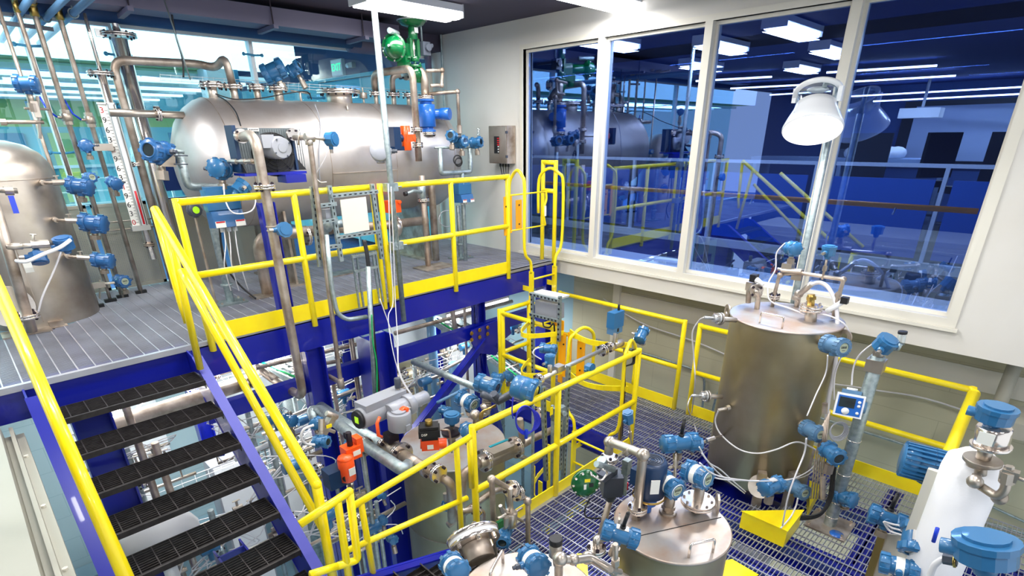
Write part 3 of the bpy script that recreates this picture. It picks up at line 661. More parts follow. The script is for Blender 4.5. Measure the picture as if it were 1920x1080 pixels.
gate('yellow self closing gate across the top of the upper ladder', (4.5, 4.55, .42), .42, (1, .0, 0), .6)
gate('orange hinged gate with bowed yellow bars at the lower ladder hatch', (4.25, 3.42, DK+.5), .5, (.15, -1, 0), .7, True)
t = thing('ladder_gate', 'orange plate gate with bowed bars left of the lower ladder', 'gate', (4.3, 3.6, DK+.5), 'self closing ladder gates')
part('hinge_plate', 'gate_orange', t, lambda b: (b.bbox((4.26, 3.52, DK+.4), (4.27, 3.58, DK+1.12)), b.bbox((4.26, 3.62, DK+.4), (4.27, 3.66, DK+1.08))))
part('bowed_bar', 'yellow', t, lambda b: [[b.bar(q, r, .01, .05) for q, r in (lambda L: zip(L, L[1:]))([V((4.24-.35*math.sin(math.pi*i/10), 3.5+.5*i/10, z)) for i in range(11)])] for z in (DK+1.0, DK+.55)])
# ================================================================ STAIR
t = thing('steel_stair', 'steep blue stair with black grated treads coming down from the upper platform', 'stair', (.5, 3.4, -1.4))
def stringer(b, x, em='stringer_edge'):
    d = V((0, 3.0-4.5, -1.15+.06)); b.prism([(x, 4.58, -.03), (x, 4.58, -.3), (x, 4.4, -.38), (x, 2.3, -1.83), (x, 2.3, -1.45), (x, 4.42, -.05)], (.012, 0, 0))
    for z in (0,): b.bar((x+.03, 4.42, -.05), (x+.03, 2.3, -1.45), .07, .012, mt=em); b.bar((x+.03, 4.4, -.38), (x+.03, 2.3, -1.83), .07, .012)
part('stringer', 'blue_beam', t, lambda b: stringer(b, .985)); part('stringer', 'blue_beam', t, lambda b: stringer(b, .0, None))
def tread(b, y, z, x0=.075, x1=.975, d=.24):
    for i in range(10): yy = y+.02+i*(d-.02)/9; b.bbox((x0, yy-.002, z-.03), (x1, yy+.002, z))
    for i in range(10): xx = x0+(x1-x0)*i/9; b.bbox((xx-.003, y, z-.012), (xx+.003, y+d, z+.001))
    b.bbox((x0, y-.004, z-.035), (x1, y+.012, z+.002)); b.bbox((x0, y+d, z-.03), (x1, y+d+.005, z))
    for xx in (x0, x1-.004): b.bbox((xx, y, z-.06), (xx+.004, y+d, z))
for i in range(8): part('tread', 'tread', t, lambda b: tread(b, 4.195-i*.246, -.168-i*.1655))
part('fixing_bolt', 'bolt_dark', t, lambda b: [b.cyl((.975, 4.3-i*.246, -.2-i*.1655), (.96, 4.3-i*.246, -.2-i*.1655), .01, n=6) for i in range(8)])
t = thing('steel_stair', 'second flight of black grated steps cut off at the bottom edge', 'stair', (1.6, 2.2, -1.4))
part('stringer', 'blue_beam', t, lambda b: (b.bar((.95, 2.57, -1.10), (2.2, 2.57, -1.51), .02, .17), b.bar((.95, 2.54, -1.02), (2.2, 2.54, -1.43), .07, .012)))
for i in range(5): part('tread', 'tread', t, lambda b: [b.bbox((1.18+i*.21, 1.5, -1.17-i*.07-.03), (1.18+i*.21+.2, 2.52, -1.165-i*.07-.028))]+[b.bbox((1.18+i*.21, 1.5+.05*k, -1.17-i*.07-.03), (1.18+i*.21+.2, 1.505+.05*k, -1.165-i*.07)) for k in range(21)]+[b.bbox((1.18+i*.21+.19, 1.5, -1.2-i*.07), (1.18+i*.21+.2, 2.52, -1.15-i*.07))])
# cream painted steel at lower left
t = thing('steel_enclosure', 'cream painted steel ledge with bolts in the lower left corner', 'enclosure', (-.5, 2.5, -3))
part('panel', 'cream', t, lambda b: (b.bbox((-1.5, .9, -3.4), (-.14, 4.5, -.3)), b.bbox((-.14, .9, -.34), (-.074, 4.5, -.3)), b.bbox((-.135, .9, -.3), (-.115, 4.5, -.24)), b.bbox((-1.5, .9, -.3), (-.17, 4.5, -.16)), b.bbox((-.09, .9, -.5), (-.08, 4.5, -.34))))
part('bolt', 'trim', t, lambda b: [b.cyl((-.1, y, -.3), (-.1, y, -.288), .012, n=6) for y in (2.2, 2.75, 3.4, 4.1)])
# ================================================================ HELPERS FOR PIPING AND INSTRUMENTS
def dep(p): return (V(p)-CAM).dot(FW)
def pxm(p, n): return n*dep(p)/F
def fl(parent, c, a, R, t=.014, n=4, br=.009, mt='chrome', gap=.004, raised=True, blt='bolt_dark'):
    """bolted pair of flanges with its bolts as sub-parts"""
    c = V(c); a = V(a).normalized()
    f = part('flange', mt, parent, lambda b: (b.cyl(c+a*gap/2, c+a*(t+gap/2), R, n=26), b.cyl(c-a*(t+gap/2), c-a*gap/2, R, n=26), b.cyl(c-a*gap, c+a*gap, R*.72, n=18, mt='gasket')))
    u, w, _ = basis(a)
    for i in range(n):
        th = 2*math.pi*(i+.5)/n; p = c+(u*math.cos(th)+w*math.sin(th))*(R*.8); L = t*2+gap+br*3.0
        bb = PB(blt); bb.cyl(p-a*L/2, p+a*L/2, br*.5, n=6); bb.cyl(p+a*(t+gap/2), p+a*(t+gap/2+br*1.1), br, n=6); bb.cyl(p-a*(t+gap/2), p-a*(t+gap/2+br*1.1), br, n=6)
        obj('bolt', bb, blt, f)
    return f
def pipe(label, pts, r, mt='pipe_steel', bend=None, fls=(), bands=(), cat='pipe', group=None, name='steel_pipe', n=14):
    P = [V(p) for p in pts]; t = thing(name, label, cat, P[0], group)
    part('pipe_run', mt, t, lambda b: b.tube(P, r, n, bend=(bend if bend is not None else r*2.4)))
    for f in fls: fl(t, *f[0:3], **(f[3] if len(f) > 3 else {}))
    for c, a, R, L in bands: part('coupling', mt if mt != 'pipe_steel' else 'steel', t, lambda b: b.cyl(V(c)-V(a).normalized()*L/2, V(c)+V(a).normalized()*L/2, R, n=16))
    return t
def wire(label, pts, r=.004, mt='wire', name='signal_cable', group='loose signal cables', straight=False):
    b = PB(mt); b.tube([V(p) for p in pts] if straight else smoothpts(pts, 6), r, 6); return tag(obj(name, b, None), label, 'cable', group)
def frame(a, u):
    a = V(a).normalized(); u = V(u); u = (u-a*u.dot(a)).normalized(); return a, a.cross(u), u
def inst(label, p, D, face, up=Z_, col='rosemount', disp=None, neck=.35, sensor=.5, antenna=False, gland=1, L=1.15, lobes=8, group='blue field transmitters', name='pressure_transmitter', capc=None, glandside=1, plate=False, tagp=False, cat='transmitter'):
    """housing drum along `face`, neck and sensor along -up; D housing diameter"""
    a, s_, u = frame(face, up); p = V(p); t = thing(name, label, cat, p, group); R = D/2; cc = capc or col
    h = L*D/2
    part('housing', col, t, lambda b: (b.lathe([(0, -h*.9), (R*.8, -h*.9), (R*.86, -h*.3), (R*.86, h*.3), (R*.8, h*.9), (0, h*.9)], p, a, 22), b.cyl(p-u*R*.2, p-u*R*1.12, R*.42, n=16), b.cyl(p-s_*R*.5*glandside, p-s_*R*1.18*glandside, R*.3, n=12)))
    for k, lab in ((1, None), (-1, None)):
        def cover(b):
            b.lathe([(R*.55 if (disp and k > 0) else 0, k*h*1.04), (R*.86, k*h*1.04), (R*.97, k*h*.9), (R*.97, k*h*.5), (R*.8, k*h*.46)], p, a, 28)
            for i in range(lobes):
                th = 2*math.pi*i/lobes; c = p+a*(k*h*.76)+(s_*math.cos(th)+u*math.sin(th))*R*.95; rd = (s_*math.cos(th)+u*math.sin(th)); b.box(c+a*(k*h*(-.25 if lobes > 20 else 0)), (h*(1.0 if lobes > 20 else .5), R*(.12 if lobes > 20 else .3), R*.2), (a, a.cross(rd), rd))
            if disp and k > 0: b.torus(p+a*(h*1.04), a, R*.62, R*.08, 24, 6)
        o = part('cover', cc, t, cover)
        if disp and k > 0:
            b = PB({'lcd': 'lcd', 'dark': 'sight_glass', 'off': 'lcd_dark', 'ring': 'lcd', 'green': 'green_lcd'}[disp]); b.cyl(p+a*h*.9, p+a*h*1.02, R*.6, n=24)
            g = obj('sight_glass', b, None, o)
            if disp in ('lcd', 'ring'):
                b = PB('ink')
                for i, x in enumerate((-.28, -.1, .08, .26)): b.box(p+a*h*1.03+s_*R*x+u*R*.05, (.001, R*.1, R*.26), (a, s_, u))
                b.box(p+a*h*1.03-u*R*.28, (.001, R*.4, R*.05), (a, s_, u)); obj('readout', b, None, o)
            if disp == 'ring': obj('bezel', PB('white').torus(p+a*h*1.04, a, R*.64, R*.07, 28, 6), None, o)
    if sensor: part('sensor_module', 'steel', t, lambda b: (b.cyl(p-u*R*1.08, p-u*(R*1.12+neck*D), R*.34, n=14), b.cyl(p-u*(R*1.12+neck*D), p-u*(R*1.12+(neck+sensor)*D), R*.52, n=8)))
    if gland: part('cable_gland', 'dark_grey' if gland == 1 else 'steel', t, lambda b: (b.cyl(p-s_*R*1.15*glandside, p-s_*R*1.5*glandside, R*.24, n=6), b.cyl(p-s_*R*1.5*glandside, p-s_*R*1.75*glandside, R*.16, n=8)))
    if antenna: part('antenna', 'black', t, lambda b: (b.cyl(p+u*R*.7, p+u*R*1.15, R*.3, n=12), b.tube([p+u*R*1.1, p+u*R*(1.1+antenna)], R*.2, 12), b.sph(p+u*R*(1.1+antenna), R*.2, 10)))
    if plate: part('name_plate', 'aluminium', t, lambda b: b.box(p+u*R*.84, (h*.7, R*.7, .004), (a, s_, u)))
    if tagp: part('name_plate', 'label', t, lambda b: b.lathe([(R*.875, -h*.25), (R*.875, h*.2)], p, a, 22))
    return t
def head(label, p, D, up=Z_, side=X_, col='rosemount', stem=.1, hx=10, H=.62, group='blue sensor heads', name='temperature_sensor', stemmt='steel', gl=True):
    """small connection head, drum along `up` with a stem below and a conduit stub along `side`"""
    a, s_, u = frame(side, up); p = V(p); t = thing(name, label, 'sensor', p, group); R = D/2
    part('housing', col, t, lambda b: (b.cyl(p-u*D*H/2, p+u*D*H*.2, R*.92, n=hx, smooth=False), b.cyl(p-u*D*H*.5, p-u*D*(H*.5+.28), R*.5, R*.34, n=10), b.cyl(p-u*D*.1, p-u*D*.1+a*R*1.3, R*.3, n=10)))
    part('cover', col, t, lambda b: (b.cyl(p+u*D*H*.2, p+u*D*H*.5, R, n=hx, smooth=False), b.cyl(p+u*D*H*.5, p+u*D*(H*.5+.06), R*.7, n=hx, smooth=False)))
    if gl: part('cable_gland', 'steel', t, lambda b: b.cyl(p-u*D*.1+a*R*1.25, p-u*D*.1+a*R*1.8, R*.22, n=6))
    if stem: part('stem', stemmt, t, lambda b: (b.cyl(p-u*D*(H*.5+.2), p-u*(D*(H*.5+.2)+stem), R*.17, n=10), b.cyl(p-u*(D*(H*.5+.2)+stem*.35), p-u*(D*(H*.5+.2)+stem*.6), R*.3, n=6)))
    return t
# ================================================================ THE LARGE HORIZONTAL VESSEL
VY, VZ, VR = 6.2, 1.21, .6
t = thing('pressure_vessel', 'large horizontal stainless vessel on the upper platform', 'tank', (3.3, VY, .0))
hd = [(0, -.33), (.15, -.325), (.3, -.29), (.42, -.235), (.52, -.15), (.58, -.06), (VR, 0)]
part('shell', 'vessel_steel', t, lambda b: b.lathe([(VR, 0), (VR, 2.60)], (2.02, VY, VZ), X_, 64))
part('head', 'vessel_steel', t, lambda b: b.lathe(hd, (2.02, VY, VZ), X_, 64)); part('head', 'vessel_steel', t, lambda b: b.lathe([(r, -h) for r, h in hd], (4.62, VY, VZ), X_, 64))
for x in (2.02, 2.16, 2.96, 3.76, 4.6): part('weld_seam', 'pipe_steel', t, lambda b: b.lathe([(VR+.001, -.004), (VR+.004, 0), (VR+.001, .004)], (x, VY, VZ), X_, 64))
part('weld_seam', 'pipe_steel', t, lambda b: b.bbox((2.96, VY-VR-.003, VZ-.1), (3.76, VY-VR+.02, VZ-.094)))
for x in (2.45, 4.25):
    part('saddle', 'pipe_steel', t, lambda b: (b.prism([(x-.012, VY-.42, VZ-.44), (x-.012, VY-.45, .02), (x-.012, VY+.45, .02), (x-.012, VY+.42, VZ-.44), (x-.012, VY, VZ-.61)], (.024, 0, 0)), b.bbox((x-.1, VY-.48, 0), (x+.1, VY+.48, .02))))
def lug(b, c, n, r=.05, hole=.022, w=.012, up=Z_):
    s_ = n.cross(up).normalized(); k = 14; c = V(c)
    out = [c+s_*(r*math.cos(math.pi*i/k))+up*(r*math.sin(math.pi*i/k)) for i in range(k+1)]; o = len(b.v)
    base = [c-s_*r-up*r*1.1, c+s_*r-up*r*1.1]
    inn = [c+s_*(hole*math.cos(2*math.pi*i/(2*k)))+up*(hole*math.sin(2*math.pi*i/(2*k))) for i in range(2*k)]
    O = out+[c-s_*r-up*r*(1.1*j/ (k/2)) for j in range(1, k//2+1)]+[c+s_*(-r+2*r*j/(k//2))-up*r*1.1 for j in range(1, k//2)]
    while len(O) < 2*k: O.append(c+s_*r-up*r*1.1*(1-(len(O)-2*k+3)/4 if False else 1-(len(O)-(2*k-1))*0))
    O = O[:2*k]
    m_ = 2*k; vs = [p-n*w/2 for p in O]+[p-n*w/2 for p in inn]+[p+n*w/2 for p in O]+[p+n*w/2 for p in inn]; fs = []
    for i in range(m_):
        j = (i+1) % m_; fs += [[i, j, m_+j, m_+i], [2*m_+j, 2*m_+i, 3*m_+i, 3*m_+j], [i, 2*m_+i, 2*m_+j, j], [m_+i, m_+j, 3*m_+j, 3*m_+i]]
    b.add(vs, fs, False)
q = at(651, 205, Y=VY-.28); part('lifting_lug', 'steel', t, lambda b: lug(b, q, V((.9, -.4, 0)).normalized(), .05)); part('lug_pad', 'steel', t, lambda b: b.box(q-Z_*.055, (.2, .12, .01), (X_, V((0, .85, .35)).normalized(), V((0, -.35, .85)).normalized())))
# nozzles on the crown of the vessel
def nozzle(px, R, r, n=4, z=1.915, blind=False, lab='', br=.011):
    R *= 1.42; r *= 1.2
    c = at(px, 165, Y=VY); c = V((c.x, VY, z))
    part('nozzle', 'steel', t, lambda b: b.cyl((c.x, VY, VZ+VR-.04), (c.x, VY, z), r, n=20)); fl(t, c, Z_, R, t=.018, n=n, br=br)
    if blind: part('blind_cover', 'steel', t, lambda b: b.cyl(c+Z_*.02, c+Z_*.032, R*.7, n=20))
    return c
n1 = nozzle(397, .078, .036, 6, blind=True); n2 = nozzle(437, .064, .03, 4); n3 = nozzle(480, .058, .026, 4, blind=True); n4 = nozzle(520, .072, .04, 4)
man = nozzle(634, .168, .115, 14, blind=True, z=1.91, br=.011)
n6 = nozzle(703, .052, .022, 4); n7 = nozzle(736, .056, .026, 4); n8 = nozzle(764, .05, .02, 4)
part('small_nozzle', 'steel', t, lambda b: b.cyl((3.02, VY, 1.8), (3.02, VY, 1.9), .013)); part('small_nozzle', 'steel', t, lambda b: (b.cyl((3.78, VY, 1.8), (3.78, VY, 1.86), .012), b.cyl((3.78, VY, 1.86), (3.78, VY, 1.92), .045, n=12), b.cyl((3.78, VY, 1.92), (3.78, VY, 1.97), .01)))
q = at(340, 213, Y=VY-.05)
# end nozzle on left head
q0 = V((1.76, VY-.1, VZ+.29)); t_end = at(235, 212, Y=VY-.1)
pipe('horizontal pipe with a bolted flange entering the left head of the horizontal vessel', [at(205, 211, Y=VY-.1), at(345, 216, Y=VY-.1)], .032, 'steel', fls=[(at(296, 213, Y=VY-.1), X_, .062, dict(n=6, br=.008)), ])
# ================================================================ LEFT VERTICAL VESSEL
LX, LY, LRr = .355, 6.34, .40
t = thing('vertical_vessel', 'brownish stainless vertical vessel cut by the left picture edge', 'tank', (LX, LY, 0))
part('shell', 'steel', t, lambda b: b.lathe([(LRr, 0), (LRr, 1.2), (.385, 1.28), (.34, 1.36), (.26, 1.42), (.15, 1.455), (0, 1.47)], (LX, LY, 0), Z_, 56))
part('weld_seam', 'pipe_steel', t, lambda b: b.lathe([(LRr+.001, -.004), (LRr+.004, 0), (LRr+.001, .004)], (LX, LY, 1.17), Z_, 56))
part('weld_seam', 'pipe_steel', t, lambda b: b.bbox((.30, LY-LRr-.002, .05), (.306, LY-LRr+.03, 1.17)))
part('anchor_clip', 'pipe_steel', t, lambda b: (b.bbox((.33, LY-LRr-.05, 0), (.43, LY-LRr+.03, .05)), b.bbox((.32, LY-LRr-.06, -.005), (.45, LY-LRr+.02, .004))))
# floor plates around penetrations
for lab, (px, py), s_ in (('rust stained plate at the foot of the leftmost near pipe', (50, 622), .16), ('plate under the left elbow pipe below the vessel', (500, 553), .14), ('plate under the pipe behind the cable frame', (640, 512), .16), ('plate under the two pipes below the blue valve', (815, 500), .22)):
    q = at(px, py, Z=.006); tag(obj('floor_plate', PB('pipe_steel').box(q, (s_*2, s_*1.3, .012)), None), 'rusty steel floor plate, '+lab.replace('rust stained ', '').replace('plate ', ''), 'plate', 'steel plates on the upper deck')
# ---- pipes on the upper level
p1 = V((n2.x, VY, 1.935)); 
pipe('long pipe rising from the vessel crown, running left and down to the deck', [p1, (n2.x-.02, VY, 2.17), at(405, 128, Y=6.35), at(372, 120, Y=6.45), at(210, 112, Y=6.62), V((at(212, 112, Y=6.62).x, 6.62, .0))], .036, 'pipe_steel', .11, fls=[(at(255, 308, Y=6.62), Z_, .045, dict(n=4, br=.006))])
CX = 1.60; CYY = 6.72
t = pipe('thick shiny chrome column pipe with a big flange near its top', [(CX, CYY, -.02), (CX, CYY, 2.30)], .066, 'chrome', 0, fls=[(V((CX, CYY, 2.33)), Z_, .15, dict(n=8, br=.01))])
part('upper_stub', 'chrome', t, lambda b: (b.cyl((CX, CYY, 2.35), (CX-.02, CYY, 2.6), .034), b.cyl((CX, CYY, 2.52), (CX-.01, CYY, 2.6), .045, n=8)))
part('scale_end', 'aluminium', t, lambda b: b.box((CX-.14, CYY-.02, 2.33), (.08, .02, .06)))
# level gauge
ga = at(195, 130, Y=6.6)
t = thing('level_gauge', 'tall level gauge with numbered scale and red column left of the chrome pipe', 'gauge', (1.28, 6.6, .3))
G1 = at(203, 196, Y=6.6); G2 = at(262, 422, Y=6.6); gx = (G1.x+G2.x)/2; gz1, gz0 = G1.z, G2.z
part('chamber', 'chrome', t, lambda b: (b.cyl((gx+.03, 6.64, gz0-.35), (gx+.03, 6.64, 2.0), .036), b.cyl((gx+.03, 6.64, 2.0), (gx+.03, 6.64, 2.62), .016)))
fl(t, (gx+.03, 6.64, 2.0), Z_, .11, n=8, br=.01); fl(t, (gx+.03, 6.64, gz0-.2), Z_, .05, n=4, br=.008, mt='pipe_steel')
part('scale_plate', 'label', t, lambda b: b.bbox((gx-.075, 6.585, gz0), (gx-.01, 6.592, gz1)))
part('scale_frame', 'aluminium', t, lambda b: (b.bbox((gx-.012, 6.57, gz0-.02), (gx-.004, 6.6, gz1+.01)), b.bbox((gx+.052, 6.57, gz0-.02), (gx+.06, 6.6, gz1+.01)), b.bbox((gx-.08, 6.57, gz1), (gx+.06, 6.6, gz1+.015)), b.bbox((gx-.09, 6.56, gz0-.05), (gx+.07, 6.62, gz0))))
part('tube', 'white', t, lambda b: b.cyl((gx+.024, 6.585, gz0), (gx+.024, 6.585, gz1), .022)); part('red_column', 'red', t, lambda b: b.cyl((gx+.024, 6.562, gz0+.01), (gx+.024, 6.562, gz0+(gz1-gz0)*.30), .009)); 
nums = ['3', '9', '6', '3', '2', '9', '6', '3', '1', '9', '6', '3', '0']
for i, s_ in enumerate(nums):
    z = gz1-.05-(gz1-gz0-.08)*i/(len(nums)-1); text3(s_, (gx-.056, 6.583, z), X_, Z_, .07, 'ink_red' if i in (0, 4, 8, 12) else 'ink', t, 'scale_number')
part('scale_marks', 'ink', t, lambda b: [b.bbox((gx-.03 if k % 3 else gx-.038, 6.582, gz1-.05-(gz1-gz0-.08)*k/36-.0015), (gx-.014, 6.586, gz1-.05-(gz1-gz0-.08)*k/36+.0015)) for k in range(37)])
# the row of thin risers at the left with elbows to ceiling pipes
row = [(16, 5, 148, 560, .016, 6.35, 0), (60, 45, 190, 545, .022, 6.5, 0), (100, 30, 160, 330, .026, 6.6, 1), (150, 55, 258, 545, .024, 6.62, 1)]
names = ['leftmost of the four thin risers beside the vertical vessel', 'second of the four thin risers, passing behind the sensor heads', 'third of the four thin risers, with a blue lever valve', 'fourth of the four thin risers, with a blue lever valve, left of the level gauge']
RX = []
for i, (x, y, yy) in enumerate(((22, 90, 6.35), (95, 215, 6.5), (122, 210, 6.6), (172, 235, 6.65))):
    q = at(x, y, Y=yy); r = (.014, .015, .022, .021)[i]; X0 = q.x; RX.append((X0, yy))
    ft = 2.48 if i else 2.3
    tt = pipe(names[i], [(X0, yy, 0.0), (X0, yy, ft), (X0+.0, yy-.5, ft+.03)] if i else [(X0, yy, 0), (X0, yy, 2.6)], r, 'pipe_steel', .05)
    if i: part('elbow_cap', 'brass', tt, lambda b: b.tube([(X0, yy, ft-.09), (X0, yy, ft), (X0, yy-.09, ft+.005)], r*1.5, 12, .05))
    part('foot_clamp', 'black', tt, lambda b: b.box((X0, yy, .015), (.1, .04, .03)))
    if i > 1:
        z = at(120, 220, Y=yy).z if i == 2 else at(170, 225, Y=yy).z
        part('ball_valve', 'steel', tt, lambda b: (b.cyl((X0, yy, z-.06), (X0, yy, z+.06), r*1.7, n=8), b.cyl((X0, yy, z-.03), (X0, yy, z+.03), r*2, n=12), b.cyl((X0, yy, z), (X0-.07, yy-.02, z), .012))); part('lever', 'blue_handle', tt, lambda b: b.tube([(X0-.07, yy-.02, z), (X0-.12, yy-.02, z+.05), (X0-.15, yy-.02, z+.16)], .008, 8))
for i, (x0, y0, x1, y1, yy) in enumerate(((0, 72, 48, 4, 6.3), (33, 85, 102, 18, 6.45), (65, 90, 150, 17, 6.5))):
    pass
for i, (a0, a1) in enumerate((((0, 80), (50, 5)), ((35, 85), (104, 15)), ((65, 90), (165, 0)))):
    A = at(*a0, Z=2.42); B = at(*a1, Z=2.42)
    tt = pipe('pale blue overhead pipe hung from the ceiling at the top left, %s' % ('leftmost', 'middle', 'rightmost')[i], [A, B+(B-A)*.3], .026, 'rose_pale', 0)
    part('hanger', 'galvanised', tt, lambda b: (b.torus(B*.8+A*.2, B-A, .034, .006, 16, 6), b.cyl(B*.8+A*.2+Z_*.03, V(((B*.8+A*.2).x, (B*.8+A*.2).y, ZC)), .006, n=6)))
b = PB('dark_grey'); b.bar(at(0, 42, Y=6.7), at(100, 55, Y=6.7), .03, .03); tag(obj('channel_support', b, None), 'dark channel carrying the overhead pipes at the top left', 'support')
b = PB('pipe_steel'); b.tube([at(0, 229, Y=5.8), at(82, 229, Y=5.8)], .014, 10); b.cyl(at(0, 229, Y=5.8), at(12, 229, Y=5.8), .022, n=8); tag(obj('steel_pipe', b, None), 'short horizontal pipe above the brown vertical vessel', 'pipe')
inst('dark blue transmitter high on the left riser above the brown vessel', at(50, 158, Y=5.8), pxm(at(50, 158, Y=5.8), 30), (.85, -.4, -.05), col='rose_dark', capc='rose_dark', neck=.5, sensor=.5, gland=0)
b = PB('steel'); b.box(at(67, 205, Y=5.8), (.04, .04, .11)); b.cyl(at(45, 203, Y=5.8), at(92, 205, Y=5.8), .009, n=8); b.cyl(at(70, 180, Y=5.8), at(75, 260, Y=5.8), .012, n=8); tag(obj('valve_manifold', b, None), 'steel manifold below the dark blue transmitter on the left riser', 'valve')
# guard panels of perforated sheet
for i, (a0, a1, lab) in enumerate((((128, 382), (182, 547), 'leftmost, beside the brown vessel'), ((200, 376), (300, 540), 'middle, behind the level gauge foot'), ((300, 366), (395, 520), 'third, behind the rail corner'), ((398, 360), (520, 500), 'fourth, behind the blue junction box'))):
    x0 = (.72, 1.02, 1.55, 2.2)[i]; x1 = (.98, 1.5, 2.15, 3.0)[i]
    t = thing('perforated_barrier', 'perforated metal guard panel along the glass wall, %s' % lab, 'panel', (x0, 6.93, 0), 'perforated guard panels')
    part('sheet', 'perforated', t, lambda b: b.bbox((x0+.02, 6.93, .05), (x1-.02, 6.934, .84))); part('frame', 'mesh_panel', t, lambda b: (b.bbox((x0, 6.92, .02), (x0+.03, 6.945, .87)), b.bbox((x1-.03, 6.92, .02), (x1, 6.945, .87)), b.bbox((x0, 6.92, .84), (x1, 6.945, .87)), b.bbox((x0, 6.92, .02), (x1, 6.945, .05))))
for z in (.62, .7): tag(obj('steel_pipe', PB('pipe_steel').tube([(1.0, 6.85, z), (1.7, 6.85, z)], .008, 8), None), 'thin horizontal rail in front of the perforated panels, %s one' % ('lower' if z < .65 else 'upper'), 'rail')
b = PB('room_dark'); b.bbox((1.66, 6.95, .95), (2.3, 6.97, 1.35)); b.bbox((1.66, 6.95, .55), (2.3, 6.97, .88)); tag(obj('wall_screen', b, None), 'dark panels behind the left end of the horizontal vessel', 'panel')
# sensors on the brown vessel: nozzle stub, valve and head
def stub(label, a0, a1, Yp, r=.012, mt='pipe_steel'):
    A = at(*a0, Y=Yp); B = at(*a1, Y=Yp-.02); d = (B-A).normalized(); t = thing('instrument_valve', label, 'valve', A, 'instrument stubs on the brown vessel')
    part('nipple', mt, t, lambda b: (b.cyl(A+Y_*.12, A, .02), b.tube([A, B], r, 10))); part('valve_body', 'steel', t, lambda b: (b.cyl(A+d*(B-A).length*.3, A+d*(B-A).length*.85, r*1.9, n=8), b.cyl(A+d*(B-A).length*.5, A+d*(B-A).length*.5+Z_*.05, r*.7, n=8), b.bar(A+d*(B-A).length*.5+Z_*.05-X_*.02, A+d*(B-A).length*.5+Z_*.05+X_*.02, .006, .006)))
    return t
for a0, a1, h_, D, lab in (((82, 343), (135, 341), (150, 349), 31, 'top one'), ((106, 413), (158, 414), (175, 418), 33, 'second from the top'), ((128, 481), (178, 484), (193, 488), 27, 'third from the top')):
    stub('steel valve stub on the right side of the brown vertical vessel, %s' % lab, a0, a1, 5.95)
    q = at(*h_, Y=5.9); inst('blue transmitter on the right side of the brown vertical vessel, %s' % lab, q, pxm(q, D), (.75, -.6, -.15), col='rose_dark', neck=.1, sensor=.25, gland=0)
for i, ((px, py), D, disp, yy, f_, lab) in enumerate((((168, 333), 19, 'lcd', 6.2, (.3, -1, .1), 'small blue transmitter with display right behind the top vessel sensor'), ((214, 343), 22, None, 6.4, (.2, -1, -.2), 'small blue transmitter left of the level gauge'), ((162, 273), 23, None, 6.55, (-.3, -1, 0), 'dark blue transmitter clamped on the third riser'), ((228, 527), 23, 'lcd', 6.45, (.3, -1, .05), 'blue transmitter with display low by the perforated panel'))):
    q = at(px, py, Y=yy); inst(lab, q, pxm(q, D), f_, col='rose_dark', disp=disp, neck=.2, sensor=.3, L=1.0)
b = PB('steel'); b.box(at(193, 276, Y=6.55), (.15, .06, .06)); b.cyl(at(178, 274, Y=6.55), at(215, 280, Y=6.55), .025, n=10); tag(obj('valve_manifold', b, None), 'steel manifold joining the dark blue transmitter to the riser', 'valve')
b = PB('steel'); b.box(at(180, 535, Y=6.45), (.14, .05, .05)); b.cyl(at(165, 535, Y=6.45), at(215, 530, Y=6.45), .012, n=8); b.cyl(at(187, 525, Y=6.45), at(187, 560, Y=6.45), .008, n=8); tag(obj('valve_manifold', b, None), 'steel manifold low on the deck beside the brown vessel', 'valve')
t = thing('ball_valve', 'ball valve with long blue lever on the front of the brown vessel', 'valve', at(15, 357, Y=5.7))
part('body', 'steel', t, lambda b: (b.tube([at(-10, 356, Y=5.7), at(33, 358, Y=5.7)], .02, 10), b.cyl(at(8, 357, Y=5.7), at(25, 357, Y=5.7), .034, n=8))); part('lever', 'blue_handle', t, lambda b: b.bar(at(20, 367, Y=5.66), at(31, 400, Y=5.64), .034, .01, (0, -1, 0)))
P0 = V(at(5, 440, Y=5.4))
t = pipe('leftmost near vertical pipe with bolted flange standing before the brown vessel', [at(-20, 350, Y=5.45), at(60, 622, Y=5.45)], .036, 'pipe_steel', 0, fls=[(at(50, 592, Y=5.45), Z_, .085, dict(n=4, br=.012))])
part('branch', 'steel', t, lambda b: (b.tube([at(10, 463, Y=5.43), at(105, 458, Y=5.43)], .018, 10), b.cyl(at(12, 463, Y=5.43), at(42, 461, Y=5.43), .025, n=10), b.cyl(at(58, 459, Y=5.43), at(92, 457, Y=5.43), .03, n=8), b.cyl(at(62, 458, Y=5.43), at(62, 440, Y=5.43), .008), b.cyl(at(56, 440, Y=5.43), at(68, 440, Y=5.43), .006)))
q = at(120, 456, Y=5.42); head('blue sensor head at the end of the steel branch before the brown vessel', q, pxm(q, 33), up=(.1, -.2, 1), side=(-1, 0, -.1), col='rose_dark', stem=0, gl=False)
q = at(72, 484, Y=5.42); head('blue sensor head hanging below the steel branch with a paper tag', q, pxm(q, 30), up=(.4, -.4, -.8), side=(-1, 0, .1), col='rose_dark', stem=.05)
tag(obj('paper_tag', PB('label').box(at(53, 500, Y=5.38), (.05, .003, .085)), None), 'white paper tag hanging under the blue sensor head', 'tag')
b = PB('white'); b.tube(smoothpts([at(30, 489, Y=5.35), at(50, 490, Y=5.3), at(80, 477, Y=5.3), at(112, 464, Y=5.3), at(132, 450, Y=5.35)]), .013, 8); tag(obj('signal_cable', b, None), 'thick white cable curving across the brown vessel sensors', 'cable')
wire('white cable dropping from the branch sensor to the flange by the brown vessel', [at(115, 472, Y=5.4), at(100, 510, Y=5.4), at(80, 555, Y=5.4), at(72, 585, Y=5.42)], .007)
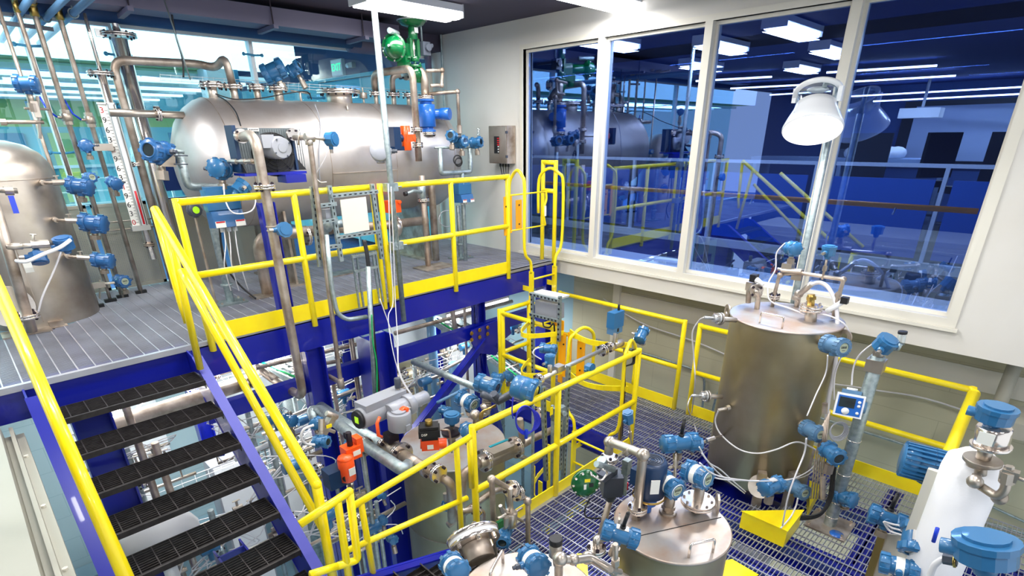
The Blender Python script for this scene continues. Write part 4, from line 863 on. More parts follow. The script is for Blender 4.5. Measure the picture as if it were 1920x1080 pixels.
t = thing('blind_flange', 'round blind flange low between the near pipe and the brown vessel', 'flange', at(18, 575, Y=5.75)); part('disc', 'chrome', t, lambda b: b.cyl(at(18, 575, Y=5.8), at(18, 575, Y=5.76), .16, n=30)); part('neck', 'pipe_steel', t, lambda b: b.cyl(at(18, 575, Y=5.95), at(18, 575, Y=5.8), .09))
# ---- in front of the vessel
q = at(298, 285, Y=5.5); inst('large dark blue transmitter with open port on the bent galvanised bracket', q, pxm(q, 41), (-.75, -.6, .15), col='rose_dark', disp='off', neck=.25, sensor=.4, L=1.25)
t = pipe('bent galvanised bracket pipe in front of the left vessel head', [at(335, 283, Y=5.45), at(352, 350, Y=5.45), at(440, 352, Y=5.45)], .034, 'galvanised', .05); part('end_cap', 'galvanised', t, lambda b: b.cyl(at(335, 286, Y=5.45), at(335, 281, Y=5.45), .042)); part('mounting_plate', 'steel', t, lambda b: b.prism([at(300, 312, Y=5.43), at(328, 288, Y=5.43), at(330, 313, Y=5.43)], (0, .01, 0))); part('u_bolt', 'dark_grey', t, lambda b: [b.tube([at(326, y, Y=5.38), at(352, y, Y=5.38)], .006, 6) for y in (292, 308)])
q = at(413, 316, Y=5.2); inst('blue transmitter beside the fan cooler at the left', q, pxm(q, 36), (-.7, -.65, .1), neck=.2, sensor=.3, glandside=-1, L=.9)
b = PB('steel'); b.tube([at(428, 303, Y=5.15), at(486, 303, Y=4.7)], .014, 10); [b.cyl(at(x, 303, Y=5.15-(x-428)*.0078), at(x+8, 303, Y=5.15-(x-420)*.0078), .022, n=8) for x in (436, 452, 466)]; tag(obj('instrument_tubing', b, None), 'steel tubing from the left blue transmitter to the near vertical pipe', 'tubing')
def jbox(lab, px, py, yy, w, h, label2=True):
    q = at(px, py, Y=yy); t = thing('junction_box', lab, 'junction box', q, 'blue junction boxes on poles')
    part('upper_case', 'rosemount', t, lambda b: (b.box(q+Z_*h*.22, (w, .11, h*.5)), b.box(q+Z_*h*.5, (w*.86, .09, h*.1)))); part('lower_case', 'rose_dark', t, lambda b: b.prism([(q.x-w*.47, q.y-.08, q.z-h*.05), (q.x-w*.47, q.y-.11, q.z-h*.45), (q.x-w*.47, q.y+.05, q.z-h*.5), (q.x-w*.47, q.y+.05, q.z-h*.02)], (w*.94, 0, 0)))
    for k in (-1, 1): part('warning_label', 'label', t, lambda b: b.box((q.x+k*w*.3, q.y-.114, q.z-h*.37), (w*.3, .003, h*.16))); part('label_stripe', 'red', t, lambda b: b.box((q.x+k*w*.3, q.y-.117, q.z-h*.31), (w*.26, .002, h*.035)))
    for k in (-1, 0, 1): part('cable_gland', 'white', t, lambda b: b.cyl((q.x+k*w*.2, q.y-.03, q.z-h*.49), (q.x+k*w*.2, q.y-.03, q.z-h*.6), .018, n=8))
    return q
q = jbox('blue junction box with warning labels on the galvanised stand at the left', 418, 390, 5.2, .27, .32)
q = jbox('blue junction box behind the upper railing near the ladder', 867, 362, 5.42, .2, .22)
def stand(lab, base, top, r, mt='galvanised', yy=None):
    B = at(*base, Z=0); T = at(*top, Y=B.y); t = thing('pipe_stand', lab, 'stand', B)
    part('post', mt, t, lambda b: b.cyl(B, (B.x, B.y, T.z), r)); part('base_plate', mt, t, lambda b: b.box((B.x, B.y, .008), (.27, .2, .016))); part('anchor_bolt', 'steel', t, lambda b: [b.cyl((B.x+i*.1, B.y+j*.07, .01), (B.x+i*.1, B.y+j*.07, .035), .01, n=6) for i in (-1, 1) for j in (-1, 1)]); part('collar', 'galvanised', t, lambda b: b.cyl((B.x, B.y, .17), (B.x, B.y, .19), r*1.5))
    return B
stand('galvanised pole on a bolted base plate carrying the left blue junction box', (433, 568), (412, 350), .036)
stand('galvanised pole carrying the blue junction box near the ladder', (864, 484), (864, 385), .03)
t = pipe('wide elbow pipe coming out of the deck below the vessel, flanged at its right end', [at(502, 552, Z=0), V((at(502, 552, Z=0).x, at(502, 552, Z=0).y, at(478, 455, Y=5.66).z+.06)), at(620, 430, Y=5.66)], .055, 'pipe_steel', .16, fls=[(at(575, 442, Y=5.66), X_, .1, dict(n=6, br=.01))])
t = pipe('pipe continuing the flanged line to the right under the vessel', [at(620, 430, Y=5.66), at(705, 424, Y=5.66), at(800, 413, Y=5.66)], .05, 'pipe_steel', 0, fls=[(at(742, 423, Y=5.66), X_, .115, dict(n=8, br=.01))])
t = thing('ball_valve', 'cast grey valve with small grips behind the cable frame', 'valve', at(612, 420, Y=5.5)); part('body', 'galvanised', t, lambda b: (b.sph(at(612, 420, Y=5.5), .07, 12, (1, 1, 1.3)), b.cyl(at(603, 425, Y=5.5), at(645, 418, Y=5.5), .04), b.cyl(at(610, 400, Y=5.5), at(612, 450, Y=5.5), .025)))
for a0, a1, r, lab in (((803, 500), (778, 330), .034, 'left pipe of the pair below the blue valve'), ((818, 488), (790, 215), .045, 'right thicker pipe of the pair below the blue valve')):
    B = at(*a0, Z=0); tp = at(*a1, Y=B.y)
    if r > .04: BV = B
    pipe('vertical '+lab, [B, (B.x, B.y, tp.z)], r, 'pipe_steel', 0, fls=([((B.x, B.y, at(793, 375, Y=B.y).z), Z_, .07, dict(n=4, br=.009))] if r < .04 else []))
# blue magnetic flow tube
bz0 = at(803, 245, Y=BV.y).z-.03; bz1 = at(800, 183, Y=BV.y).z
t = thing('flow_tube', 'bright blue flow tube with flanges in the thick vertical pipe', 'flow meter', (BV.x, BV.y, bz0))
part('body', 'valve_blue', t, lambda b: (b.cyl((BV.x, BV.y, bz0+.07), (BV.x, BV.y, bz1-.07), .1, n=28), b.cyl((BV.x, BV.y, bz0+.03), (BV.x, BV.y, bz0+.07), .07), b.cyl((BV.x, BV.y, bz1-.07), (BV.x, BV.y, bz1-.03), .07), b.cyl((BV.x, BV.y, bz0+.015), (BV.x, BV.y, bz0+.04), .098), b.cyl((BV.x, BV.y, bz1-.04), (BV.x, BV.y, bz1-.015), .098)))
fl(t, (BV.x, BV.y, bz0), Z_, .1, n=6, br=.011); fl(t, (BV.x, BV.y, bz1), Z_, .1, n=6, br=.011)
part('terminal_box', 'valve_blue', t, lambda b: (b.cyl((BV.x+.09, BV.y-.02, bz1-.17), (BV.x+.24, BV.y-.08, bz1-.17), .055), b.cyl((BV.x+.15, BV.y-.08, bz1-.17), (BV.x+.20, BV.y-.18, bz1-.17), .065, n=20)))
# piping above the flow tube
zt = at(800, 165, Y=BV.y).z
pipe('elbowed pipe rising from the blue flow tube to the green control valve', [(BV.x, BV.y, bz1+.02), (BV.x, BV.y, at(790, 132, Y=BV.y).z), at(762, 128, Y=BV.y+.1)], .046, 'pipe_steel', .12)
BX2 = at(778, 330, Y=5.5)
pipe('tall pipe bending over in front of the vessel crown, right of the conduit', [(at(803, 500, Z=0).x, 5.5, 1.2), (at(803, 500, Z=0).x, 5.5, at(772, 128, Y=5.5).z), at(700, 138, Y=6.1), V((n6.x, VY, 1.94))], .038, 'pipe_steel', .1, fls=[((at(803, 500, Z=0).x, 5.5, at(783, 243, Y=5.5).z), Z_, .065, dict(n=4)), ((at(803, 500, Z=0).x, 5.5, at(785, 272, Y=5.5).z), Z_, .062, dict(n=4))])
pipe('short hooked pipe from the vessel crown to the green valve body', [V((n7.x, VY, 1.94)), V((n7.x, VY, 2.12)), at(762, 140, Y=6.1)], .034, 'pipe_steel', .1)
t = pipe('small square loop of threaded pipe beside the green valve', [at(800, 133, Y=5.6), at(830, 132, Y=5.6), at(828, 160, Y=5.6), at(808, 161, Y=5.6)], .018, 'pipe_steel', .02)
for p in ((829, 132), (828, 160)): part('elbow', 'pipe_steel', t, lambda b: b.sph(at(*p, Y=5.6), .03, 10))
t = pipe('thin pipe turning down at the right end of the vessel', [V((BV.x, BV.y, at(815, 175, Y=5.5).z)), at(858, 172, Y=5.5), at(862, 262, Y=5.5)], .02, 'pipe_steel', .02); part('elbow', 'pipe_steel', t, lambda b: b.sph(at(858, 172, Y=5.5), .032, 10)); part('union', 'pipe_steel', t, lambda b: b.cyl(at(861, 235, Y=5.5), at(862, 250, Y=5.5), .03, n=8))
# green control valve and green actuator
c = at(776, 95, Y=5.75)
t = thing('control_valve', 'green control valve with a wide mushroom shaped diaphragm top', 'valve', (c.x, c.y, c.z-.3), 'green diaphragm actuators')
def zz(py): return at(776, py, Y=5.75).z
part('diaphragm_case', 'green', t, lambda b: b.lathe([(.05, zz(52)), (.12, zz(48)), (.155, zz(40)), (.155, zz(38)), (.14, zz(33)), (.06, zz(31)), (0, zz(31))], (c.x, c.y, 0), Z_, 32)); part('case_rim', 'aluminium', t, lambda b: b.lathe([(.158, zz(40.5)), (.165, zz(40)), (.165, zz(37.5)), (.158, zz(37))], (c.x, c.y, 0), Z_, 32))
part('yoke', 'green', t, lambda b: (b.cyl((c.x, c.y, zz(75)), (c.x, c.y, zz(50)), .055, .05), b.bbox((c.x-.065, c.y-.03, zz(108)), (c.x-.03, c.y+.03, zz(73))), b.bbox((c.x+.03, c.y-.03, zz(108)), (c.x+.065, c.y+.03, zz(73))), b.cyl((c.x, c.y, zz(116)), (c.x, c.y, zz(106)), .055)))
part('valve_stem', 'chrome', t, lambda b: (b.cyl((c.x, c.y, zz(108)), (c.x, c.y, zz(75)), .012), b.cyl((c.x, c.y, zz(93)), (c.x, c.y, zz(86)), .02, n=6)))
part('bonnet', 'green', t, lambda b: (b.cyl((c.x, c.y, zz(127)), (c.x, c.y, zz(122)), .08), b.cyl((c.x, c.y, zz(155)), (c.x, c.y, zz(122)), .06), b.sph((c.x, c.y, zz(138)), .085, 14)))
part('bonnet_bolt', 'green', t, lambda b: b.bolts((c.x, c.y, zz(124)), Z_, .065, .07, .012, 6, mt='green')); part('name_plate', 'aluminium', t, lambda b: b.box((c.x+.01, c.y-.056, zz(58)), (.05, .004, .05)))
part('positioner', 'dark_grey', t, lambda b: (b.box((c.x+.13, c.y-.02, zz(90)), (.1, .1, .13)), b.cyl((c.x+.14, c.y-.1, zz(88)), (c.x+.14, c.y-.04, zz(88)), .04), b.cyl((c.x+.19, c.y-.09, zz(84)), (c.x+.19, c.y-.04, zz(84)), .02)))
part('yoke_tube', 'galvanised', t, lambda b: b.tube([(c.x+.12, c.y, zz(80)), (c.x+.12, c.y, zz(45)), (c.x+.1, c.y, zz(40))], .01, 8))
g = at(741, 90, Y=5.6)
t = thing('rotary_actuator', 'green rotary actuator with round domed cover left of the control valve', 'actuator', g, 'green diaphragm actuators')
ax = V((-.8, -.55, .0)).normalized(); sx = ax.cross(Z_)
part('diaphragm_case', 'green', t, lambda b: (b.lathe([(0, .16), (.045, .15), (.085, .11), (.105, .06), (.112, .045)], g, ax, 30), b.lathe([(.13, .045), (.13, .02), (.1, .01), (.08, -.02), (.0, -.02)], g, ax, 30), b.lathe([(.112, .047), (.13, .045)], g, ax, 30)))
part('case_bolt', 'chrome', t, lambda b: [b.cyl(g+ax*.04+(sx*math.cos(k*.785)+Z_*math.sin(k*.785))*.121, g+ax*.055+(sx*math.cos(k*.785)+Z_*math.sin(k*.785))*.121, .009, n=6) for k in range(8)])
part('body', 'green', t, lambda b: (b.cyl(g-ax*.02, g-ax*.2, .065), b.box(g-ax*.25, (.1, .12, .14), (ax, sx, Z_)), b.box(g-ax*.22-Z_*.1, (.14, .1, .1), (ax, sx, Z_)), b.cyl(g-ax*.2-Z_*.12, g-ax*.2-Z_*.22, .05))); part('air_fitting', 'galvanised', t, lambda b: (b.cyl(g+ax*.15, g+ax*.19, .012), b.cyl(g+Z_*.14+ax*.12, g+Z_*.14-ax*.1, .028)))
fl(t, at(762, 138, Y=5.95), (1, .3, 0), .07, n=4); 
# fan cooler with motor
P4 = 5.05; q = at(500, 285, Y=P4)
t = thing('fan_cooler', 'oil cooler with black fan and grey motor on a blue bracket before the vessel', 'cooler', at(490, 325, Y=P4))
L0 = at(438, 240, Y=P4); R0 = at(536, 240, Y=P4); bz = at(490, 322, Y=P4).z; tz = L0.z
part('radiator_core', 'radiator', t, lambda b: (b.bbox((L0.x, P4, bz), (R0.x+.02, P4+.1, tz)), [b.bbox((L0.x+.01+i*.02, P4-.004, bz+.01), (L0.x+.016+i*.02, P4, tz-.01)) for i in range(28)]))
part('side_frame', 'navy', t, lambda b: (b.bbox((L0.x-.03, P4-.04, bz), (L0.x, P4+.12, tz+.02)), b.bbox((R0.x+.02, P4-.04, bz), (R0.x+.04, P4+.12, tz))))
fc = at(515, 290, Y=P4-.05)
part('fan_guard', 'black', t, lambda b: ([b.torus(fc-Y_*(.02*(k < 4)), Y_, .06+k*.028, .0035, 28, 5) for k in range(5)], b.cyl(fc+Y_*.06, fc+Y_*.0, .175, n=32), [b.tube([fc-Y_*.03, fc+V((math.cos(a), 0, math.sin(a)))*.175], .003, 5) for a in [k*.785 for k in range(8)]]))
mc = at(527, 277, Y=P4-.2)
part('motor', 'grey_paint', t, lambda b: (b.cyl(mc+Y_*.15-X_*.05, mc, .088, n=28), b.box(mc+V((-.1, .04, .05)), (.1, .1, .1)), b.cyl(mc, mc-Y_*.025, .08, n=28), b.cyl(mc-Y_*.025, mc-Y_*.03, .035, n=24)))
part('motor_bolt', 'dark_grey', t, lambda b: [b.cyl(mc+V((math.cos(a), 0, math.sin(a)))*.072-Y_*.02, mc+V((math.cos(a), 0, math.sin(a)))*.072-Y_*.032, .007, n=6) for a in (.5, 2.1, 3.7, 5.2)])
part('bracket', 'blue_beam', t, lambda b: (b.bbox((L0.x-.03, P4-.12, bz-.025), (R0.x+.07, P4+.12, bz-.005)), b.bbox((fc.x, P4-.2, bz-.09), (R0.x+.02, P4-.02, bz-.025)))); part('gusset', 'black', t, lambda b: (b.prism([(L0.x-.01, P4-.02, bz), (L0.x-.01, P4-.12, bz), (L0.x-.01, P4-.02, bz+.1)], (.01, 0, 0)), b.prism([(R0.x+.03, P4-.02, bz), (R0.x+.12, P4-.02, bz), (R0.x+.03, P4-.02, bz+.12)], (0, .008, 0))))
part('name_plate', 'label', t, lambda b: b.box(at(475, 243, Y=P4-.01), (.09, .004, .025)))
part('name_marks', 'ink', t, lambda b: [b.box(at(468+i*3, 243, Y=P4-.014), (.008, .002, .01)) for i in range(6)])
fl(t, at(452, 255, Y=4.95), Y_, .055, n=4, br=.009); fl(t, at(548, 252, Y=4.98), Y_, .05, n=4, br=.009)
# near big pipe with elbow at top, drop through to below
NX = at(505, 400, Y=4.42).x
t = pipe('near vertical pipe bending over at the fan cooler and dropping past the railing', [at(456, 257, Y=4.9), at(470, 253, Y=4.55), (NX, 4.42, at(480, 268, Y=4.42).z), (NX, 4.42, -.66), (NX-.0, 5.1, -.68), (NX-.05, 5.3, -.6)], .038, 'pipe_steel', .13, fls=[((NX, 4.42, at(497, 350, Y=4.42).z), Z_, .078, dict(n=4, br=.012))])
part('clamp', 'pipe_steel', t, lambda b: [b.cyl((NX, 4.42, z), (NX, 4.42, z+.012), .043) for z in (.82, .79)])
q = at(532, 431, Y=4.3); head('teal blue sensor head clamped on the near vertical pipe at rail height', q, pxm(q, 29), up=(.45, -.8, .1), side=(-1, 0, .1), stem=.0, col='rosemount', H=.5)
pipe('short pipe with elbow leaving the lower end of the near vertical pipe', [(NX, 5.0, -.66), (NX, 5.6, -.66), (NX-.5, 5.6, -.66)], .036, 'pipe_steel', .1, fls=[((NX-.35, 5.6, -.66), X_, .075, dict(n=6))])
TX = at(600, 450, Y=4.4).x
t = pipe('slim vertical pipe right of the fan cooler, dropping past the railing to the lower level', [at(552, 258, Y=4.8), at(580, 258, Y=4.42), (TX, 4.42, -.63), (TX, 5.2, -.63)], .021, 'pipe_steel', .03)
part('tee', 'steel', t, lambda b: (b.cyl(at(572, 258, Y=4.42), at(588, 258, Y=4.42), .034), b.cyl(at(579, 262, Y=4.42), at(580, 272, Y=4.42), .03), b.cyl(at(588, 258, Y=4.42), at(608, 261, Y=4.42), .012), b.cyl(at(560, 245, Y=4.6), at(560, 272, Y=4.6), .008)))
part('elbow', 'pipe_steel', t, lambda b: b.cyl((TX, 4.42, -.68), (TX, 4.42, -.59), .033))
q = at(621, 261, Y=4.42); head('blue sensor head right of the fan cooler in front of the vessel', q, pxm(q, 27), up=(.1, -.2, 1), side=(0, 0, -1), stem=0, col='rosemount')
wire('white cable hanging from the sensor head right of the fan cooler', [at(616, 280, Y=4.42), at(605, 305, Y=4.45), at(592, 328, Y=4.5), at(600, 341, Y=4.5), at(612, 341, Y=4.5)])
# cable frame of slotted channel at the railing
def channelbar(b, A, B, w=.03, d=.03, slots=True):
    A = V(A); B = V(B); b.bar(A, B, w, d, (0, -1, 0) if abs((B-A).normalized().z) > .7 else Z_)
    if slots:
        dd = (B-A).normalized(); L = (B-A).length; k = int(L/.05)
        for i in range(k):
            c = A+dd*(.025+i*.05); b.box(c-Y_*(d/2+.0005), (.024 if abs(dd.z) < .7 else .009, .002, .009 if abs(dd.z) < .7 else .024), mt='gasket')
t = thing('channel_rack', 'frame of slotted metal channel with a blank plate on the upper railing', 'frame', at(660, 420, Y=4.48))
yy = 4.47
for a0, a1 in (((585, 350), (600, 500)), ((617, 348), (640, 490)), ((697, 345), (716, 485))): part('upright', 'galvanised', t, lambda b: channelbar(b, at(*a0, Y=yy), at(*a1, Y=yy), .035, .03))
for a0, a1 in (((620, 368), (708, 359)), ((629, 446), (713, 434)), ((590, 387), (630, 382)), ((597, 417), (632, 411)), ((603, 465), (640, 460))): part('crossbar', 'galvanised', t, lambda b: channelbar(b, at(*a0, Y=yy-.02), at(*a1, Y=yy-.02), .03, .03))
part('blank_plate', 'trim', t, lambda b: b.prism([at(638, 375, Y=yy-.04), at(686, 369, Y=yy-.04), at(693, 431, Y=yy-.04), at(646, 439, Y=yy-.04)], (0, .01, 0))); part('instrument_case', 'grey_paint', t, lambda b: b.box(at(616, 402, Y=yy+.05), (.09, .08, .09)))
t = thing('channel_rack', 'smaller slotted channel frame hanging over the toe board, cables behind it', 'frame', at(685, 520, Y=4.5))
for a0, a1 in (((660, 478), (674, 578)), ((668, 476), (682, 576)), ((698, 472), (712, 568)), ((704, 471), (718, 566))): part('upright', 'galvanised', t, lambda b: channelbar(b, at(*a0, Y=4.5), at(*a1, Y=4.5), .014, .02, False))
for a0, a1 in (((660, 482), (706, 474)), ((664, 510), (708, 500))): part('crossbar', 'galvanised', t, lambda b: channelbar(b, at(*a0, Y=4.47), at(*a1, Y=4.47), .025, .02))
# galvanised conduit through both floors
CXX = 2.905
t = pipe('tall galvanised conduit clamped to the upper railing, rising to the ceiling', [(CXX, 4.46, -.22), (CXX, 4.46, ZC)], .026, 'galvanised', 0)
for z in (1.04, .52): part('clamp', 'galvanised', t, lambda b: (b.box((CXX, 4.47, z), (.12, .07, .07)), b.cyl((CXX-.03, 4.42, z), (CXX-.03, 4.4, z), .008), b.cyl((CXX+.03, 4.46, z), (CXX+.1, 4.44, z), .006)))
# orange actuator with limit switch, round grey transmitter
c = at(761, 259, Y=5.3); h = pxm(c, 42)
t = thing('valve_actuator', 'orange valve actuator with dark switch box before the vessel', 'actuator', c, 'orange valve actuators')
part('cylinder', 'orange', t, lambda b: (b.cyl(c-Z_*h*.5, c+Z_*h*.5, h*.22, n=10), b.box(c+X_*h*.12, (h*.5, h*.45, h*.3)), b.cyl(c+X_*h*.3-Y_*h*.1, c+X_*h*.3-Y_*h*.25, h*.09))); part('switch_box', 'navy', t, lambda b: (b.box(c-X_*h*.6, (h*.35, h*.5, h*.9)), b.cyl(c-X_*h*.43, c-X_*h*.2, h*.15), b.box(c+V((-h*.45, 0, -h*.42)), (h*.9, h*.2, h*.16)))); part('warning_label', 'label', t, lambda b: b.box(c+V((h*.05, -h*.23, h*.2)), (h*.15, .003, h*.1))); part('drive_stem', 'steel', t, lambda b: b.cyl(c, (at(803, 500, Z=0).x, 5.5, c.z), .014))
c = at(712, 284, Y=4.55); t = inst('round light grey gauge transmitter clamped left of the tall conduit', c, pxm(c, 37), (-.55, -.8, .15), col='grey_paint', neck=.2, sensor=.0, gland=1, lobes=0, L=.8, group='grey transmitters'); part('clamp', 'galvanised', t, lambda b: b.tube([c, (CXX, 4.46, c.z)], .014, 8))
c = at(735, 387, Y=5.6)
t = thing('valve_actuator', 'orange actuator box behind the tall conduit below rail height', 'actuator', c, 'orange valve actuators'); part('case', 'orange', t, lambda b: (b.box(c, (.15, .14, .13)), b.cyl(c+V((.05, -.06, .05)), c+V((.05, -.1, .05)), .02))); part('wafer_valve', 'steel', t, lambda b: (b.cyl(c-Z_*.08, c-Z_*.2, .02), b.cyl(c+V((-.03, 0, -.25)), c+V((.05, 0, -.25)), .09, n=26)))
t = thing('lever_valve', 'grey lever operated valve on the left pipe of the pair', 'valve', at(783, 362, Y=5.45)); part('body', 'galvanised', t, lambda b: (b.cyl(at(790, 372, Y=5.45), at(790, 350, Y=5.45), .05), b.tube([at(790, 360, Y=5.4), at(775, 358, Y=5.35), at(763, 363, Y=5.35)], .018, 8))); part('cap', 'black', t, lambda b: b.cyl(at(763, 363, Y=5.35), at(758, 364, Y=5.35), .024))
# cluster at the right end
for (px, py), D, f_, disp, lab in (((848, 256), 20, (-.8, -.5, .2), 'off', 'small blue transmitter facing left at the right end of the vessel'), ((864, 266), 21, (.1, -1, .1), 'dark', 'small blue transmitter hanging over a coil at the right end of the vessel'), ((893, 267), 19, (.25, -.9, .1), 'dark', 'small blue transmitter with upright sight tube near the cream wall')):
    q = at(px, py, Y=5.35); inst(lab, q, pxm(q, D), f_, col='rosemount', disp=disp, neck=.2, sensor=.4, L=1.1)
t = pipe('u shaped galvanised bracket tube at the right end of the vessel', [at(825, 278, Y=5.4), at(827, 325, Y=5.4), at(882, 322, Y=5.4), at(881, 278, Y=5.4)], .028, 'galvanised', .03); part('crossbar', 'galvanised', t, lambda b: b.tube([at(815, 277, Y=5.4), at(892, 277, Y=5.4)], .012, 8)); q = at(866, 323, Y=5.4); part('post', 'galvanised', t, lambda b: b.cyl((q.x, q.y, 0), (q.x, q.y, q.z), .026))
b = PB('clear_glass'); b.cyl(at(897, 258, Y=5.35), at(897, 240, Y=5.35), .018); tag(obj('sight_tube', b, None), 'small clear sight tube on the transmitter nearest the cream wall', 'gauge')
b = PB('black'); b.torus(at(858, 300, Y=5.3), (.3, 1, 0), .05, .008, 20, 6); b.torus(at(860, 304, Y=5.3), (.2, 1, .1), .045, .008, 20, 6); tag(obj('cable_coil', b, None), 'black cable coil under the small blue transmitters', 'cable')
wire('coil of pale cable left of the junction box near the ladder', [at(838+15*math.cos(a)*(1+.08*math.sin(5*a)), 410+15*math.sin(a), Y=5.2) for a in [k*.5 for k in range(27)]], .004, 'wire_grey')
# wall cabinet
t = thing('control_cabinet', 'bronze grey steel control cabinet on the cream wall left of the window', 'cabinet', (XW-.1, 5.55, 1.2))
part('case', 'pipe_steel', t, lambda b: b.bbox((XW-.16, 5.33, 1.13), (XW-.01, 5.66, 1.57))); part('door', 'steel', t, lambda b: (b.bbox((XW-.172, 5.34, 1.14), (XW-.162, 5.65, 1.56))))
part('control_panel', 'ink', t, lambda b: b.bbox((XW-.177, 5.46, 1.25), (XW-.172, 5.55, 1.45))); part('indicator', 'red', t, lambda b: [b.bbox((XW-.181, 5.455, z), (XW-.176, 5.49, z+.012)) for z in (1.42, 1.395, 1.37, 1.345)]); part('push_button', 'white', t, lambda b: [b.cyl((XW-.176, 5.47, z), (XW-.184, 5.47, z), .009, n=10) for z in (1.27, 1.30, 1.33)]); part('hinge', 'dark_grey', t, lambda b: [b.bbox((XW-.18, 5.325, z), (XW-.15, 5.34, z+.03)) for z in (1.2, 1.48)])
part('cable_gland', 'black', t, lambda b: [b.cyl((XW-.09, 5.38+i*.05, 1.13), (XW-.09, 5.38+i*.05, 1.09), .014, n=8) for i in range(4)])
for i in range(4): wire('black cable below the wall cabinet, number %s from the left' % ['one', 'two', 'three', 'four'][3-i], [(XW-.09, 5.38+i*.05, 1.1), (XW-.09, 5.39+i*.03, .95), (XW-.05, 5.42, .8), (XW-.04, 5.42, .02)], .006, 'black')
# transmitters on the crown
q = at(513, 133, Y=VY); inst('blue transmitter with orange plug on the fourth flange of the vessel crown', q, pxm(q, 33), (.75, -.5, .35), col='rosemount', disp='off', neck=.15, sensor=.25, L=1.2, gland=0)
q = at(552, 129, Y=VY); inst('smaller blue transmitter on a slim stem on the vessel crown', q, pxm(q, 22), (.5, -.6, .4), col='rosemount', disp='off', neck=.5, sensor=.6, L=1)
tag(obj('instrument_tubing', PB('steel').tube([at(545, 170, Y=VY), at(582, 176, Y=VY)], .008, 8), None), 'small steel tubing run on the vessel crown left of the manway', 'tubing')
wire('black cable lying along the vessel crown', [at(404, 176, Y=5.95), at(440, 186, Y=5.95), at(490, 184, Y=5.95), at(540, 175, Y=5.95), at(575, 172, Y=6.0), at(584, 186, Y=5.9)], .006, 'black')
wire('black cable curving down from the crown to the fan cooler', [at(408, 180, Y=5.75), at(425, 190, Y=5.6), at(442, 210, Y=5.4), at(451, 235, Y=5.1)], .006, 'black')
wire('thin grey cable over the vessel front between fan cooler and conduit', [at(590, 195, Y=5.72), at(600, 230, Y=5.62), at(598, 290, Y=5.6), at(600, 345, Y=5.6)], .005, 'wire_grey')
wire('white cable looping under the left junction box transmitter', [at(455, 350, Y=5.1), at(478, 370, Y=4.95), at(472, 395, Y=4.9), at(440, 400, Y=4.9), at(424, 380, Y=4.95), at(419, 345, Y=5.05)], .006)
q = at(452, 353, Y=5.0); head('small blue port head above the rail left of the near flange', q, pxm(q, 30), up=(.5, -.5, .5), side=(0, -1, .2), col='rosemount', stem=0, H=.8)
q = at(364, 394, Y=5.4); tag(obj('gauge_post', PB('pipe_steel').cyl((q.x, q.y+.02, 0), (q.x, q.y+.02, q.z), .012, n=8), None), 'thin post under the round dark gauge behind the rail corner', 'post'); inst('round dark gauge with green display behind the rail corner', q, pxm(q, 24), (.2, -1, .1), col='dark_grey', disp='green', neck=0, sensor=0, gland=0, L=.6, lobes=0, group='grey transmitters').name
wire('black cable bundle beside the left junction box stand', [at(412, 425, Y=5.3), at(415, 460, Y=5.3), at(424, 500, Y=5.3), at(450, 535, Y=5.3), at(480, 560, Y=5.2)], .009, 'black')
for i, x in enumerate((419, 428, 440)): wire('white cable from the left junction box to the deck, %s' % ('left', 'middle', 'right')[i], [at(x, 425, Y=5.15), at(x+4, 460, Y=5.1), at(x+2+i*5, 500, Y=5.1), at(x+14+i*6, 545, Y=5.2)], .005)
for i, (x, c_) in enumerate(((330, 'black'), (310, 'galvanised'), (326, 'galvanised'))):
    pass
tag(obj('ceiling_cable', PB('galvanised').tube([at(308, 0, Y=6.0), at(357, 150, Y=6.0)], .006, 6), None), 'thin straight hanger wire from the ceiling above the vessel left head', 'cable')
wire('black cable falling from the ceiling behind the hanger wire', [at(318, 0, Y=6.3), at(328, 60, Y=6.3), at(342, 110, Y=6.3), at(344, 145, Y=6.3)], .008, 'black')
b = PB('bg_white'); [b.tube([at(300, 140+k*5, Y=6.55), at(800, 172+k*5, Y=6.55)], .003, 5) for k in range(3)]; [b.tube([at(300+i*20, 138+i*1.3, Y=6.55), at(300+i*20, 152+i*1.3, Y=6.55)], .0025, 5) for i in range(26)]; tag(obj('cable_tray', b, None), 'thin wire mesh cable tray running behind the vessel crown', 'cable tray')
# ================================================================ TALL TANK ON THE LOWER PLATFORM
def lidtank(lab, c, r, ztop, zbot, handle, seam=True, n=64):
    t = thing('process_tank', lab, 'tank', (c.x, c.y, zbot), None)
    part('shell', 'tank_steel', t, lambda b: b.lathe([(0, zbot), (r, zbot), (r, ztop-.012)], (c.x, c.y, 0), Z_, n))
    part('lid', 'lid_steel', t, lambda b: (b.lathe([(r+.004, ztop-.012), (r+.012, ztop-.01), (r+.012, ztop), (r+.006, ztop+.003)], (c.x, c.y, 0), Z_, n), b.lathe([(r+.006, ztop+.003), (0, ztop+.003)], (c.x, c.y, 0), Z_, n)))
    for h in handle:
        A = at(*h[0], Z=ztop); B = at(*h[1], Z=ztop); part('lid_handle', 'chrome', t, lambda b: b.tube([A, A+Z_*.09, B+Z_*.09, B], .008, 8, .02))
    return t
Z1 = .08; R1 = .42
t1 = lidtank('tall dull stainless tank with flat lid below the window', T1, R1, Z1, -1.38, [((1424, 606), (1466, 616))])
for a in (3.6, 4.2, .6, 5.4): part('support_leg', 'pipe_steel', t1, lambda b: b.bar((T1.x+(R1+.03)*math.cos(a), T1.y+(R1+.03)*math.sin(a), -1.15), (T1.x+(R1+.03)*math.cos(a), T1.y+(R1+.03)*math.sin(a), -1.75), .07, .06, (math.cos(a), math.sin(a), 0)))
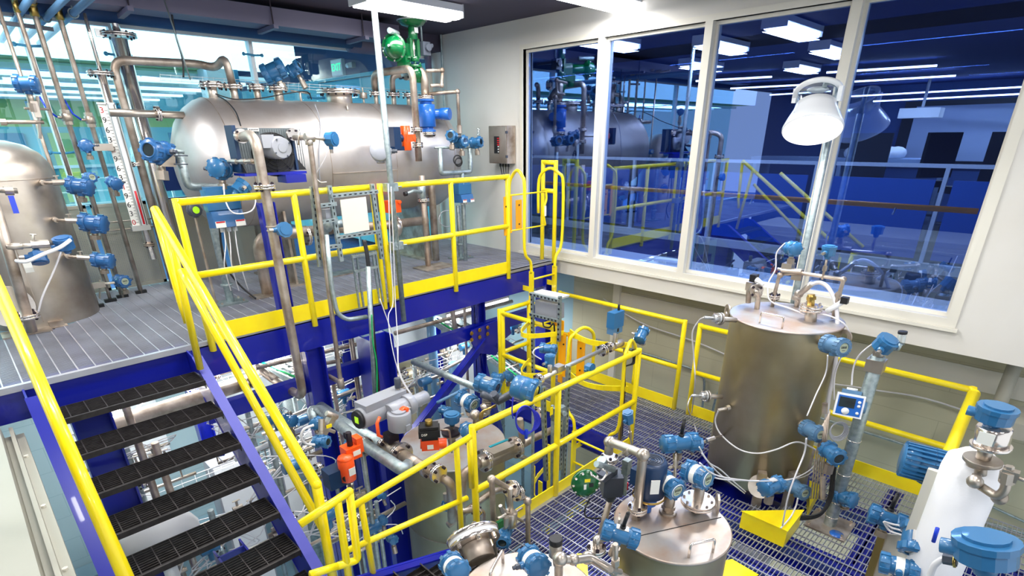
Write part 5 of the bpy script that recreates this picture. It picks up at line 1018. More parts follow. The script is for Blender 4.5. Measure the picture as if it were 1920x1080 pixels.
for p, nn in (((1364, 583), V((.7, -.7, 0))), ((1583, 632), V((.9, -.3, 0)))):
    q = at(*p, X=4.75 if p[0] < 1400 else 4.62); part('lifting_lug', 'pipe_steel', t1, lambda b: lug(b, q, nn.normalized(), .06, .028))
def side(px, py, t=0):   # point on the camera-facing side of tank 1
    d = ray(px, py); a = d.x**2+d.y**2; bb = -(d.x*T1.x+d.y*T1.y); cc = T1.x**2+T1.y**2-(R1+t)**2
    k = (-bb-math.sqrt(max(0, bb*bb-a*cc)))/a; return CAM+d*k
def clamp_nozzle(lab, p, far, r=.02):
    """stub from tank side at p to far, with sensor clamp and flange"""
    p = V(p); q = V(far); d = (q-p).normalized(); t = thing('level_switch', lab, 'sensor', p, 'side mounted level switches')
    part('nozzle', 'steel', t, lambda b: b.cyl(p-d*.02, q, r)); part('flange', 'steel', t, lambda b: b.cyl(q, q+d*.014, .05, n=20)); part('sensor_body', 'aluminium', t, lambda b: (b.cyl(q+d*.02, q+d*.035, .045, n=20), b.cyl(q+d*.035, q+d*.075, .03, n=12), b.cyl(q+d*.075, q+d*.16, .012)))
    part('bolt', 'chrome', t, lambda b: b.bolts(q+d*.03, d, .04, .06, .007, 4, mt='chrome'))
    return q+d*.16
e1 = clamp_nozzle('upper level switch on the left side of the tall tank', at(1376, 600, Y=1.72), at(1352, 598, Y=1.78)); e2 = clamp_nozzle('lower level switch on the left side of the tall tank', at(1350, 744, Y=1.72), at(1328, 743, Y=1.78))
wire('white cable from the upper level switch down past the yellow rail', [e1, at(1310, 602, Y=1.95), at(1298, 625, Y=2.0), at(1301, 670, Y=2.0), at(1303, 720, Y=2.0), at(1297, 775, Z=DK+.02)], .006)
wire('white cable from the lower level switch to the deck', [e2, at(1294, 746, Y=1.9), at(1290, 765, Y=1.9), at(1300, 790, Z=DK+.1), at(1312, 830, Z=DK+.05)], .005)
t = thing('temperature_probe', 'small probe fitting on the front of the tall tank', 'sensor', side(1368, 765)); part('fitting', 'steel', t, lambda b: (b.cyl(side(1368, 764), side(1368, 764)+(side(1346, 770, .1)-side(1368, 764)), .016), b.cyl(side(1368, 764), side(1362, 766, .03), .026, n=8)))
wire('long pale cable draped across the front of the tall tank', [side(1347, 770, .1), side(1341, 790, .08), side(1352, 815, .05), side(1385, 842, .04), side(1420, 850, .04), side(1455, 843, .04), side(1492, 829, .05), side(1520, 838, .08), side(1541, 852, .1)], .007)
def side_head(lab, base, c, D):
    p = side(*base); q = V(p)+(V(at(*c, X=p.x))-V(p)); q = at(c[0], c[1], Y=p.y-.12); f = (q-p).normalized()
    t = inst(lab, q, pxm(q, D), (f+V((-.15, -.7, .05))).normalized(), col='rose_pale', disp='lcd', neck=0, sensor=0, gland=1, glandside=1, L=1.25, lobes=16, up=(0, -.1, 1), group='pale blue pressure transmitters on the tanks')
    part('process_neck', 'steel', t, lambda b: (b.cyl(p-f*.01, q, pxm(q, D)*.16), b.cyl(p, p+f*.03, pxm(q, D)*.3, n=14))); return q
h1 = side_head('pale blue transmitter at the upper right of the tall tank', (1541, 640), (1565, 648), 34); h2 = side_head('pale blue transmitter half way down the right side of the tall tank', (1503, 794), (1524, 808), 31); h3 = side_head('pale blue transmitter low on the tall tank above the yellow corner box', (1476, 901), (1496, 917), 28)
wire('white cable hanging from the upper right tank transmitter', [at(1552, 666, Y=h1.y), at(1548, 700, Y=h1.y), at(1530, 740, Y=h1.y), at(1513, 780, Y=h1.y)], .005)
q = at(1447, 911, Y=.95); t = inst('blue transmitter on a round side flange at the foot of the tall tank', q, pxm(q, 32), (.95, -.35, 0), disp=None, neck=.05, sensor=.6, plate=True, gland=0, L=1.3, capc='rosemount')
fc_ = side(1426, 912); part('side_flange', 'steel', t, lambda b: (b.cyl(fc_, fc_+(CAM-fc_).normalized()*.05, .1, n=30), b.cyl(fc_+(CAM-fc_).normalized()*.055, fc_+(CAM-fc_).normalized()*.075, .1, n=30)))
q = at(1275, 830, Y=1.55); 
t = inst('blue wireless transmitter with black antenna above the mixer motor tank', q, pxm(q, 34), (.85, -.5, -.05), neck=.1, sensor=.35, antenna=1.7, L=2.0, gland=0, name='wireless_transmitter', group='wireless transmitters')
q = at(1305, 833, Y=1.52); t = head('blue sensor head on the probe entering the tall tank', q, pxm(q, 26), up=(.6, -.7, .1), side=(0, .1, -1), stem=0, H=.8); part('probe', 'steel', t, lambda b: (b.tube([q, side(1356, 816)], .009, 8), b.cyl(at(1325, 826, Y=1.45), at(1340, 821, Y=1.42), .016, n=6)))
b = PB('steel'); b.cyl(at(1267, 850, Y=1.55), at(1265, 905, Y=1.5), .01); b.cyl(at(1267, 862, Y=1.55), at(1266, 875, Y=1.55), .02, n=6); b.cyl(at(1256, 876, Y=1.55), at(1278, 876, Y=1.55), .012); tag(obj('riser_fitting', b, None), 'steel stem carrying the wireless transmitter over the motor tank', 'pipe')
# lid fittings of the tall tank
def onlid(px, py, z=Z1): return at(px, py, Z=z)
B = onlid(1419, 580); yB = B.x
def Lp(px, py, y): return at(px, py, X=y)
t = pipe('pressure relief fitting with black square cap on the lid of the tall tank, left', [B, Lp(1422, 555, yB), Lp(1418, 545, yB-.08)], .022, 'steel', .03)
part('elbow', 'steel', t, lambda b: b.sph(Lp(1422, 550, yB), .034, 12)); part('flange_disc', 'steel', t, lambda b: b.cyl(Lp(1416, 542, yB), Lp(1419, 544, yB-.03), .055, n=22)); part('flange_bolt', 'bolt_dark', t, lambda b: [b.cyl(Lp(x, y, yB-.02), Lp(x, y, yB-.06), .012, n=6) for x, y in ((1413, 539), (1427, 540), (1411, 553))])
part('valve_body', 'pipe_steel', t, lambda b: (b.cyl(Lp(1403, 568, yB+.02), Lp(1405, 530, yB+.02), .022), b.box(Lp(1406, 536, yB+.02), (.06, .05, .07)))); part('black_cap', 'black', t, lambda b: b.box(Lp(1414, 521, yB-.02), (.07, .05, .06))); part('white_plug', 'white', t, lambda b: b.cyl(Lp(1418, 524, yB-.05), Lp(1432, 534, yB-.06), .022, .014, n=10))
B = onlid(1448, 575); y2 = B.x
t = pipe('threaded pipe bridge over the lid of the tall tank with instruments on it', [B, Lp(1451, 556, y2), Lp(1462, 514, y2), Lp(1500, 512, y2-.02), Lp(1582, 524, y2-.06), Lp(1568, 570, y2-.06), at(1562, 597, X=y2-.06)], .015, 'pipe_steel', .012, fls=[(Lp(1452, 556, y2), Z_, .045, dict(n=6, br=.008))])
for p in ((1463, 516), (1581, 524), (1572, 552)): part('elbow', 'pipe_steel', t, lambda b: b.sph(Lp(*p, y2-.03), .026, 10))
q = Lp(1486, 466, y2); inst('blue transmitter facing the viewer above the lid of the tall tank, left one', q, pxm(q, 26), (-.65, -.75, .1), disp=None, neck=.15, sensor=.5, gland=2, L=.9)
b = PB('steel'); b.box(Lp(1478, 500, y2), (.09, .08, .06)); b.cyl(Lp(1465, 506, y2-.03), Lp(1503, 509, y2-.03), .02, n=8); b.box(Lp(1495, 515, y2), (.035, .08, .09)); b.cyl(Lp(1458, 504, y2-.03), Lp(1470, 506, y2-.03), .012); tag(obj('valve_manifold', b, None), 'steel valve manifold under the left transmitter above the tall tank', 'valve')
q = Lp(1554, 470, y2-.05); head('blue sensor head above the lid of the tall tank, right one with grey gland', q, pxm(q, 27), up=(0, 0, 1), side=(-1, .1, 0), stem=.17)
B = onlid(1494, 576); y3 = B.x
t = pipe('white and steel hose fitting arching over the lid of the tall tank', [B, Lp(1497, 553, y3), Lp(1506, 546, y3-.05), Lp(1522, 532, y3-.1)], .024, 'steel', .03); part('elbow', 'steel', t, lambda b: (b.sph(Lp(1498, 551, y3), .038, 12), b.cyl(Lp(1492, 562, y3), Lp(1494, 554, y3), .036)))
part('hose', 'wire', t, lambda b: b.tube(smoothpts([Lp(1522, 533, y3-.1), Lp(1538, 530, y3-.1), Lp(1555, 542, y3-.12), Lp(1568, 575, y3-.2), Lp(1570, 640, y3-.3), Lp(1565, 690, y3-.35), Lp(1552, 760, y3-.4), Lp(1545, 850, y3-.4)]), .016, 10))
B = onlid(1519, 602); y4 = B.x
t = thing('radar_nozzle', 'wide flanged nozzle on the lid of the tall tank, right of the middle', 'nozzle', B); part('nozzle', 'steel', t, lambda b: b.cyl(B, Lp(1521, 582, y4), .045, n=22)); fl(t, Lp(1520, 577, y4), Z_, .085, n=4, br=.012, t=.018, blt='chrome'); part('sensor_barrel', 'brass', t, lambda b: (b.cyl(Lp(1520, 574, y4), Lp(1521, 552, y4), .028), b.cyl(Lp(1521, 562, y4), Lp(1521, 556, y4), .036, n=8)))
t = thing('limit_switch', 'slanted white switch with black cap right of the tall tank lid', 'switch', Lp(1570, 574, y2-.1)); part('barrel', 'white', t, lambda b: b.cyl(Lp(1550, 584, y2-.1), Lp(1580, 566, y2-.1), .02, n=12)); part('cap', 'black', t, lambda b: b.box(Lp(1584, 563, y2-.1), (.05, .05, .05))); part('bracket', 'pipe_steel', t, lambda b: b.bar(Lp(1572, 555, y2-.06), Lp(1585, 565, y2-.1), .015, .015))
wire('white cable looping from the left lid transmitter down to the lid', [Lp(1472, 456, y2), Lp(1456, 475, y2), Lp(1454, 505, y2), Lp(1441, 530, y2-.05), Lp(1440, 555, y2-.1), Lp(1450, 568, y2-.15), Lp(1480, 578, y2-.2), Lp(1510, 590, y2-.25)], .006)
wire('thin white cables trailing over the tank edge to the right lug', [Lp(1510, 588, y4), Lp(1545, 590, y4), Lp(1572, 600, y4-.02), Lp(1590, 618, y4), Lp(1585, 650, y4), Lp(1566, 700, y4-.05), Lp(1564, 750, y4-.1)], .006)
# ================================================================ POLE WITH CONTROLLER
PB_ = at(1555, 985, Z=DK); px_, py_ = PB_.x, PB_.y
def Pp(px, py, d=0): return at(px, py, X=px_-d)
t = thing('pipe_stand', 'galvanised stand pipe on a bolted base plate right of the tall tank', 'stand', PB_)
part('post', 'galvanised', t, lambda b: b.cyl(PB_, (px_, py_, Pp(1650, 668).z), .045, n=20)); part('base_plate', 'pipe_steel', t, lambda b: b.box((px_, py_, DK+.008), (.3, .3, .016))); part('oval_sticker', 'valve_blue', t, lambda b: b.lathe([(0, 0), (.05, 0), (.05, .002), (0, .002)], (px_-.1, py_-.08, DK+.017), Z_, 20))
part('anchor_bolt', 'chrome', t, lambda b: [b.cyl((px_+i*.12, py_+j*.12, DK+.01), (px_+i*.12, py_+j*.12, DK+.04), .012, n=6) for i in (-1, 1) for j in (-1, 1)]); part('hose_clamp', 'chrome', t, lambda b: [b.torus((px_, py_, DK+z), Z_, .047, .004, 20, 5) for z in (.1, .24, .5, .8)])
part('top_clamp', 'steel', t, lambda b: (b.box((px_, py_, Pp(1645, 685).z), (.1, .11, .09)), b.cyl((px_, py_, Pp(1645, 668).z), (px_, py_, Pp(1648, 655).z), .035)))
q = Pp(1660, 645); t = head('blue sensor head with faceted cover on top of the stand pipe', q, pxm(q, 40), up=(-.1, -.45, .9), side=(-1, 0, -.2), stem=.05, hx=12, H=.6)
b = PB('galvanised'); b.tube([Pp(1673, 655), Pp(1684, 655), Pp(1689, 645)], .012, 8); b.cyl(Pp(1688, 646), Pp(1692, 626), .026, mt='clear_glass', n=14); b.cyl(Pp(1692, 626), Pp(1693, 621), .028, mt='black'); tag(obj('breather', b, None), 'clear breather bottle with black cap beside the sensor head on the stand pipe', 'breather')
wire('white cable from the stand pipe sensor head to the controller', [Pp(1637, 644), Pp(1612, 665), Pp(1600, 690), Pp(1597, 722)], .006)
c = Pp(1592, 760, .12); ca, cs_, cu = frame((-.93, -.25, .3), Z_); cs_ = -cs_
t = thing('process_controller', 'white and blue controller with dark display strapped to the stand pipe', 'controller', c)
W_ = pxm(c, 46)
part('case', 'white', t, lambda b: (b.box(c, (.05, W_, W_*.92), (ca, cs_, cu)), b.box(c-ca*.04, (.04, W_*.9, W_*.8), (ca, cs_, cu)))); part('face_panel', 'valve_blue', t, lambda b: b.box(c+ca*.027, (.004, W_*.86, W_*.78), (ca, cs_, cu)))
part('display', 'lcd_dark', t, lambda b: b.box(c+ca*.031-cs_*(-W_*.1)*-1+cu*W_*.12, (.004, W_*.56, W_*.4), (ca, cs_, cu))); part('key_pad', 'white', t, lambda b: b.lathe([(0, 0), (W_*.14, 0), (W_*.14, .003), (0, .003)], c+ca*.029-cu*W_*.24-cs_*W_*.1, ca, 20)); part('key', 'white', t, lambda b: ([b.lathe([(0, 0), (W_*.06, 0), (W_*.06, .003), (0, .003)], c+ca*.029+cs_*W_*.32+cu*z, ca, 12) for z in (W_*.2, W_*.04, -W_*.25)]))
part('rear_housing', 'rose_pale', t, lambda b: (b.box(c-ca*.06+cu*W_*.48, (.06, W_*.7, W_*.25), (ca, cs_, cu)), b.cyl(c-ca*.06+cs_*W_*.3, c-ca*.06+cs_*W_*.62, W_*.26, n=18))); part('top_cap', 'white', t, lambda b: b.cyl(c-ca*.07+cu*W_*.6, c-ca*.07+cu*W_*.68, W_*.2, n=16))
text3('70.5', c+ca*.034+cu*W_*.12-cs_*W_*.0, cs_, cu, W_*.2, 'ink', t, 'reading')
b = PB('wire_grey')
for k in range(4): b.torus(Pp(1570+k, 806+k, .12), (-.6, -.75, .2), .055+.006*k, .005, 24, 6)
tag(obj('cable_coil', b, None), 'coil of grey cable hanging under the white controller', 'cable')
q = Pp(1561, 850, .15); t = inst('blue transmitter with dark round glass beside the stand pipe', q, pxm(q, 34), (-.65, -.75, .0), disp='dark', neck=.1, sensor=.6, gland=0, L=1.1)
q = Pp(1585, 933, .02); t = inst('blue transmitter right of the foot of the stand pipe', q, pxm(q, 30), (-.3, -.9, .2), neck=.1, sensor=.1, gland=1, L=1.1)
b = PB('black')
for k in range(3): b.tube(smoothpts([Pp(1562+k*3, 862, .1), Pp(1558+k*3, 900, .1), Pp(1553+k*3, 935, .1), Pp(1538, 962+k*2, .15), Pp(1505, 968+k*3, .2), Pp(1480, 965+k*2, .3)]), .008, 8)
tag(obj('cable_bundle', b, None), 'thick black cable bundle bending along the deck at the stand pipe foot', 'cable')
b = PB('pipe_steel')
for k in range(5): b.tube([Pp(1556-k*3, 770+k*6, .05), Pp(1546-k*4, 850, .08), Pp(1540-k*5, 935, .1)], .006, 6)
b.cyl(Pp(1547, 756, .05), Pp(1546, 775, .05), .02, n=8); b.cyl(Pp(1543, 895, .1), Pp(1543, 935, .1), .02, n=8); tag(obj('tubing_bundle', b, None), 'bundle of thin steel tubes between the tall tank and the stand pipe', 'tubing')
for i, P in enumerate(([(1541, 852), (1520, 880), (1485, 898), (1440, 902), (1390, 900), (1340, 890), (1312, 868)], [(1548, 858), (1515, 890), (1470, 900), (1400, 901), (1345, 897), (1313, 880)], [(1316, 850), (1330, 868), (1350, 880), (1372, 900), (1398, 922)], [(1311, 838), (1325, 862), (1345, 885), (1370, 905), (1396, 925)])):
    wire('pale signal cable crossing low in front of the tall tank, %s' % ('upper of the long pair', 'lower of the long pair', 'upper of the slanting pair', 'lower of the slanting pair')[i], [at(x, y, Y=.93+.1*i) for x, y in P], .0045)
for i, P in enumerate(([(1512, 822), (1508, 850), (1492, 890), (1478, 930), (1467, 985)], [(1496, 934), (1492, 950), (1482, 970), (1464, 990)])): wire('white cable dropping to the yellow corner box, %s' % ('long one' if i == 0 else 'short one'), [at(x, y, Y=.9) for x, y in P], .006)
# yellow folded corner boxes
def cbox(lab, pts, h, mt='yellow'):
    P = [at(x, y, Z=DK+h) for x, y in pts]; t = thing('corner_cover', lab, 'cover', (P[0].x, P[0].y, DK), 'yellow folded covers'); part('body', mt, t, lambda b: b.prism([p-Z_*h*.98 for p in P], (0, 0, h*.97)))
    def lid(b):
        c_ = sum(P, V((0, 0, 0)))/len(P); b.prism([c_+(p-c_)*1.05 for p in P], (0, 0, .004))
    part('top_sheet', mt, t, lid)
cbox('triangular yellow cover on the grating in front of the tall tank', [(1392, 959), (1506, 957), (1476, 996)], .16); cbox('yellow cover on the grating behind the tall tank leg', [(1518, 902), (1540, 912), (1518, 950)], .12)
cbox('yellow cover at the bottom edge right of the near tank', [(1372, 1050), (1420, 1078), (1350, 1120), (1330, 1060)], .2)
cbox('yellow cover strip between the two near tanks at the bottom edge', [(1082, 1040), (1100, 1040), (1104, 1110), (1080, 1110)], .3)
# ================================================================ NEAR TANK WITH MOTOR
Z2 = -.55; R2 = .31
t2 = lidtank('near stainless tank with motor and display transmitters on its lid', T2, R2, Z2, -1.42, [((1291, 1046), (1336, 1036))])
part('lid_joint', 'ink', t2, lambda b: b.tube([at(1202, 1004, Z=Z2+.004), at(1352, 970, Z=Z2+.004)], .0025, 6))
part('lifting_lug', 'steel', t2, lambda b: lug(b, at(1345, 944, Z=Z2+.05), V((.5, -.8, 0)).normalized(), .06, .02)); part('lifting_lug', 'steel', t2, lambda b: lug(b, at(1161, 975, Z=Z2+.03), V((.5, -.8, 0)).normalized(), .04, .018))
part('side_port', 'steel', t2, lambda b: b.cyl((T2.x-.1, T2.y-R2+.02, -.75), (T2.x-.12, T2.y-R2-.04, -.75), .02))
def pedestal(lab, base, top, r, R):
    B = at(*base, Z=Z2)
q = at(1255, 909, Y=at(1252, 962, Z=Z2).y); B = at(1252, 962, Z=Z2)
t = inst('blue lid transmitter with lit round display, left of the pair', q, pxm(q, 40), (-.3, -.9, .0), disp='ring', neck=.25, sensor=.0, tagp=True, gland=0, L=1.1, up=(.05, .1, 1)); part('threaded_base', 'steel', t, lambda b: (b.cyl(B, (B.x, B.y, q.z-pxm(q, 28)), .032, n=18), b.cyl(B, B+Z_*.02, .05, n=24), b.cyl(B+Z_*.04, B+Z_*.06, .042, n=8)))
B = at(1305, 960, Z=Z2); q = at(1307, 890, Y=B.y)
t = inst('blue lid transmitter with round display on a polished flange, right of the pair', q, pxm(q, 43), (-.15, -.9, .1), disp='ring', neck=.2, sensor=0, tagp=True, gland=0, L=1.1, up=(.05, .1, 1)); part('threaded_base', 'steel', t, lambda b: (b.cyl(B, (B.x, B.y, q.z-pxm(q, 26)), .03, n=18))); fl(t, (B.x, B.y, Z2+.075), Z_, .095, n=8, br=.009, t=.013, blt='chrome')
B = at(1213, 958, Z=Z2); yM = B.y
t = thing('mixer_motor', 'dark blue mixer motor standing on the near tank lid', 'motor', B); mz = at(1216, 930, Y=yM).z; mt_ = at(1216, 868, Y=yM).z
part('motor_body', 'navy', t, lambda b: b.lathe([(.06, mz), (.085, mz+.02), (.085, mt_-.02), (.075, mt_), (0, mt_)], (B.x, B.y, 0), Z_, 28)); part('fan_cover', 'dark_grey', t, lambda b: [b.torus((B.x, B.y, mt_+.002), Z_, .015+k*.014, .003, 20, 5) for k in range(4)]); part('flange_ring', 'brass', t, lambda b: b.lathe([(.09, mz), (.095, mz+.008), (.09, mz+.016)], (B.x, B.y, 0), Z_, 28)); part('gearbox', 'valve_blue', t, lambda b: (b.cyl((B.x, B.y, mz), (B.x, B.y, mz-.05), .05), b.cyl((B.x, B.y, Z2), (B.x, B.y, mz-.05), .025))); part('terminal_box', 'navy', t, lambda b: b.box((B.x-.09, B.y+.03, (mz+mt_)/2+.04), (.05, .07, .1))); part('name_plate', 'label', t, lambda b: b.box((B.x-.06, B.y-.065, (mz+mt_)/2), (.05, .004, .09), (V((.75, -.66, 0)), V((.66, .75, 0)), Z_)))
B = at(1193, 973, Z=Z2); yN = B.y
zt = at(1201, 855, Y=yN).z
t = pipe('steel pipe rising from the near tank lid and turning left to the green valve', [B, (B.x, B.y, zt), at(1143, 828, Y=yN+.25), at(1141, 850, Y=yN+.25)], .026, 'steel', .04, fls=[((B.x, B.y, Z2+.075), Z_, .055, dict(n=4, br=.01))])
part('elbow', 'steel', t, lambda b: (b.sph((B.x, B.y, zt-.005), .038, 12), b.sph(at(1143, 829, Y=yN+.25), .036, 12), b.cyl(at(1180, 846, Y=yN+.1), at(1172, 842, Y=yN+.12), .034)))
# green globe actuator with positioner
yG = yN+.27
g = at(1098, 906, Y=yG)
t = thing('rotary_actuator', 'round green diaphragm actuator with grey positioner beside the near tank', 'actuator', g, 'green diaphragm actuators'); gx_ = (CAM-g).normalized(); gx_ = V((-.55, -.8, .12)).normalized(); RG = pxm(g, 27); sx = gx_.cross(Z_).normalized()
part('diaphragm_case', 'green', t, lambda b: b.lathe([(0, .03), (RG*.6, .028), (RG*.85, .012), (RG*1.02, .008), (RG*1.02, -.012), (RG*.8, -.03), (RG*.3, -.08), (0, -.08)], g, gx_, 34)); part('case_bolt', 'chrome', t, lambda b: [b.cyl(g+gx_*.006+(sx*math.cos(k*.63)+Z_*math.sin(k*.63))*RG*.93, g+gx_*.018+(sx*math.cos(k*.63)+Z_*math.sin(k*.63))*RG*.93, .007, n=6) for k in range(10)])
part('rating_label', 'label', t, lambda b: (b.box(g+gx_*.031+V((0, 0, -RG*.1))+sx*RG*.15, (.002, RG*.18, RG*.4), (gx_, sx, Z_)), b.box(g+gx_*.027-Z_*RG*.5, (.002, RG*.35, RG*.15), (gx_, sx, Z_)))); part('yellow_label', 'yellow', t, lambda b: b.box(g+gx_*.03+Z_*RG*.4, (.002, RG*.4, RG*.25), (gx_, sx, Z_))); part('black_label', 'ink', t, lambda b: b.box(g+gx_*.031-sx*RG*.3, (.002, RG*.3, RG*.3), (gx_, sx, Z_)))
P = at(1146, 905, Y=yG+.02); part('positioner', 'dark_grey', t, lambda b: (b.box(P, (.12, .12, .14), (V((.75, -.66, 0)), V((.66, .75, 0)), Z_)), b.box(P+V((-.05, 0, .09)), (.13, .06, .04)), b.cyl(P-Z_*.07, P-Z_*.13, .045, .03))); part('red_mark', 'red', t, lambda b: b.box(P+V((.035, -.088, -.0)), (.02, .012, .05), (V((.75, -.66, 0)), V((.66, .75, 0)), Z_)))
part('gauge', 'galvanised', t, lambda b: (b.cyl(at(1118, 870, Y=yG-.02), at(1150, 880, Y=yG-.04), .02, n=10), b.cyl(at(1130, 868, Y=yG), at(1128, 862, Y=yG), .03))); part('air_tube', 'chrome', t, lambda b: b.tube([at(1108, 890, Y=yG-.06), at(1128, 902, Y=yG-.09), at(1140, 886, Y=yG-.1), at(1130, 880, Y=yG-.1)], .006, 8, .02)); fl(t, at(1142, 860, Y=yG), Z_, .052, n=4, br=.01); part('lower_stem', 'pipe_steel', t, lambda b: b.cyl(P-Z_*.13, at(1124, 1010, Y=yG), .02))
q = at(1178, 782, Y=yN+.35); head('hexagonal blue sensor head above the lower platform mid rail', q, pxm(q, 22), up=(0, 0, 1), side=(-1, 0, -.3), stem=.2, hx=6, H=1.1, gl=False)
wire('black cable hanging from the green actuator', [at(1106, 935, Y=yG-.03), at(1097, 955, Y=yG-.05), at(1100, 970, Y=yG), at(1126, 972, Y=yG)], .005, 'black')
b = PB('galvanised'); b.cyl(at(1171, 928, Y=yN+.2), at(1175, 862, Y=yN+.2), .012); b.box(at(1175, 875, Y=yN+.2), (.045, .04, .1)); tag(obj('switch_post', b, None), 'small grey switch on a short post behind the mixer motor', 'switch')
q = at(1163, 1002, Y=1.05); t = inst('blue wireless transmitter with black antenna at the left rim of the near tank', q, pxm(q, 38), (.5, -.82, -.2), disp='dark', neck=.3, sensor=.5, antenna=1.6, L=1.75, plate=True, gland=0, name='wireless_transmitter', group='wireless transmitters')
# ================================================================ NEAR LEFT TANK
t3 = lidtank('near tank lid cut by the bottom edge, left of the motor tank', T3, .33, Z2, -1.42, [((920, 1100), (943, 1056))])
def handle3(b): b.tube([at(908, 1078, Z=Z2+.0), at(908, 1075, Z=Z2+.1), at(941, 1047, Z=Z2+.1), at(941, 1052, Z=Z2)], .008, 8, .02)
q = at(895, 1030, Y=1.75); t = thing('manway_nozzle', 'large side flange with white gasket on the near left tank', 'nozzle', q); dd = V((.3, .75, .45)).normalized()
part('nozzle', 'pipe_steel', t, lambda b: b.cyl(q-dd*.06, q+dd*.03, .08, n=26)); part('flange', 'chrome', t, lambda b: (b.cyl(q+dd*.03, q+dd*.05, .14, n=34), b.cyl(q+dd*.07, q+dd*.09, .145, n=34))); part('gasket', 'white', t, lambda b: b.cyl(q+dd*.05, q+dd*.07, .138, n=34)); part('bolt', 'chrome', t, lambda b: b.bolts(q+dd*.06, dd, .112, .1, .013, 6, mt='chrome'))
q = at(1000, 1053, Y=1.35); t = inst('big blue transmitter with round cover at the bottom edge, centre', q, pxm(q, 48), (-.35, -.9, .22), tagp=True, neck=.2, sensor=.3, L=1.1, glandside=-1)
q = at(852, 1064, Y=1.55); t = inst('big blue transmitter cut by the bottom edge, left one beside the black steps', q, pxm(q, 46), (-.3, -.9, .25), tagp=True, neck=.2, sensor=.3, L=1.1, gland=0)
q = at(945, 1003, Y=1.95); t = inst('blue transmitter with open port slung under a steel valve above the near left tank', q, pxm(q, 30), (-.8, -.6, 0), disp='dark', neck=.2, sensor=.7, up=(0, .1, -1), L=1.5, gland=0)
b = PB('steel'); b.cyl(at(955, 985, Y=1.95), at(957, 960, Y=1.95), .045, n=20); b.cyl(at(957, 962, Y=1.95), at(957, 915, Y=1.95), .018); [b.tube([at(957, 965, Y=1.95), at(957+dx, 960+dy, Y=1.93)], .009, 8) for dx, dy in ((-24, 12), (22, -8), (-18, -8), (24, 18))]; b.cyl(at(938, 948, Y=1.9), at(943, 962, Y=1.9), .012, n=6); tag(obj('needle_valve', b, None), 'steel needle valve block with small crossed handles above the near left tank', 'valve')
tag(obj('valve_lever', PB('green').box(at(937, 983, Y=1.88), (.045, .02, .05)), None), 'small green plastic handle on the needle valve', 'handle')
t = pipe('looped steel pipe above the near left tank with flanged valve', [at(928, 1045, Y=1.95), at(922, 897, Y=1.95), at(957, 918, Y=1.98), at(990, 938, Y=2.0), at(990, 1030, Y=1.9)], .017, 'pipe_steel', .03, fls=[(at(960, 917, Y=1.97), (.8, 0, -.35), .055, dict(n=4, br=.01)), (at(970, 925, Y=1.98), (.8, 0, -.35), .05, dict(n=4, br=.009))])
for p in ((922, 899), (989, 940)): part('elbow', 'pipe_steel', t, lambda b: b.sph(at(*p, Y=1.97), .028, 10))
t = thing('relief_valve', 'steel relief valve with black round cap between the near tanks', 'valve', at(1041, 1040, Y=1.25)); part('barrel', 'steel', t, lambda b: b.cyl(at(1041, 1042, Y=1.25), at(1042, 1018, Y=1.25), .03, n=20)); part('cap', 'black', t, lambda b: b.cyl(at(1042, 1019, Y=1.25), at(1042, 1009, Y=1.25), .031, n=20)); part('stem', 'steel', t, lambda b: b.cyl(at(1041, 1042, Y=1.25), at(1042, 1060, Y=1.25), .012))
t = pipe('heavy steel fittings and pipe slanting down to the right at the bottom edge', [at(1047, 1090, Y=1.2), at(1048, 1048, Y=1.2), at(1078, 1050, Y=1.17), at(1106, 1046, Y=1.15), at(1190, 1095, Y=.95)], .02, 'steel', .02)
for p, r in (((1050, 1048), .034), ((1102, 1046), .034), ((1075, 1049), .028)): part('elbow', 'steel', t, lambda b: b.sph(at(*p, Y=1.17), r, 12))
t = pipe('flanged elbow between the two near tanks', [at(1118, 1050, Y=1.3), at(1118, 1010, Y=1.3), at(1145, 1008, Y=1.3)], .02, 'steel', .02, fls=[(at(1118, 1030, Y=1.3), Z_, .05, dict(n=4, br=.011, blt='bolt_dark'))])
b = PB('steel'); b.cyl(at(1154, 1020, Y=1.0), at(1154, 1075, Y=1.0), .012); b.cyl(at(1154, 1048, Y=1.0), at(1154, 1058, Y=1.0), .02, n=6); b.cyl(at(1145, 1068, Y=1.0), at(1163, 1072, Y=1.0), .014, n=8); tag(obj('riser_fitting', b, None), 'steel stem and union under the wireless transmitter at the near tank rim', 'pipe')
# ================================================================ RIGHT EDGE
WPx = at(1815, 900, X=3.45); A = V((3.45, at(1760, 1000, X=3.45).y+.0, 0))
t = thing('insulated_pipe', 'thick white insulated pipe at the right edge', 'pipe', (3.3, -.02, DK), None)
ctr = at(1795, 950, X=3.3); Rw = pxm(ctr, 43)
part('insulation', 'insulation', t, lambda b: b.tube([(ctr.x, ctr.y, -2.4), (ctr.x, ctr.y, at(1818, 885, X=3.3).z), (ctr.x+.05, ctr.y, at(1822, 872, X=3.3).z)], Rw, 28)); part('jacket_seam', 'ink', t, lambda b: [b.box((ctr.x-Rw*.75, ctr.y+Rw*.66, z), (.004, .004, .006)) for z in [-.7+.018*k for k in range(18)]]); part('end_collar', 'insulation', t, lambda b: b.sph((ctr.x+.03, ctr.y, at(1820, 885, X=3.3).z), Rw, 20))
part('inner_liner', 'trim', t, lambda b: b.bbox((ctr.x-.02, ctr.y+Rw*1.0, -2.3), (ctr.x+.01, ctr.y+Rw*1.4, at(1805, 880, X=3.3).z-.05)))
part('blue_clip', 'blue_handle', t, lambda b: b.tube([at(1750, 1016, X=2.95), at(1758, 990, X=2.95)], .009, 8))
XR_ = 2.95
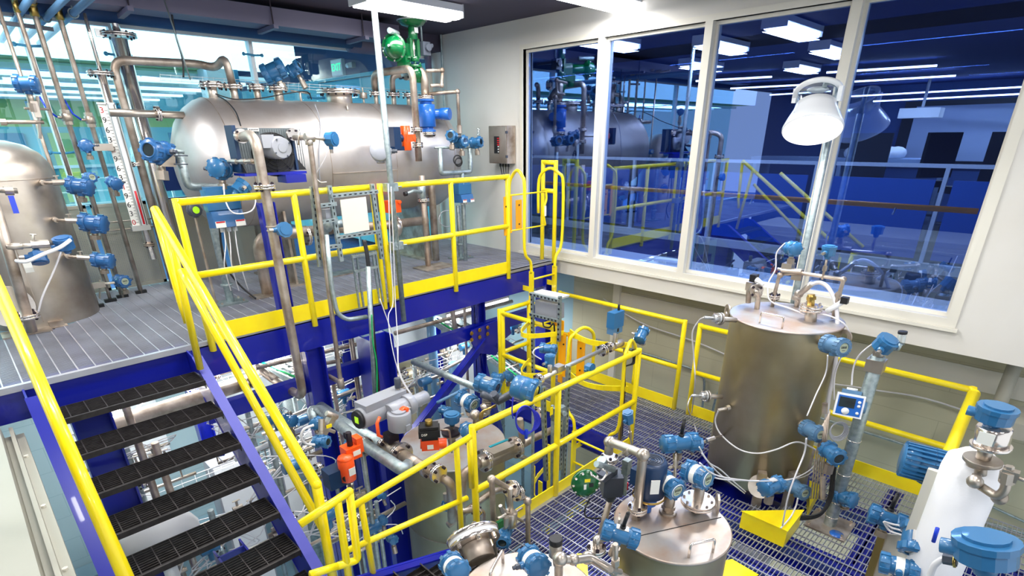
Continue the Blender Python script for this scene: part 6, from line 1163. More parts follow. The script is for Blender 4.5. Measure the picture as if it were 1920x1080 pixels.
q = at(1745, 873, X=3.4); inst('large blue ribbed transmitter facing left beside the yellow end post', q, pxm(q, 66), (-.25, .96, .05), lobes=22, neck=.0, sensor=.0, L=1.35, plate=True, gland=0, name='flow_transmitter', group='large flow transmitters')
q = at(1867, 776, X=3.2); head('round blue sensor head high at the right edge above the clear glass cap', q, pxm(q, 64), up=(0, 0, 1), side=(0, 1, 0), stem=.02, hx=14, H=.45, gl=False)
t = thing('glass_gauge', 'polished steel gauge with round diaphragm on top of the white insulated pipe', 'gauge', at(1850, 850, X=3.2)); XX = 3.2
part('barrel', 'chrome', t, lambda b: (b.cyl(at(1858, 833, X=XX), at(1865, 800, X=XX), pxm(at(1860, 815, X=XX), 27), n=26))); part('label', 'label', t, lambda b: b.box(at(1848, 823, X=XX-.09), (.004, .06, .06))); part('rim', 'chrome', t, lambda b: b.cyl(at(1857, 838, X=XX), at(1858, 833, X=XX), pxm(at(1860, 815, X=XX), 32), n=26)); part('diaphragm', 'steel', t, lambda b: (b.cyl(at(1841, 866, X=XX), at(1843, 860, X=XX), pxm(at(1842, 862, X=XX), 30), n=28), b.cyl(at(1841, 872, X=XX), at(1841, 866, X=XX), pxm(at(1842, 862, X=XX), 24), n=28), b.cyl(at(1843, 860, X=XX), at(1850, 840, X=XX), .03))); part('stem', 'steel', t, lambda b: b.cyl(at(1838, 890, X=XX), at(1840, 872, X=XX), .025))
t = pipe('steel elbow loop beside the white insulated pipe', [at(1832, 890, X=3.15), at(1828, 905, X=3.12), at(1870, 932, X=3.05), at(1884, 920, X=3.05), at(1890, 890, X=3.05)], .02, 'steel', .02)
for p in ((1828, 903), (1874, 933)): part('elbow', 'steel', t, lambda b: b.sph(at(*p, X=3.08), .034, 12))
part('valve', 'steel', t, lambda b: (b.cyl(at(1887, 905, X=3.05), at(1891, 885, X=3.05), .03, n=8), b.box(at(1893, 890, X=3.05), (.04, .06, .05)), b.cyl(at(1892, 880, X=3.05), at(1893, 874, X=3.05), .018, n=6), b.tube([at(1895, 892, X=3.05), at(1930, 903, X=3.05)], .01, 8)))
q = at(1848, 1030, X=2.35); t = head('very large round blue transmitter head in the bottom right corner', q, pxm(q, 104), up=(.1, .1, 1), side=(0, 1, -.25), stem=.12, hx=16, H=.42, gl=False); part('cable_gland', 'dark_grey', t, lambda b: (b.cyl(at(1795, 1052, X=2.4), at(1768, 1047, X=2.4), .022, n=6))); part('gland_seal', 'brass', t, lambda b: b.cyl(at(1793, 1052, X=2.4), at(1788, 1051, X=2.4), .027, n=14))
wire('thick white cable from the big corner transmitter head', [at(1768, 1048, X=2.4), at(1752, 1060, X=2.4), at(1742, 1085, X=2.4), at(1735, 1110, X=2.4)], .012)
q = at(1663, 973, X=3.5); inst('blue wireless transmitter with slanted black antenna above the right grating', q, pxm(q, 38), (-.2, .97, .1), antenna=1.6, neck=.1, sensor=.3, L=1.5, plate=True, gland=0, up=(.35, -.2, 1), name='wireless_transmitter', group='wireless transmitters')
q = at(1716, 1010, X=3.3); inst('blue transmitter with large amber dark glass near the white pipe', q, pxm(q, 50), (-.75, -.2, -.6), disp='dark', neck=.2, sensor=.2, L=1.1, plate=True, gland=0)
q = at(1686, 1062, X=3.2); inst('blue transmitter cut by the bottom edge left of the white pipe', q, pxm(q, 40), (-.2, .97, -.1), neck=.1, sensor=.2, L=1.5, tagp=True, gland=0)
for i in range(3): wire('white cable between the two blue transmitters near the white pipe, %s' % ('upper', 'middle', 'lower')[i], [at(1657, 978, X=3.4), at(1668+i*3, 995-i*6, X=3.4), at(1690, 1003-i*8, X=3.35), at(1705, 1010-i*5, X=3.35)], .006)
t = thing('angle_support', 'brown steel angle frame at the right grating edge', 'frame', at(1650, 1060, Z=DK)); part('upright', 'brass', t, lambda b: b.bar(at(1655, 1000, X=3.5), at(1628, 1085, X=3.5), .04, .03, X_)); part('side_plate', 'trim', t, lambda b: b.prism([at(1659, 1000, X=3.52), at(1720, 1010, X=3.52), at(1700, 1085, X=3.52), at(1636, 1085, X=3.52)], (.01, 0, 0)))
for i, (a, c_) in enumerate((((1850, 945), (1925, 980)), ((1855, 990), (1925, 1022)), ((1872, 985), (1925, 1002)), ((1880, 1000), (1925, 1012)))):
    tag(obj('conduit', PB('galvanised').tube([at(a[0]-90, a[1]-22, X=5.9), at(*a, X=5.9), at(*c_, X=5.9)], .012, 8), None), 'galvanised conduit on the block wall at the right edge, %s of four' % ('topmost', 'lowest', 'second', 'third')[i], 'conduit', 'wall conduits')
b = PB('cream'); b.cyl((5.75, .02, -2.5), (5.75, .02, -.2), .05); b.bbox((5.4, -.2, -.75), (5.8, .05, -.62)); tag(obj('wall_bracket', b, None), 'cream steel bracket and strut under the wall at the right edge', 'bracket')
wire('white cable strung along the block wall behind the rails', [(5.9, 4.2, -.55), (5.9, 3.6, -.75), (5.9, 2.8, -.82), (5.9, 1.9, -.95), (5.9, 1.0, -.85), (5.9, .4, -.8), (5.9, -.6, -.95)], .008)
b = PB('galvanised'); b.tube(smoothpts([(5.9, 4.3, -1.15), (5.9, 3.0, -1.16), (5.88, 2.7, -1.2), (5.88, 2.62, -1.35), (5.88, 2.6, -2.0)]), .014, 8); tag(obj('conduit', b, None), 'grey conduit bending down behind the left rail length on the block wall', 'conduit', 'wall conduits')
b = PB('galvanised'); b.tube(smoothpts([(5.88, 2.48, -2.0), (5.88, 2.46, -1.45), (5.88, 2.38, -1.3), (5.88, 2.2, -1.28), (5.88, .2, -1.3)]), .014, 8); tag(obj('conduit', b, None), 'grey conduit bending up behind the tall tank on the block wall', 'conduit', 'wall conduits')
# ================================================================ BETWEEN THE PLATFORMS
TK = V((2.76, 3.6, 0)); ZT = -1.2
t4 = lidtank('wide grey tank below the railings with the orange and black actuator over its lid', TK, .49, ZT, -2.5, [])
part('lower_shell', 'tank_steel', t4, lambda b: b.lathe([(.49, -2.5), (.47, -2.62), (.47, -3.9), (0, -3.9)], (TK.x, TK.y, 0), Z_, 56)); part('weld_seam', 'pipe_steel', t4, lambda b: b.lathe([(.491, -2.0), (.495, -2.005), (.491, -2.01)], (TK.x, TK.y, 0), Z_, 56))
for a in (1, 3.1, 5.2): part('support_leg', 'pipe_steel', t4, lambda b: b.cyl((TK.x+.4*math.cos(a), TK.y+.4*math.sin(a), GR), (TK.x+.4*math.cos(a), TK.y+.4*math.sin(a), -3.88), .04))
# grey electric actuator
g = at(728, 768, Y=3.42); U = pxm(g, 100); ax = (at(790, 745, Y=3.42)-at(668, 782, Y=3.42)).normalized(); ax = V((ax.x, .12, ax.z*.35)).normalized(); a_, s_, u_ = frame(ax, Z_); s_ = -s_
t = thing('electric_actuator', 'large light grey electric valve actuator with orange lever and knob', 'actuator', g-u_*.12)
part('motor_case', 'grey_paint', t, lambda b: (b.box(g+u_*U*.12-a_*U*.05+s_*U*.12, (U*.95, U*.34, U*.3), (a_, s_, u_)), b.cyl(g-a_*U*.58+s_*U*.1, g+a_*U*.45+s_*U*.1, U*.2, n=26), b.cyl(g-a_*U*.1-s_*U*.12, g+a_*U*.4-s_*U*.12, U*.17, n=26)))
part('hand_wheel_tube', 'grey_paint', t, lambda b: (b.cyl(g+a_*U*.4-s_*U*.12, g+a_*U*.85-s_*U*.12, U*.13, n=24), b.cyl(g+a_*U*.3-s_*U*.12, g+a_*U*.46-s_*U*.12, U*.21, n=26)))
part('gear_housing', 'grey_paint', t, lambda b: (b.cyl(g-u_*U*.3-s_*U*.3, g+u_*U*.05-s_*U*.3, U*.22, n=28), b.cyl(g+u_*U*.05-s_*U*.3, g+u_*U*.08-s_*U*.3, U*.14, n=24), b.box(g-u_*U*.2-s_*U*.3+a_*U*.0-s_*U*.2, (U*.1, U*.1, U*.1), (a_, s_, u_))))
part('display_cover', 'black', t, lambda b: b.cyl(g-a_*U*.58+s_*U*.1, g-a_*U*.64+s_*U*.1, U*.17, n=24)); part('green_display', 'green_lcd', t, lambda b: b.box(g-a_*U*.645+s_*U*.1, (.004, U*.1, U*.12), (a_, s_, u_)))
part('orange_lever', 'orange', t, lambda b: b.tube([g-a_*U*.45-s_*U*.32+u_*U*.12, g-a_*U*.55-s_*U*.36+u_*U*.05, g-a_*U*.56-s_*U*.38-u_*U*.18, g-a_*U*.48-s_*U*.36-u_*U*.25], U*.03, 8)); part('orange_knob', 'orange', t, lambda b: (b.cyl(g+a_*U*.1-s_*U*.28+u_*U*.02, g+a_*U*.1-s_*U*.38+u_*U*.02, U*.1, n=18), b.box(g+a_*U*.1-s_*U*.4+u_*U*.02, (U*.05, U*.06, U*.18), (a_, s_, u_)))); part('name_plate', 'aluminium', t, lambda b: b.box(g+u_*U*.06-s_*U*.3+a_*U*.1-s_*U*.02+u_*U*.0, (U*.3, U*.1, .004), (a_, s_, u_)))
part('top_fitting', 'pipe_steel', t, lambda b: (b.cyl(g+a_*U*.35+s_*U*.1+u_*U*.15, g+a_*U*.35+s_*U*.1+u_*U*.3, U*.03), b.cyl(g+a_*U*.35+s_*U*.1+u_*U*.3, g+a_*U*.35+s_*U*.1+u_*U*.5, U*.06, mt='dark_grey')))
Xq = 1.98
t = pipe('upper galvanised pipe ending in a flange below the grey actuator', [at(560, 735, X=Xq), at(640, 792, X=Xq), at(722, 838, X=Xq)], .06, 'galvanised', 0, fls=[(at(727, 838, X=Xq), Y_, .105, dict(n=4, br=.014)), (at(752, 853, X=Xq), Y_, .105, dict(n=4, br=.014))])
part('ball_valve_body', 'steel', t, lambda b: b.cyl(at(728, 840, X=Xq), at(750, 852, X=Xq), .08, n=12)); part('mounting_block', 'bolt_dark', t, lambda b: b.box(at(733, 818, X=Xq), (.09, .09, .07)))
t = pipe('brownish reduced pipe leading from the actuator valve to a second flange over the wide tank', [at(755, 855, X=Xq), at(785, 868, X=Xq), at(822, 893, X=Xq+.02), at(845, 905, X=Xq+.06), at(848, 975, X=Xq+.1)], .036, 'pipe_steel', .1, fls=[(at(803, 879, X=Xq), Y_, .07, dict(n=4, br=.012)), (at(822, 888, X=Xq), Y_, .07, dict(n=4, br=.012))])
part('reducer', 'pipe_steel', t, lambda b: b.cyl(at(757, 856, X=Xq), at(782, 868, X=Xq), .055, .04))
Xr = 1.80
t = pipe('lower galvanised pipe with hooked far end and wide elbow below the grey actuator', [at(595, 795, X=Xr), at(583, 770, X=Xr+.02), at(600, 768, X=Xr+.08), at(640, 800, X=Xr), at(690, 838, X=Xr), at(756, 882, X=Xr), at(765, 872, X=Xr+.12)], .048, 'galvanised', .08, fls=[(at(682, 838, X=Xr), Y_, .085, dict(n=4, br=.013))])
part('strap', 'bolt_dark', t, lambda b: [b.cyl(at(654, 813, X=Xr), at(657, 815, X=Xr), .055)])
q = at(603, 828, Y=3.25); inst('blue transmitter with dark glass left of the orange bracket, white cable attached', q, pxm(q, 24), (.45, -.85, .1), disp='dark', neck=.3, sensor=.9, up=(-.45, .1, -.9), gland=0)
q = at(594, 793, Y=3.35); inst('blue transmitter half hidden behind slanted steel manifold near the hooked pipe end', q, pxm(q, 22), (-.6, -.7, .3), neck=.1, sensor=.2, gland=0)
b = PB('pipe_steel'); b.bar(at(600, 820, Y=3.3), at(625, 778, Y=3.3), .06, .04); b.bar(at(608, 803, Y=3.28), at(628, 810, Y=3.26), .02, .02); b.cyl(at(612, 775, Y=3.3), at(632, 782, Y=3.3), .02); tag(obj('valve_manifold', b, None), 'slanted brown steel manifold left of the grey actuator', 'valve')
tag(obj('yellow_tag', PB('yellow').box(at(617, 799, Y=3.25), (.04, .004, .025)), None), 'small yellow tag hanging on the slanted manifold', 'tag')
wire('white cable arching left of the blue transmitter near the blue column', [at(588, 797, Y=3.2), at(570, 805, Y=3.2), at(565, 820, Y=3.2), at(574, 832, Y=3.2), at(590, 834, Y=3.2)], .009)
c = at(658, 846, Y=3.3); t = thing('valve_actuator', 'orange bracket shaped actuator under the lower galvanised pipe', 'actuator', c, 'orange valve actuators'); part('body', 'orange', t, lambda b: (b.box(c, (.12, .1, .1)), b.box(c+V((.06, 0, .04)), (.05, .08, .12)))); part('stem', 'bolt_dark', t, lambda b: b.cyl(c+Z_*.05, c+Z_*.16, .022)); part('warning_label', 'label', t, lambda b: b.box(c+V((.02, -.052, 0)), (.06, .003, .04)))
c = at(650, 877, Y=3.25); t = thing('valve_actuator', 'upright orange red actuator cylinder with qr like white label', 'actuator', c, 'orange valve actuators'); t['label'] = 'upright orange red actuator cylinder with a white label beside the blue column'; part('body', 'orange', t, lambda b: (b.cyl(c-Z_*.1, c+Z_*.08, .06, n=10), b.sph(c+Z_*.08, .06, 12, (1, 1, .5)))); part('label_plate', 'label', t, lambda b: b.box(c+V((.01, -.06, -.01)), (.05, .004, .06)))
c = at(628, 893, Y=3.3); t = thing('valve_positioner', 'dark blue black positioner box left of the orange red cylinder', 'positioner', c); part('body', 'navy', t, lambda b: (b.box(c, (.14, .12, .14)), b.cyl(c+V((.05, -.06, 0)), c+V((.05, -.09, 0)), .03, mt='black')))
# black and orange actuator on wide tank
c = at(805, 808, Y=3.2); t = thing('valve_actuator', 'black positioner with brass cap on top of an orange actuator above the wide tank', 'actuator', c-Z_*.1, 'orange valve actuators')
ang = (V((.8, -.6, 0)), V((.6, .8, 0)), Z_)
part('positioner', 'black', t, lambda b: (b.box(c, (.17, .13, .06), ang), b.box(c+Z_*.045, (.15, .11, .025), ang), b.box(c-Z_*.05, (.13, .09, .05), ang))); part('brass_cap', 'brass', t, lambda b: b.cyl(c+Z_*.05, c+Z_*.1, .03)); part('actuator_body', 'orange', t, lambda b: (b.cyl(c-Z_*.11-ang[0]*.08, c-Z_*.13+ang[0]*.13, .045, n=10), b.box(c-Z_*.11, (.14, .1, .09), ang))); part('warning_label', 'label', t, lambda b: b.box(c-Z_*.12-ang[1]*.053, (.05, .003, .04), ang))
text3('DSP', c-ang[1]*.066-ang[0]*.04, ang[0], Z_, .028, 'label', t); part('tubing', 'pipe_steel', t, lambda b: b.tube([c+ang[0]*.09, c+ang[0]*.16, c+ang[0]*.17-Z_*.22], .008, 8, .03))
q = at(847, 783, Y=3.3); head('flat round blue sensor head over a black flange on the wide tank', q, pxm(q, 31), up=(0, 0, 1), side=(1, 0, 0), stem=.05, hx=14, H=.5)
fc2 = at(846, 810, Y=3.3); t = thing('black_flange', 'black disc flange below the flat round blue sensor head', 'flange', fc2); part('disc', 'bolt_dark', t, lambda b: (b.cyl(fc2-Z_*.012, fc2+Z_*.012, .085, n=26), b.cyl(fc2-Z_*.03, fc2-Z_*.015, .08, n=26, mt='steel'), b.cyl(fc2-Z_*.16, fc2-Z_*.03, .035, mt='steel')))
q = at(876, 752, Y=3.5); inst('tilted blue transmitter with white collar and lit dial behind the sloping rail', q, pxm(q, 32), (.05, -.95, -.1), disp='ring', neck=.15, sensor=.3, tagp=True, gland=0, up=(-.3, .1, 1), capc='rosemount')
q = at(914, 722, Y=3.2); inst('blue transmitter with dark display above the steel sensor left of the railing corner', q, pxm(q, 34), (.25, -.95, -.1), disp='dark', neck=.1, sensor=.5, plate=True, gland=2, L=1.25)
q = at(877, 808, Y=3.1); inst('blue transmitter with white collar low behind the yellow rail corner', q, pxm(q, 30), (-.5, -.8, .3), neck=.1, sensor=.2, tagp=True, gland=0)
q = at(933, 708, Y=4.2); inst('small far blue transmitter left of the doubled yellow posts', q, pxm(q, 18), (.3, -.9, 0), neck=.2, sensor=.5, gland=0)
q = at(953, 705, Y=4.3); inst('small far blue transmitter between the yellow ladder posts', q, pxm(q, 16), (-.3, -.9, 0), neck=.2, sensor=.5, gland=0)
pipe('long plain grey pipe slanting down to the right behind the wide tank', [at(775, 678, X=2.9), at(905, 732, X=2.9)], .032, 'galvanised', 0)
t = pipe('dark grey plastic pipe with y fitting between transmitter and flow meter', [at(905, 740, Y=3.05), at(935, 752, Y=3.05), at(965, 735, Y=2.8)], .03, 'dark_grey', 0); part('y_branch', 'dark_grey', t, lambda b: b.cyl(at(935, 752, Y=3.05), at(925, 738, Y=3.05), .036)); part('thread_ribs', 'steel', t, lambda b: [b.cyl(at(913, 745+k*5, Y=3.1), at(913, 749+k*5, Y=3.1), .038) for k in range(5)])
t = pipe('steel elbows and bent tubes left of the corner of the near railing', [at(905, 760, Y=2.95), at(913, 775, Y=2.95), at(893, 782, Y=2.95), at(891, 806, Y=2.95)], .024, 'steel', .03)
part('elbow', 'steel', t, lambda b: (b.sph(at(891, 778, Y=2.93), .045, 12), b.sph(at(913, 772, Y=2.95), .03, 10))); part('bent_tube', 'brass', t, lambda b: [b.tube([at(900+k*4, 790, Y=2.85), at(900+k*4, 772, Y=2.85), at(930, 762-k*3, Y=2.8)], .007, 8, .05) for k in range(2)])
# flow meter line above the near railing
t = thing('flow_transmitter', 'large blue flow transmitter with dark display sitting on the near railing', 'transmitter', at(985, 730, Y=2.66), 'large flow transmitters')
q = at(985, 730, Y=2.66); D = pxm(q, 46); fa, fs, fu = frame((.3, -.94, -.12), Z_)
part('housing', 'rosemount', t, lambda b: b.lathe([(0, -D*.5), (D*.46, -D*.5), (D*.5, -D*.42), (D*.5, D*.35), (D*.44, D*.4)], q, fa, 30)); 
def fcov(b):
    b.lathe([(D*.3, D*.52), (D*.46, D*.52), (D*.53, D*.46), (D*.53, D*.3), (D*.5, D*.28)], q, fa, 30)
    for k in range(10): th = k*.628; rd = fs*math.cos(th)+fu*math.sin(th); b.box(q+fa*D*.4+rd*D*.52, (D*.2, D*.12, D*.08), (fa, fa.cross(rd), rd))
cv = part('cover', 'rosemount', t, fcov); obj('sight_glass', PB('sight_glass').cyl(q+fa*D*.4, q+fa*D*.49, D*.33, n=26), None, cv)
part('rib', 'rose_dark', t, lambda b: b.lathe([(D*.503, -D*.06), (D*.515, -D*.02), (D*.503, D*.02)], q, fa, 30)); part('side_port', 'rosemount', t, lambda b: b.cyl(q-fs*D*.1-fu*D*.3-fa*D*.2, q-fs*D*.62-fu*D*.45-fa*D*.2, D*.11)); part('acrylic_bracket', 'clear_glass', t, lambda b: b.box(q-fu*D*.55-fa*D*.1, (D*.7, D*.3, D*.12), (fa, fs, fu)))
t = pipe('horizontal steel pipe with flanges running above the near railing from the flow meter', [at(1005, 716, Y=2.72), at(1060, 688, Y=2.74), at(1150, 647, Y=2.76)], .019, 'aluminium', 0, fls=[(at(1010, 712, Y=2.72), X_, .05, dict(n=4, br=.009)), (at(1130, 657, Y=2.76), X_, .055, dict(n=4, br=.011, gap=.012)), (at(1143, 651, Y=2.76), X_, .05, dict(n=4, br=.01))])
part('tee_fitting', 'steel', t, lambda b: (b.box(at(1047, 690, Y=2.74), (.09, .07, .05)), b.cyl(at(1031, 700, Y=2.74), at(1031, 685, Y=2.74), .02), b.cyl(at(1150, 648, Y=2.77), at(1165, 642, Y=2.77), .04, n=12), b.cyl(at(1153, 645, Y=2.77), at(1153, 625, Y=2.77), .03, .015)))
q = at(1031, 676, Y=2.8); head('hexagonal blue sensor head with white cable above the flow meter pipe', q, pxm(q, 22), up=(0, 0, 1), side=(-1, 0, 0), stem=.05, hx=6, H=1.0)
q = at(1028, 654, Y=2.95); inst('blue transmitter with dark glass just above the hexagonal sensor head', q, pxm(q, 20), (.35, -.9, 0), disp='dark', neck=.1, sensor=.2, gland=0, L=1.5)
wire('white cable loop left of the hexagonal sensor head by the flow meter', [at(1018, 650, Y=2.85), at(1003, 655, Y=2.8), at(1000, 664, Y=2.78), at(1015, 674, Y=2.78)], .005)
q = at(1106, 690, Y=2.6); head('small teal sensor head on the near railing', q, pxm(q, 20), up=(.4, -.8, .1), side=(-1, 0, -.2), stem=0, H=.6, gl=False)
q = at(1154, 598, Y=2.85); h = pxm(q, 42)
t = thing('wireless_box', 'blue rectangular box with short black antenna above the near railing', 'transmitter', q); part('case', 'rosemount', t, lambda b: (b.box(q, (h*.75, h*.4, h*.72)), b.box(q-Z_*h*.5, (h*.7, h*.35, h*.3), mt='rose_pale'))); part('antenna', 'black', t, lambda b: b.cyl(q+V((h*.2, 0, h*.36)), q+V((h*.2, 0, h*.62)), .012)); part('warning_label', 'label', t, lambda b: b.box(q+V((h*.39, -h*.1, -h*.3)), (.003, h*.15, h*.15))); part('cap_sensor', 'black', t, lambda b: b.cyl(q+V((0, -.03, -h*.55)), q+V((0, -.03, -h*.4)), .016))
q = at(1203, 628, Y=2.75); inst('blue transmitter with drooping neck right of the blue box, white cables', q, pxm(q, 22), (.8, .2, .5), neck=.5, sensor=.1, gland=2, L=1.3)
b = PB('black')
for k in range(3): b.tube(smoothpts([at(1186+k*3, 655, Y=2.7), at(1186+k*2, 680, Y=2.7), at(1170, 690, Y=2.7), at(1172, 720, Y=2.75), at(1168, 790, Y=2.75), at(1165, 850, Y=2.75)]), .007, 8)
tag(obj('cable_bundle', b, None), 'black cable bundle running down behind the right post of the near railing', 'cable')
b = PB('brass'); b.cyl(at(1172, 655, Y=2.72), at(1160, 860, Y=2.72), .02); tag(obj('conduit', b, None), 'brown conduit standing behind the right post of the near railing', 'conduit')
# slotted channels and boxes at the railing
t = thing('channel_rack', 'slotted channels with small grey switch box behind the near railing', 'frame', at(1040, 800, Y=2.66))
for a0, a1 in (((1018, 725), (1024, 900)), ((1066, 685), (1056, 900)), ((1050, 745), (1050, 880))): part('upright', 'galvanised', t, lambda b: channelbar(b, at(*a0, Y=2.68), at(*a1, Y=2.68), .035, .03))
part('switch_box', 'galvanised', t, lambda b: (b.box(at(1047, 775, Y=2.62), (.11, .07, .12)), b.cyl(at(1055, 775, Y=2.58), at(1059, 776, Y=2.55), .022))); part('yellow_label', 'yellow', t, lambda b: b.box(at(1034, 771, Y=2.58), (.035, .004, .07))); part('red_switch', 'red', t, lambda b: b.box(at(1047, 777, Y=2.58), (.016, .02, .06)))
for x0, x1, lab in ((1000, 998, 'left of the slotted channels'), (1036, 1034, 'below the small switch box'), (1057, 1052, 'beside the middle post')): tag(obj('conduit', PB('galvanised').cyl(at(x0, 760, Y=2.72), at(x1, 960, Y=2.72), .014, n=10), None), 'thin grey conduit standing behind the near railing, '+lab, 'conduit')
b = PB('blue_hose')
for k in range(6): b.tube(smoothpts([at(985+(19+k)*math.cos(a+k)*.95+k, 788+(27-k)*math.sin(a+k), Y=2.5+.008*k) for a in [j*.63 for j in range(11)]], 4), .005, 6)
tag(obj('hose_coil', b, None), 'coil of bright blue cable hanging on the near railing', 'hose'); 
wire('blue cable from the coil up to the flow meter', [at(962, 745, Y=2.5), at(960, 770, Y=2.5), at(962, 785, Y=2.5)], .005, 'blue_hose')
tag(obj('hose_end', PB('blue_handle').cyl(at(987, 806, Y=2.5), at(986, 822, Y=2.5), .014), None), 'bright blue plug at the lower end of the blue coil', 'plug')
# flanged ball valve with teal lever
Yb = 2.95
t = thing('ball_valve', 'flanged steel ball valve with teal lever behind the near railing', 'valve', at(930, 858, Y=Yb)); A = at(897, 868, Y=Yb); Bq = at(975, 835, Y=Yb); d = (Bq-A).normalized()
part('body', 'steel', t, lambda b: (b.cyl(A, Bq, .055, n=12), b.box((A+Bq)/2, ((Bq-A).length*.5, .1, .12), frame(d, Z_)))); fl(t, A+d*.06, d, .1, n=4, br=.013); fl(t, Bq-d*.06, d, .1, n=4, br=.013); part('lever', 'teal_handle', t, lambda b: b.bar(at(918, 838, Y=Yb-.05), at(952, 824, Y=Yb-.05), .022, .008)); part('inlet_pipe', 'pipe_steel', t, lambda b: b.tube([A, at(880, 880, Y=Yb), at(868, 890, Y=Yb), at(864, 1010, Y=Yb)], .036, 14, .06))
t = pipe('brown stained tee pipe right of the teal lever valve', [at(972, 838, Y=Yb), at(1000, 822, Y=Yb), at(1060, 795, Y=Yb)], .034, 'pipe_steel', 0, fls=[(at(1012, 775, Y=Yb+.1), X_, .06, dict(n=4))]); part('riser', 'pipe_steel', t, lambda b: b.cyl(at(980, 835, Y=Yb), at(975, 785, Y=Yb), .028)); part('branch', 'steel', t, lambda b: b.tube([at(965, 850, Y=Yb), at(1000, 868, Y=Yb), at(1025, 845, Y=Yb)], .024, 12, .04))
t = pipe('tall pipe piece with brass flange behind the near left railing post', [at(860, 962, Y=2.75), at(885, 955, Y=2.75), at(905, 960, Y=2.75), at(905, 1010, Y=2.75)], .026, 'pipe_steel', .03, fls=[(at(893, 957, Y=2.75), (1, 0, .3), .06, dict(n=4, br=.012))])
pipe('curved pipe arching from the wide tank towards the near left tank', [at(840, 985, Y=3.0), at(925, 920, Y=3.0), at(950, 918, Y=3.0), at(960, 965, Y=3.0)], .03, 'pipe_steel', .1)
q = at(836, 948, Y=3.1); inst('small blue transmitter on the pipe at the side of the wide tank', q, pxm(q, 15), (-.5, -.8, 0), neck=.3, sensor=1.0, up=(0, 0, -1), gland=0)
pipe('big vertical pipe at the side of the wide tank', [at(842, 905, Y=3.08), at(848, 960, Y=3.08), at(850, 975, Y=3.08)], .03, 'pipe_steel', 0)
# white box frame at the far rail of the lower platform
Xf = 4.2
t = thing('channel_rack', 'pale grey enclosure in a slotted channel frame by the lower ladder', 'frame', at(1020, 620, X=Xf))
part('enclosure', 'grey_paint', t, lambda b: b.prism([at(1003, 563, X=Xf), at(1044, 572, X=Xf), at(1044, 600, X=Xf), at(1003, 592, X=Xf)], (.12, 0, 0))); part('enclosure_lid', 'white', t, lambda b: b.prism([at(1000, 547, X=Xf), at(1052, 558, X=Xf), at(1050, 562, X=Xf), at(1000, 552, X=Xf)], (.14, 0, 0)))
def cbx(b, A, B, w=.03): b.bar(A, B, w, w, (1, 0, 0)); dd = (V(B)-V(A)); [b.box(V(A)+dd*((i+.5)/int(dd.length/.05))-X_*(w/2+.001), (.002, .02, .02), mt='gasket') for i in range(int(dd.length/.05))]
for a0, a1 in (((998, 548), (1000, 700)), ((1050, 555), (1048, 640))): part('upright', 'galvanised', t, lambda b: cbx(b, at(*a0, X=Xf-.02), at(*a1, X=Xf-.02)))
for a0, a1 in (((994, 551), (1048, 564)), ((994, 589), (1047, 602))): part('crossbar', 'galvanised', t, lambda b: cbx(b, at(*a0, X=Xf-.05), at(*a1, X=Xf-.05)))
wire('black cables hanging in a loop under the pale grey enclosure', [at(1018, 603, X=Xf-.05), at(1020, 612, X=Xf-.06), at(1030, 614, X=Xf-.06), at(1038, 607, X=Xf-.05), at(1040, 625, X=Xf-.03)], .009, 'black')
# cables and conduit on the main column
pipe('grey conduit with elbow hooking under the upper beam beside the main column', [at(612, 440, Y=4.4), at(622, 540, Y=4.38), at(632, 588, Y=4.36), at(650, 600, Y=4.36), at(688, 594, Y=4.36)], .02, 'galvanised', .06)
pipe('grey conduit running down the left face of the main column', [at(690, 500, Y=4.33), at(704, 760, Y=4.33)], .022, 'galvanised', 0)
wire('green wire spiralling down the conduit of the main column', [at(697, 590, Y=4.3), at(699, 640, Y=4.3), at(706, 680, Y=4.3), at(707, 740, Y=4.3)], .006, 'green_wire')
b = PB('black')
for k in range(3): b.tube(smoothpts([at(681+k*2, 450, Y=4.4), at(688+k*2, 490, Y=4.36), at(693+k*2, 560, Y=4.33), at(701+k, 640, Y=4.32), at(709+k*2, 750, Y=4.32)]), .009, 8)
tag(obj('cable_bundle', b, None), 'black cable bundle falling from the channel frame down the main column', 'cable')
for i, P in enumerate(([(733, 350), (738, 470), (741, 560), (746, 640), (750, 700), (782, 755)], [(728, 345), (732, 470), (737, 565), (728, 600), (745, 690), (778, 750)], [(712, 560), (730, 610), (744, 650), (748, 700), (770, 740)])):
    wire('thin pale cable falling from the tall conduit clamp to the grey actuator, %s' % ('right', 'middle', 'left')[i], [at(x, y, Y=4.3-.15*max(0, j-2)) for j, (x, y) in enumerate(P)], .0045)
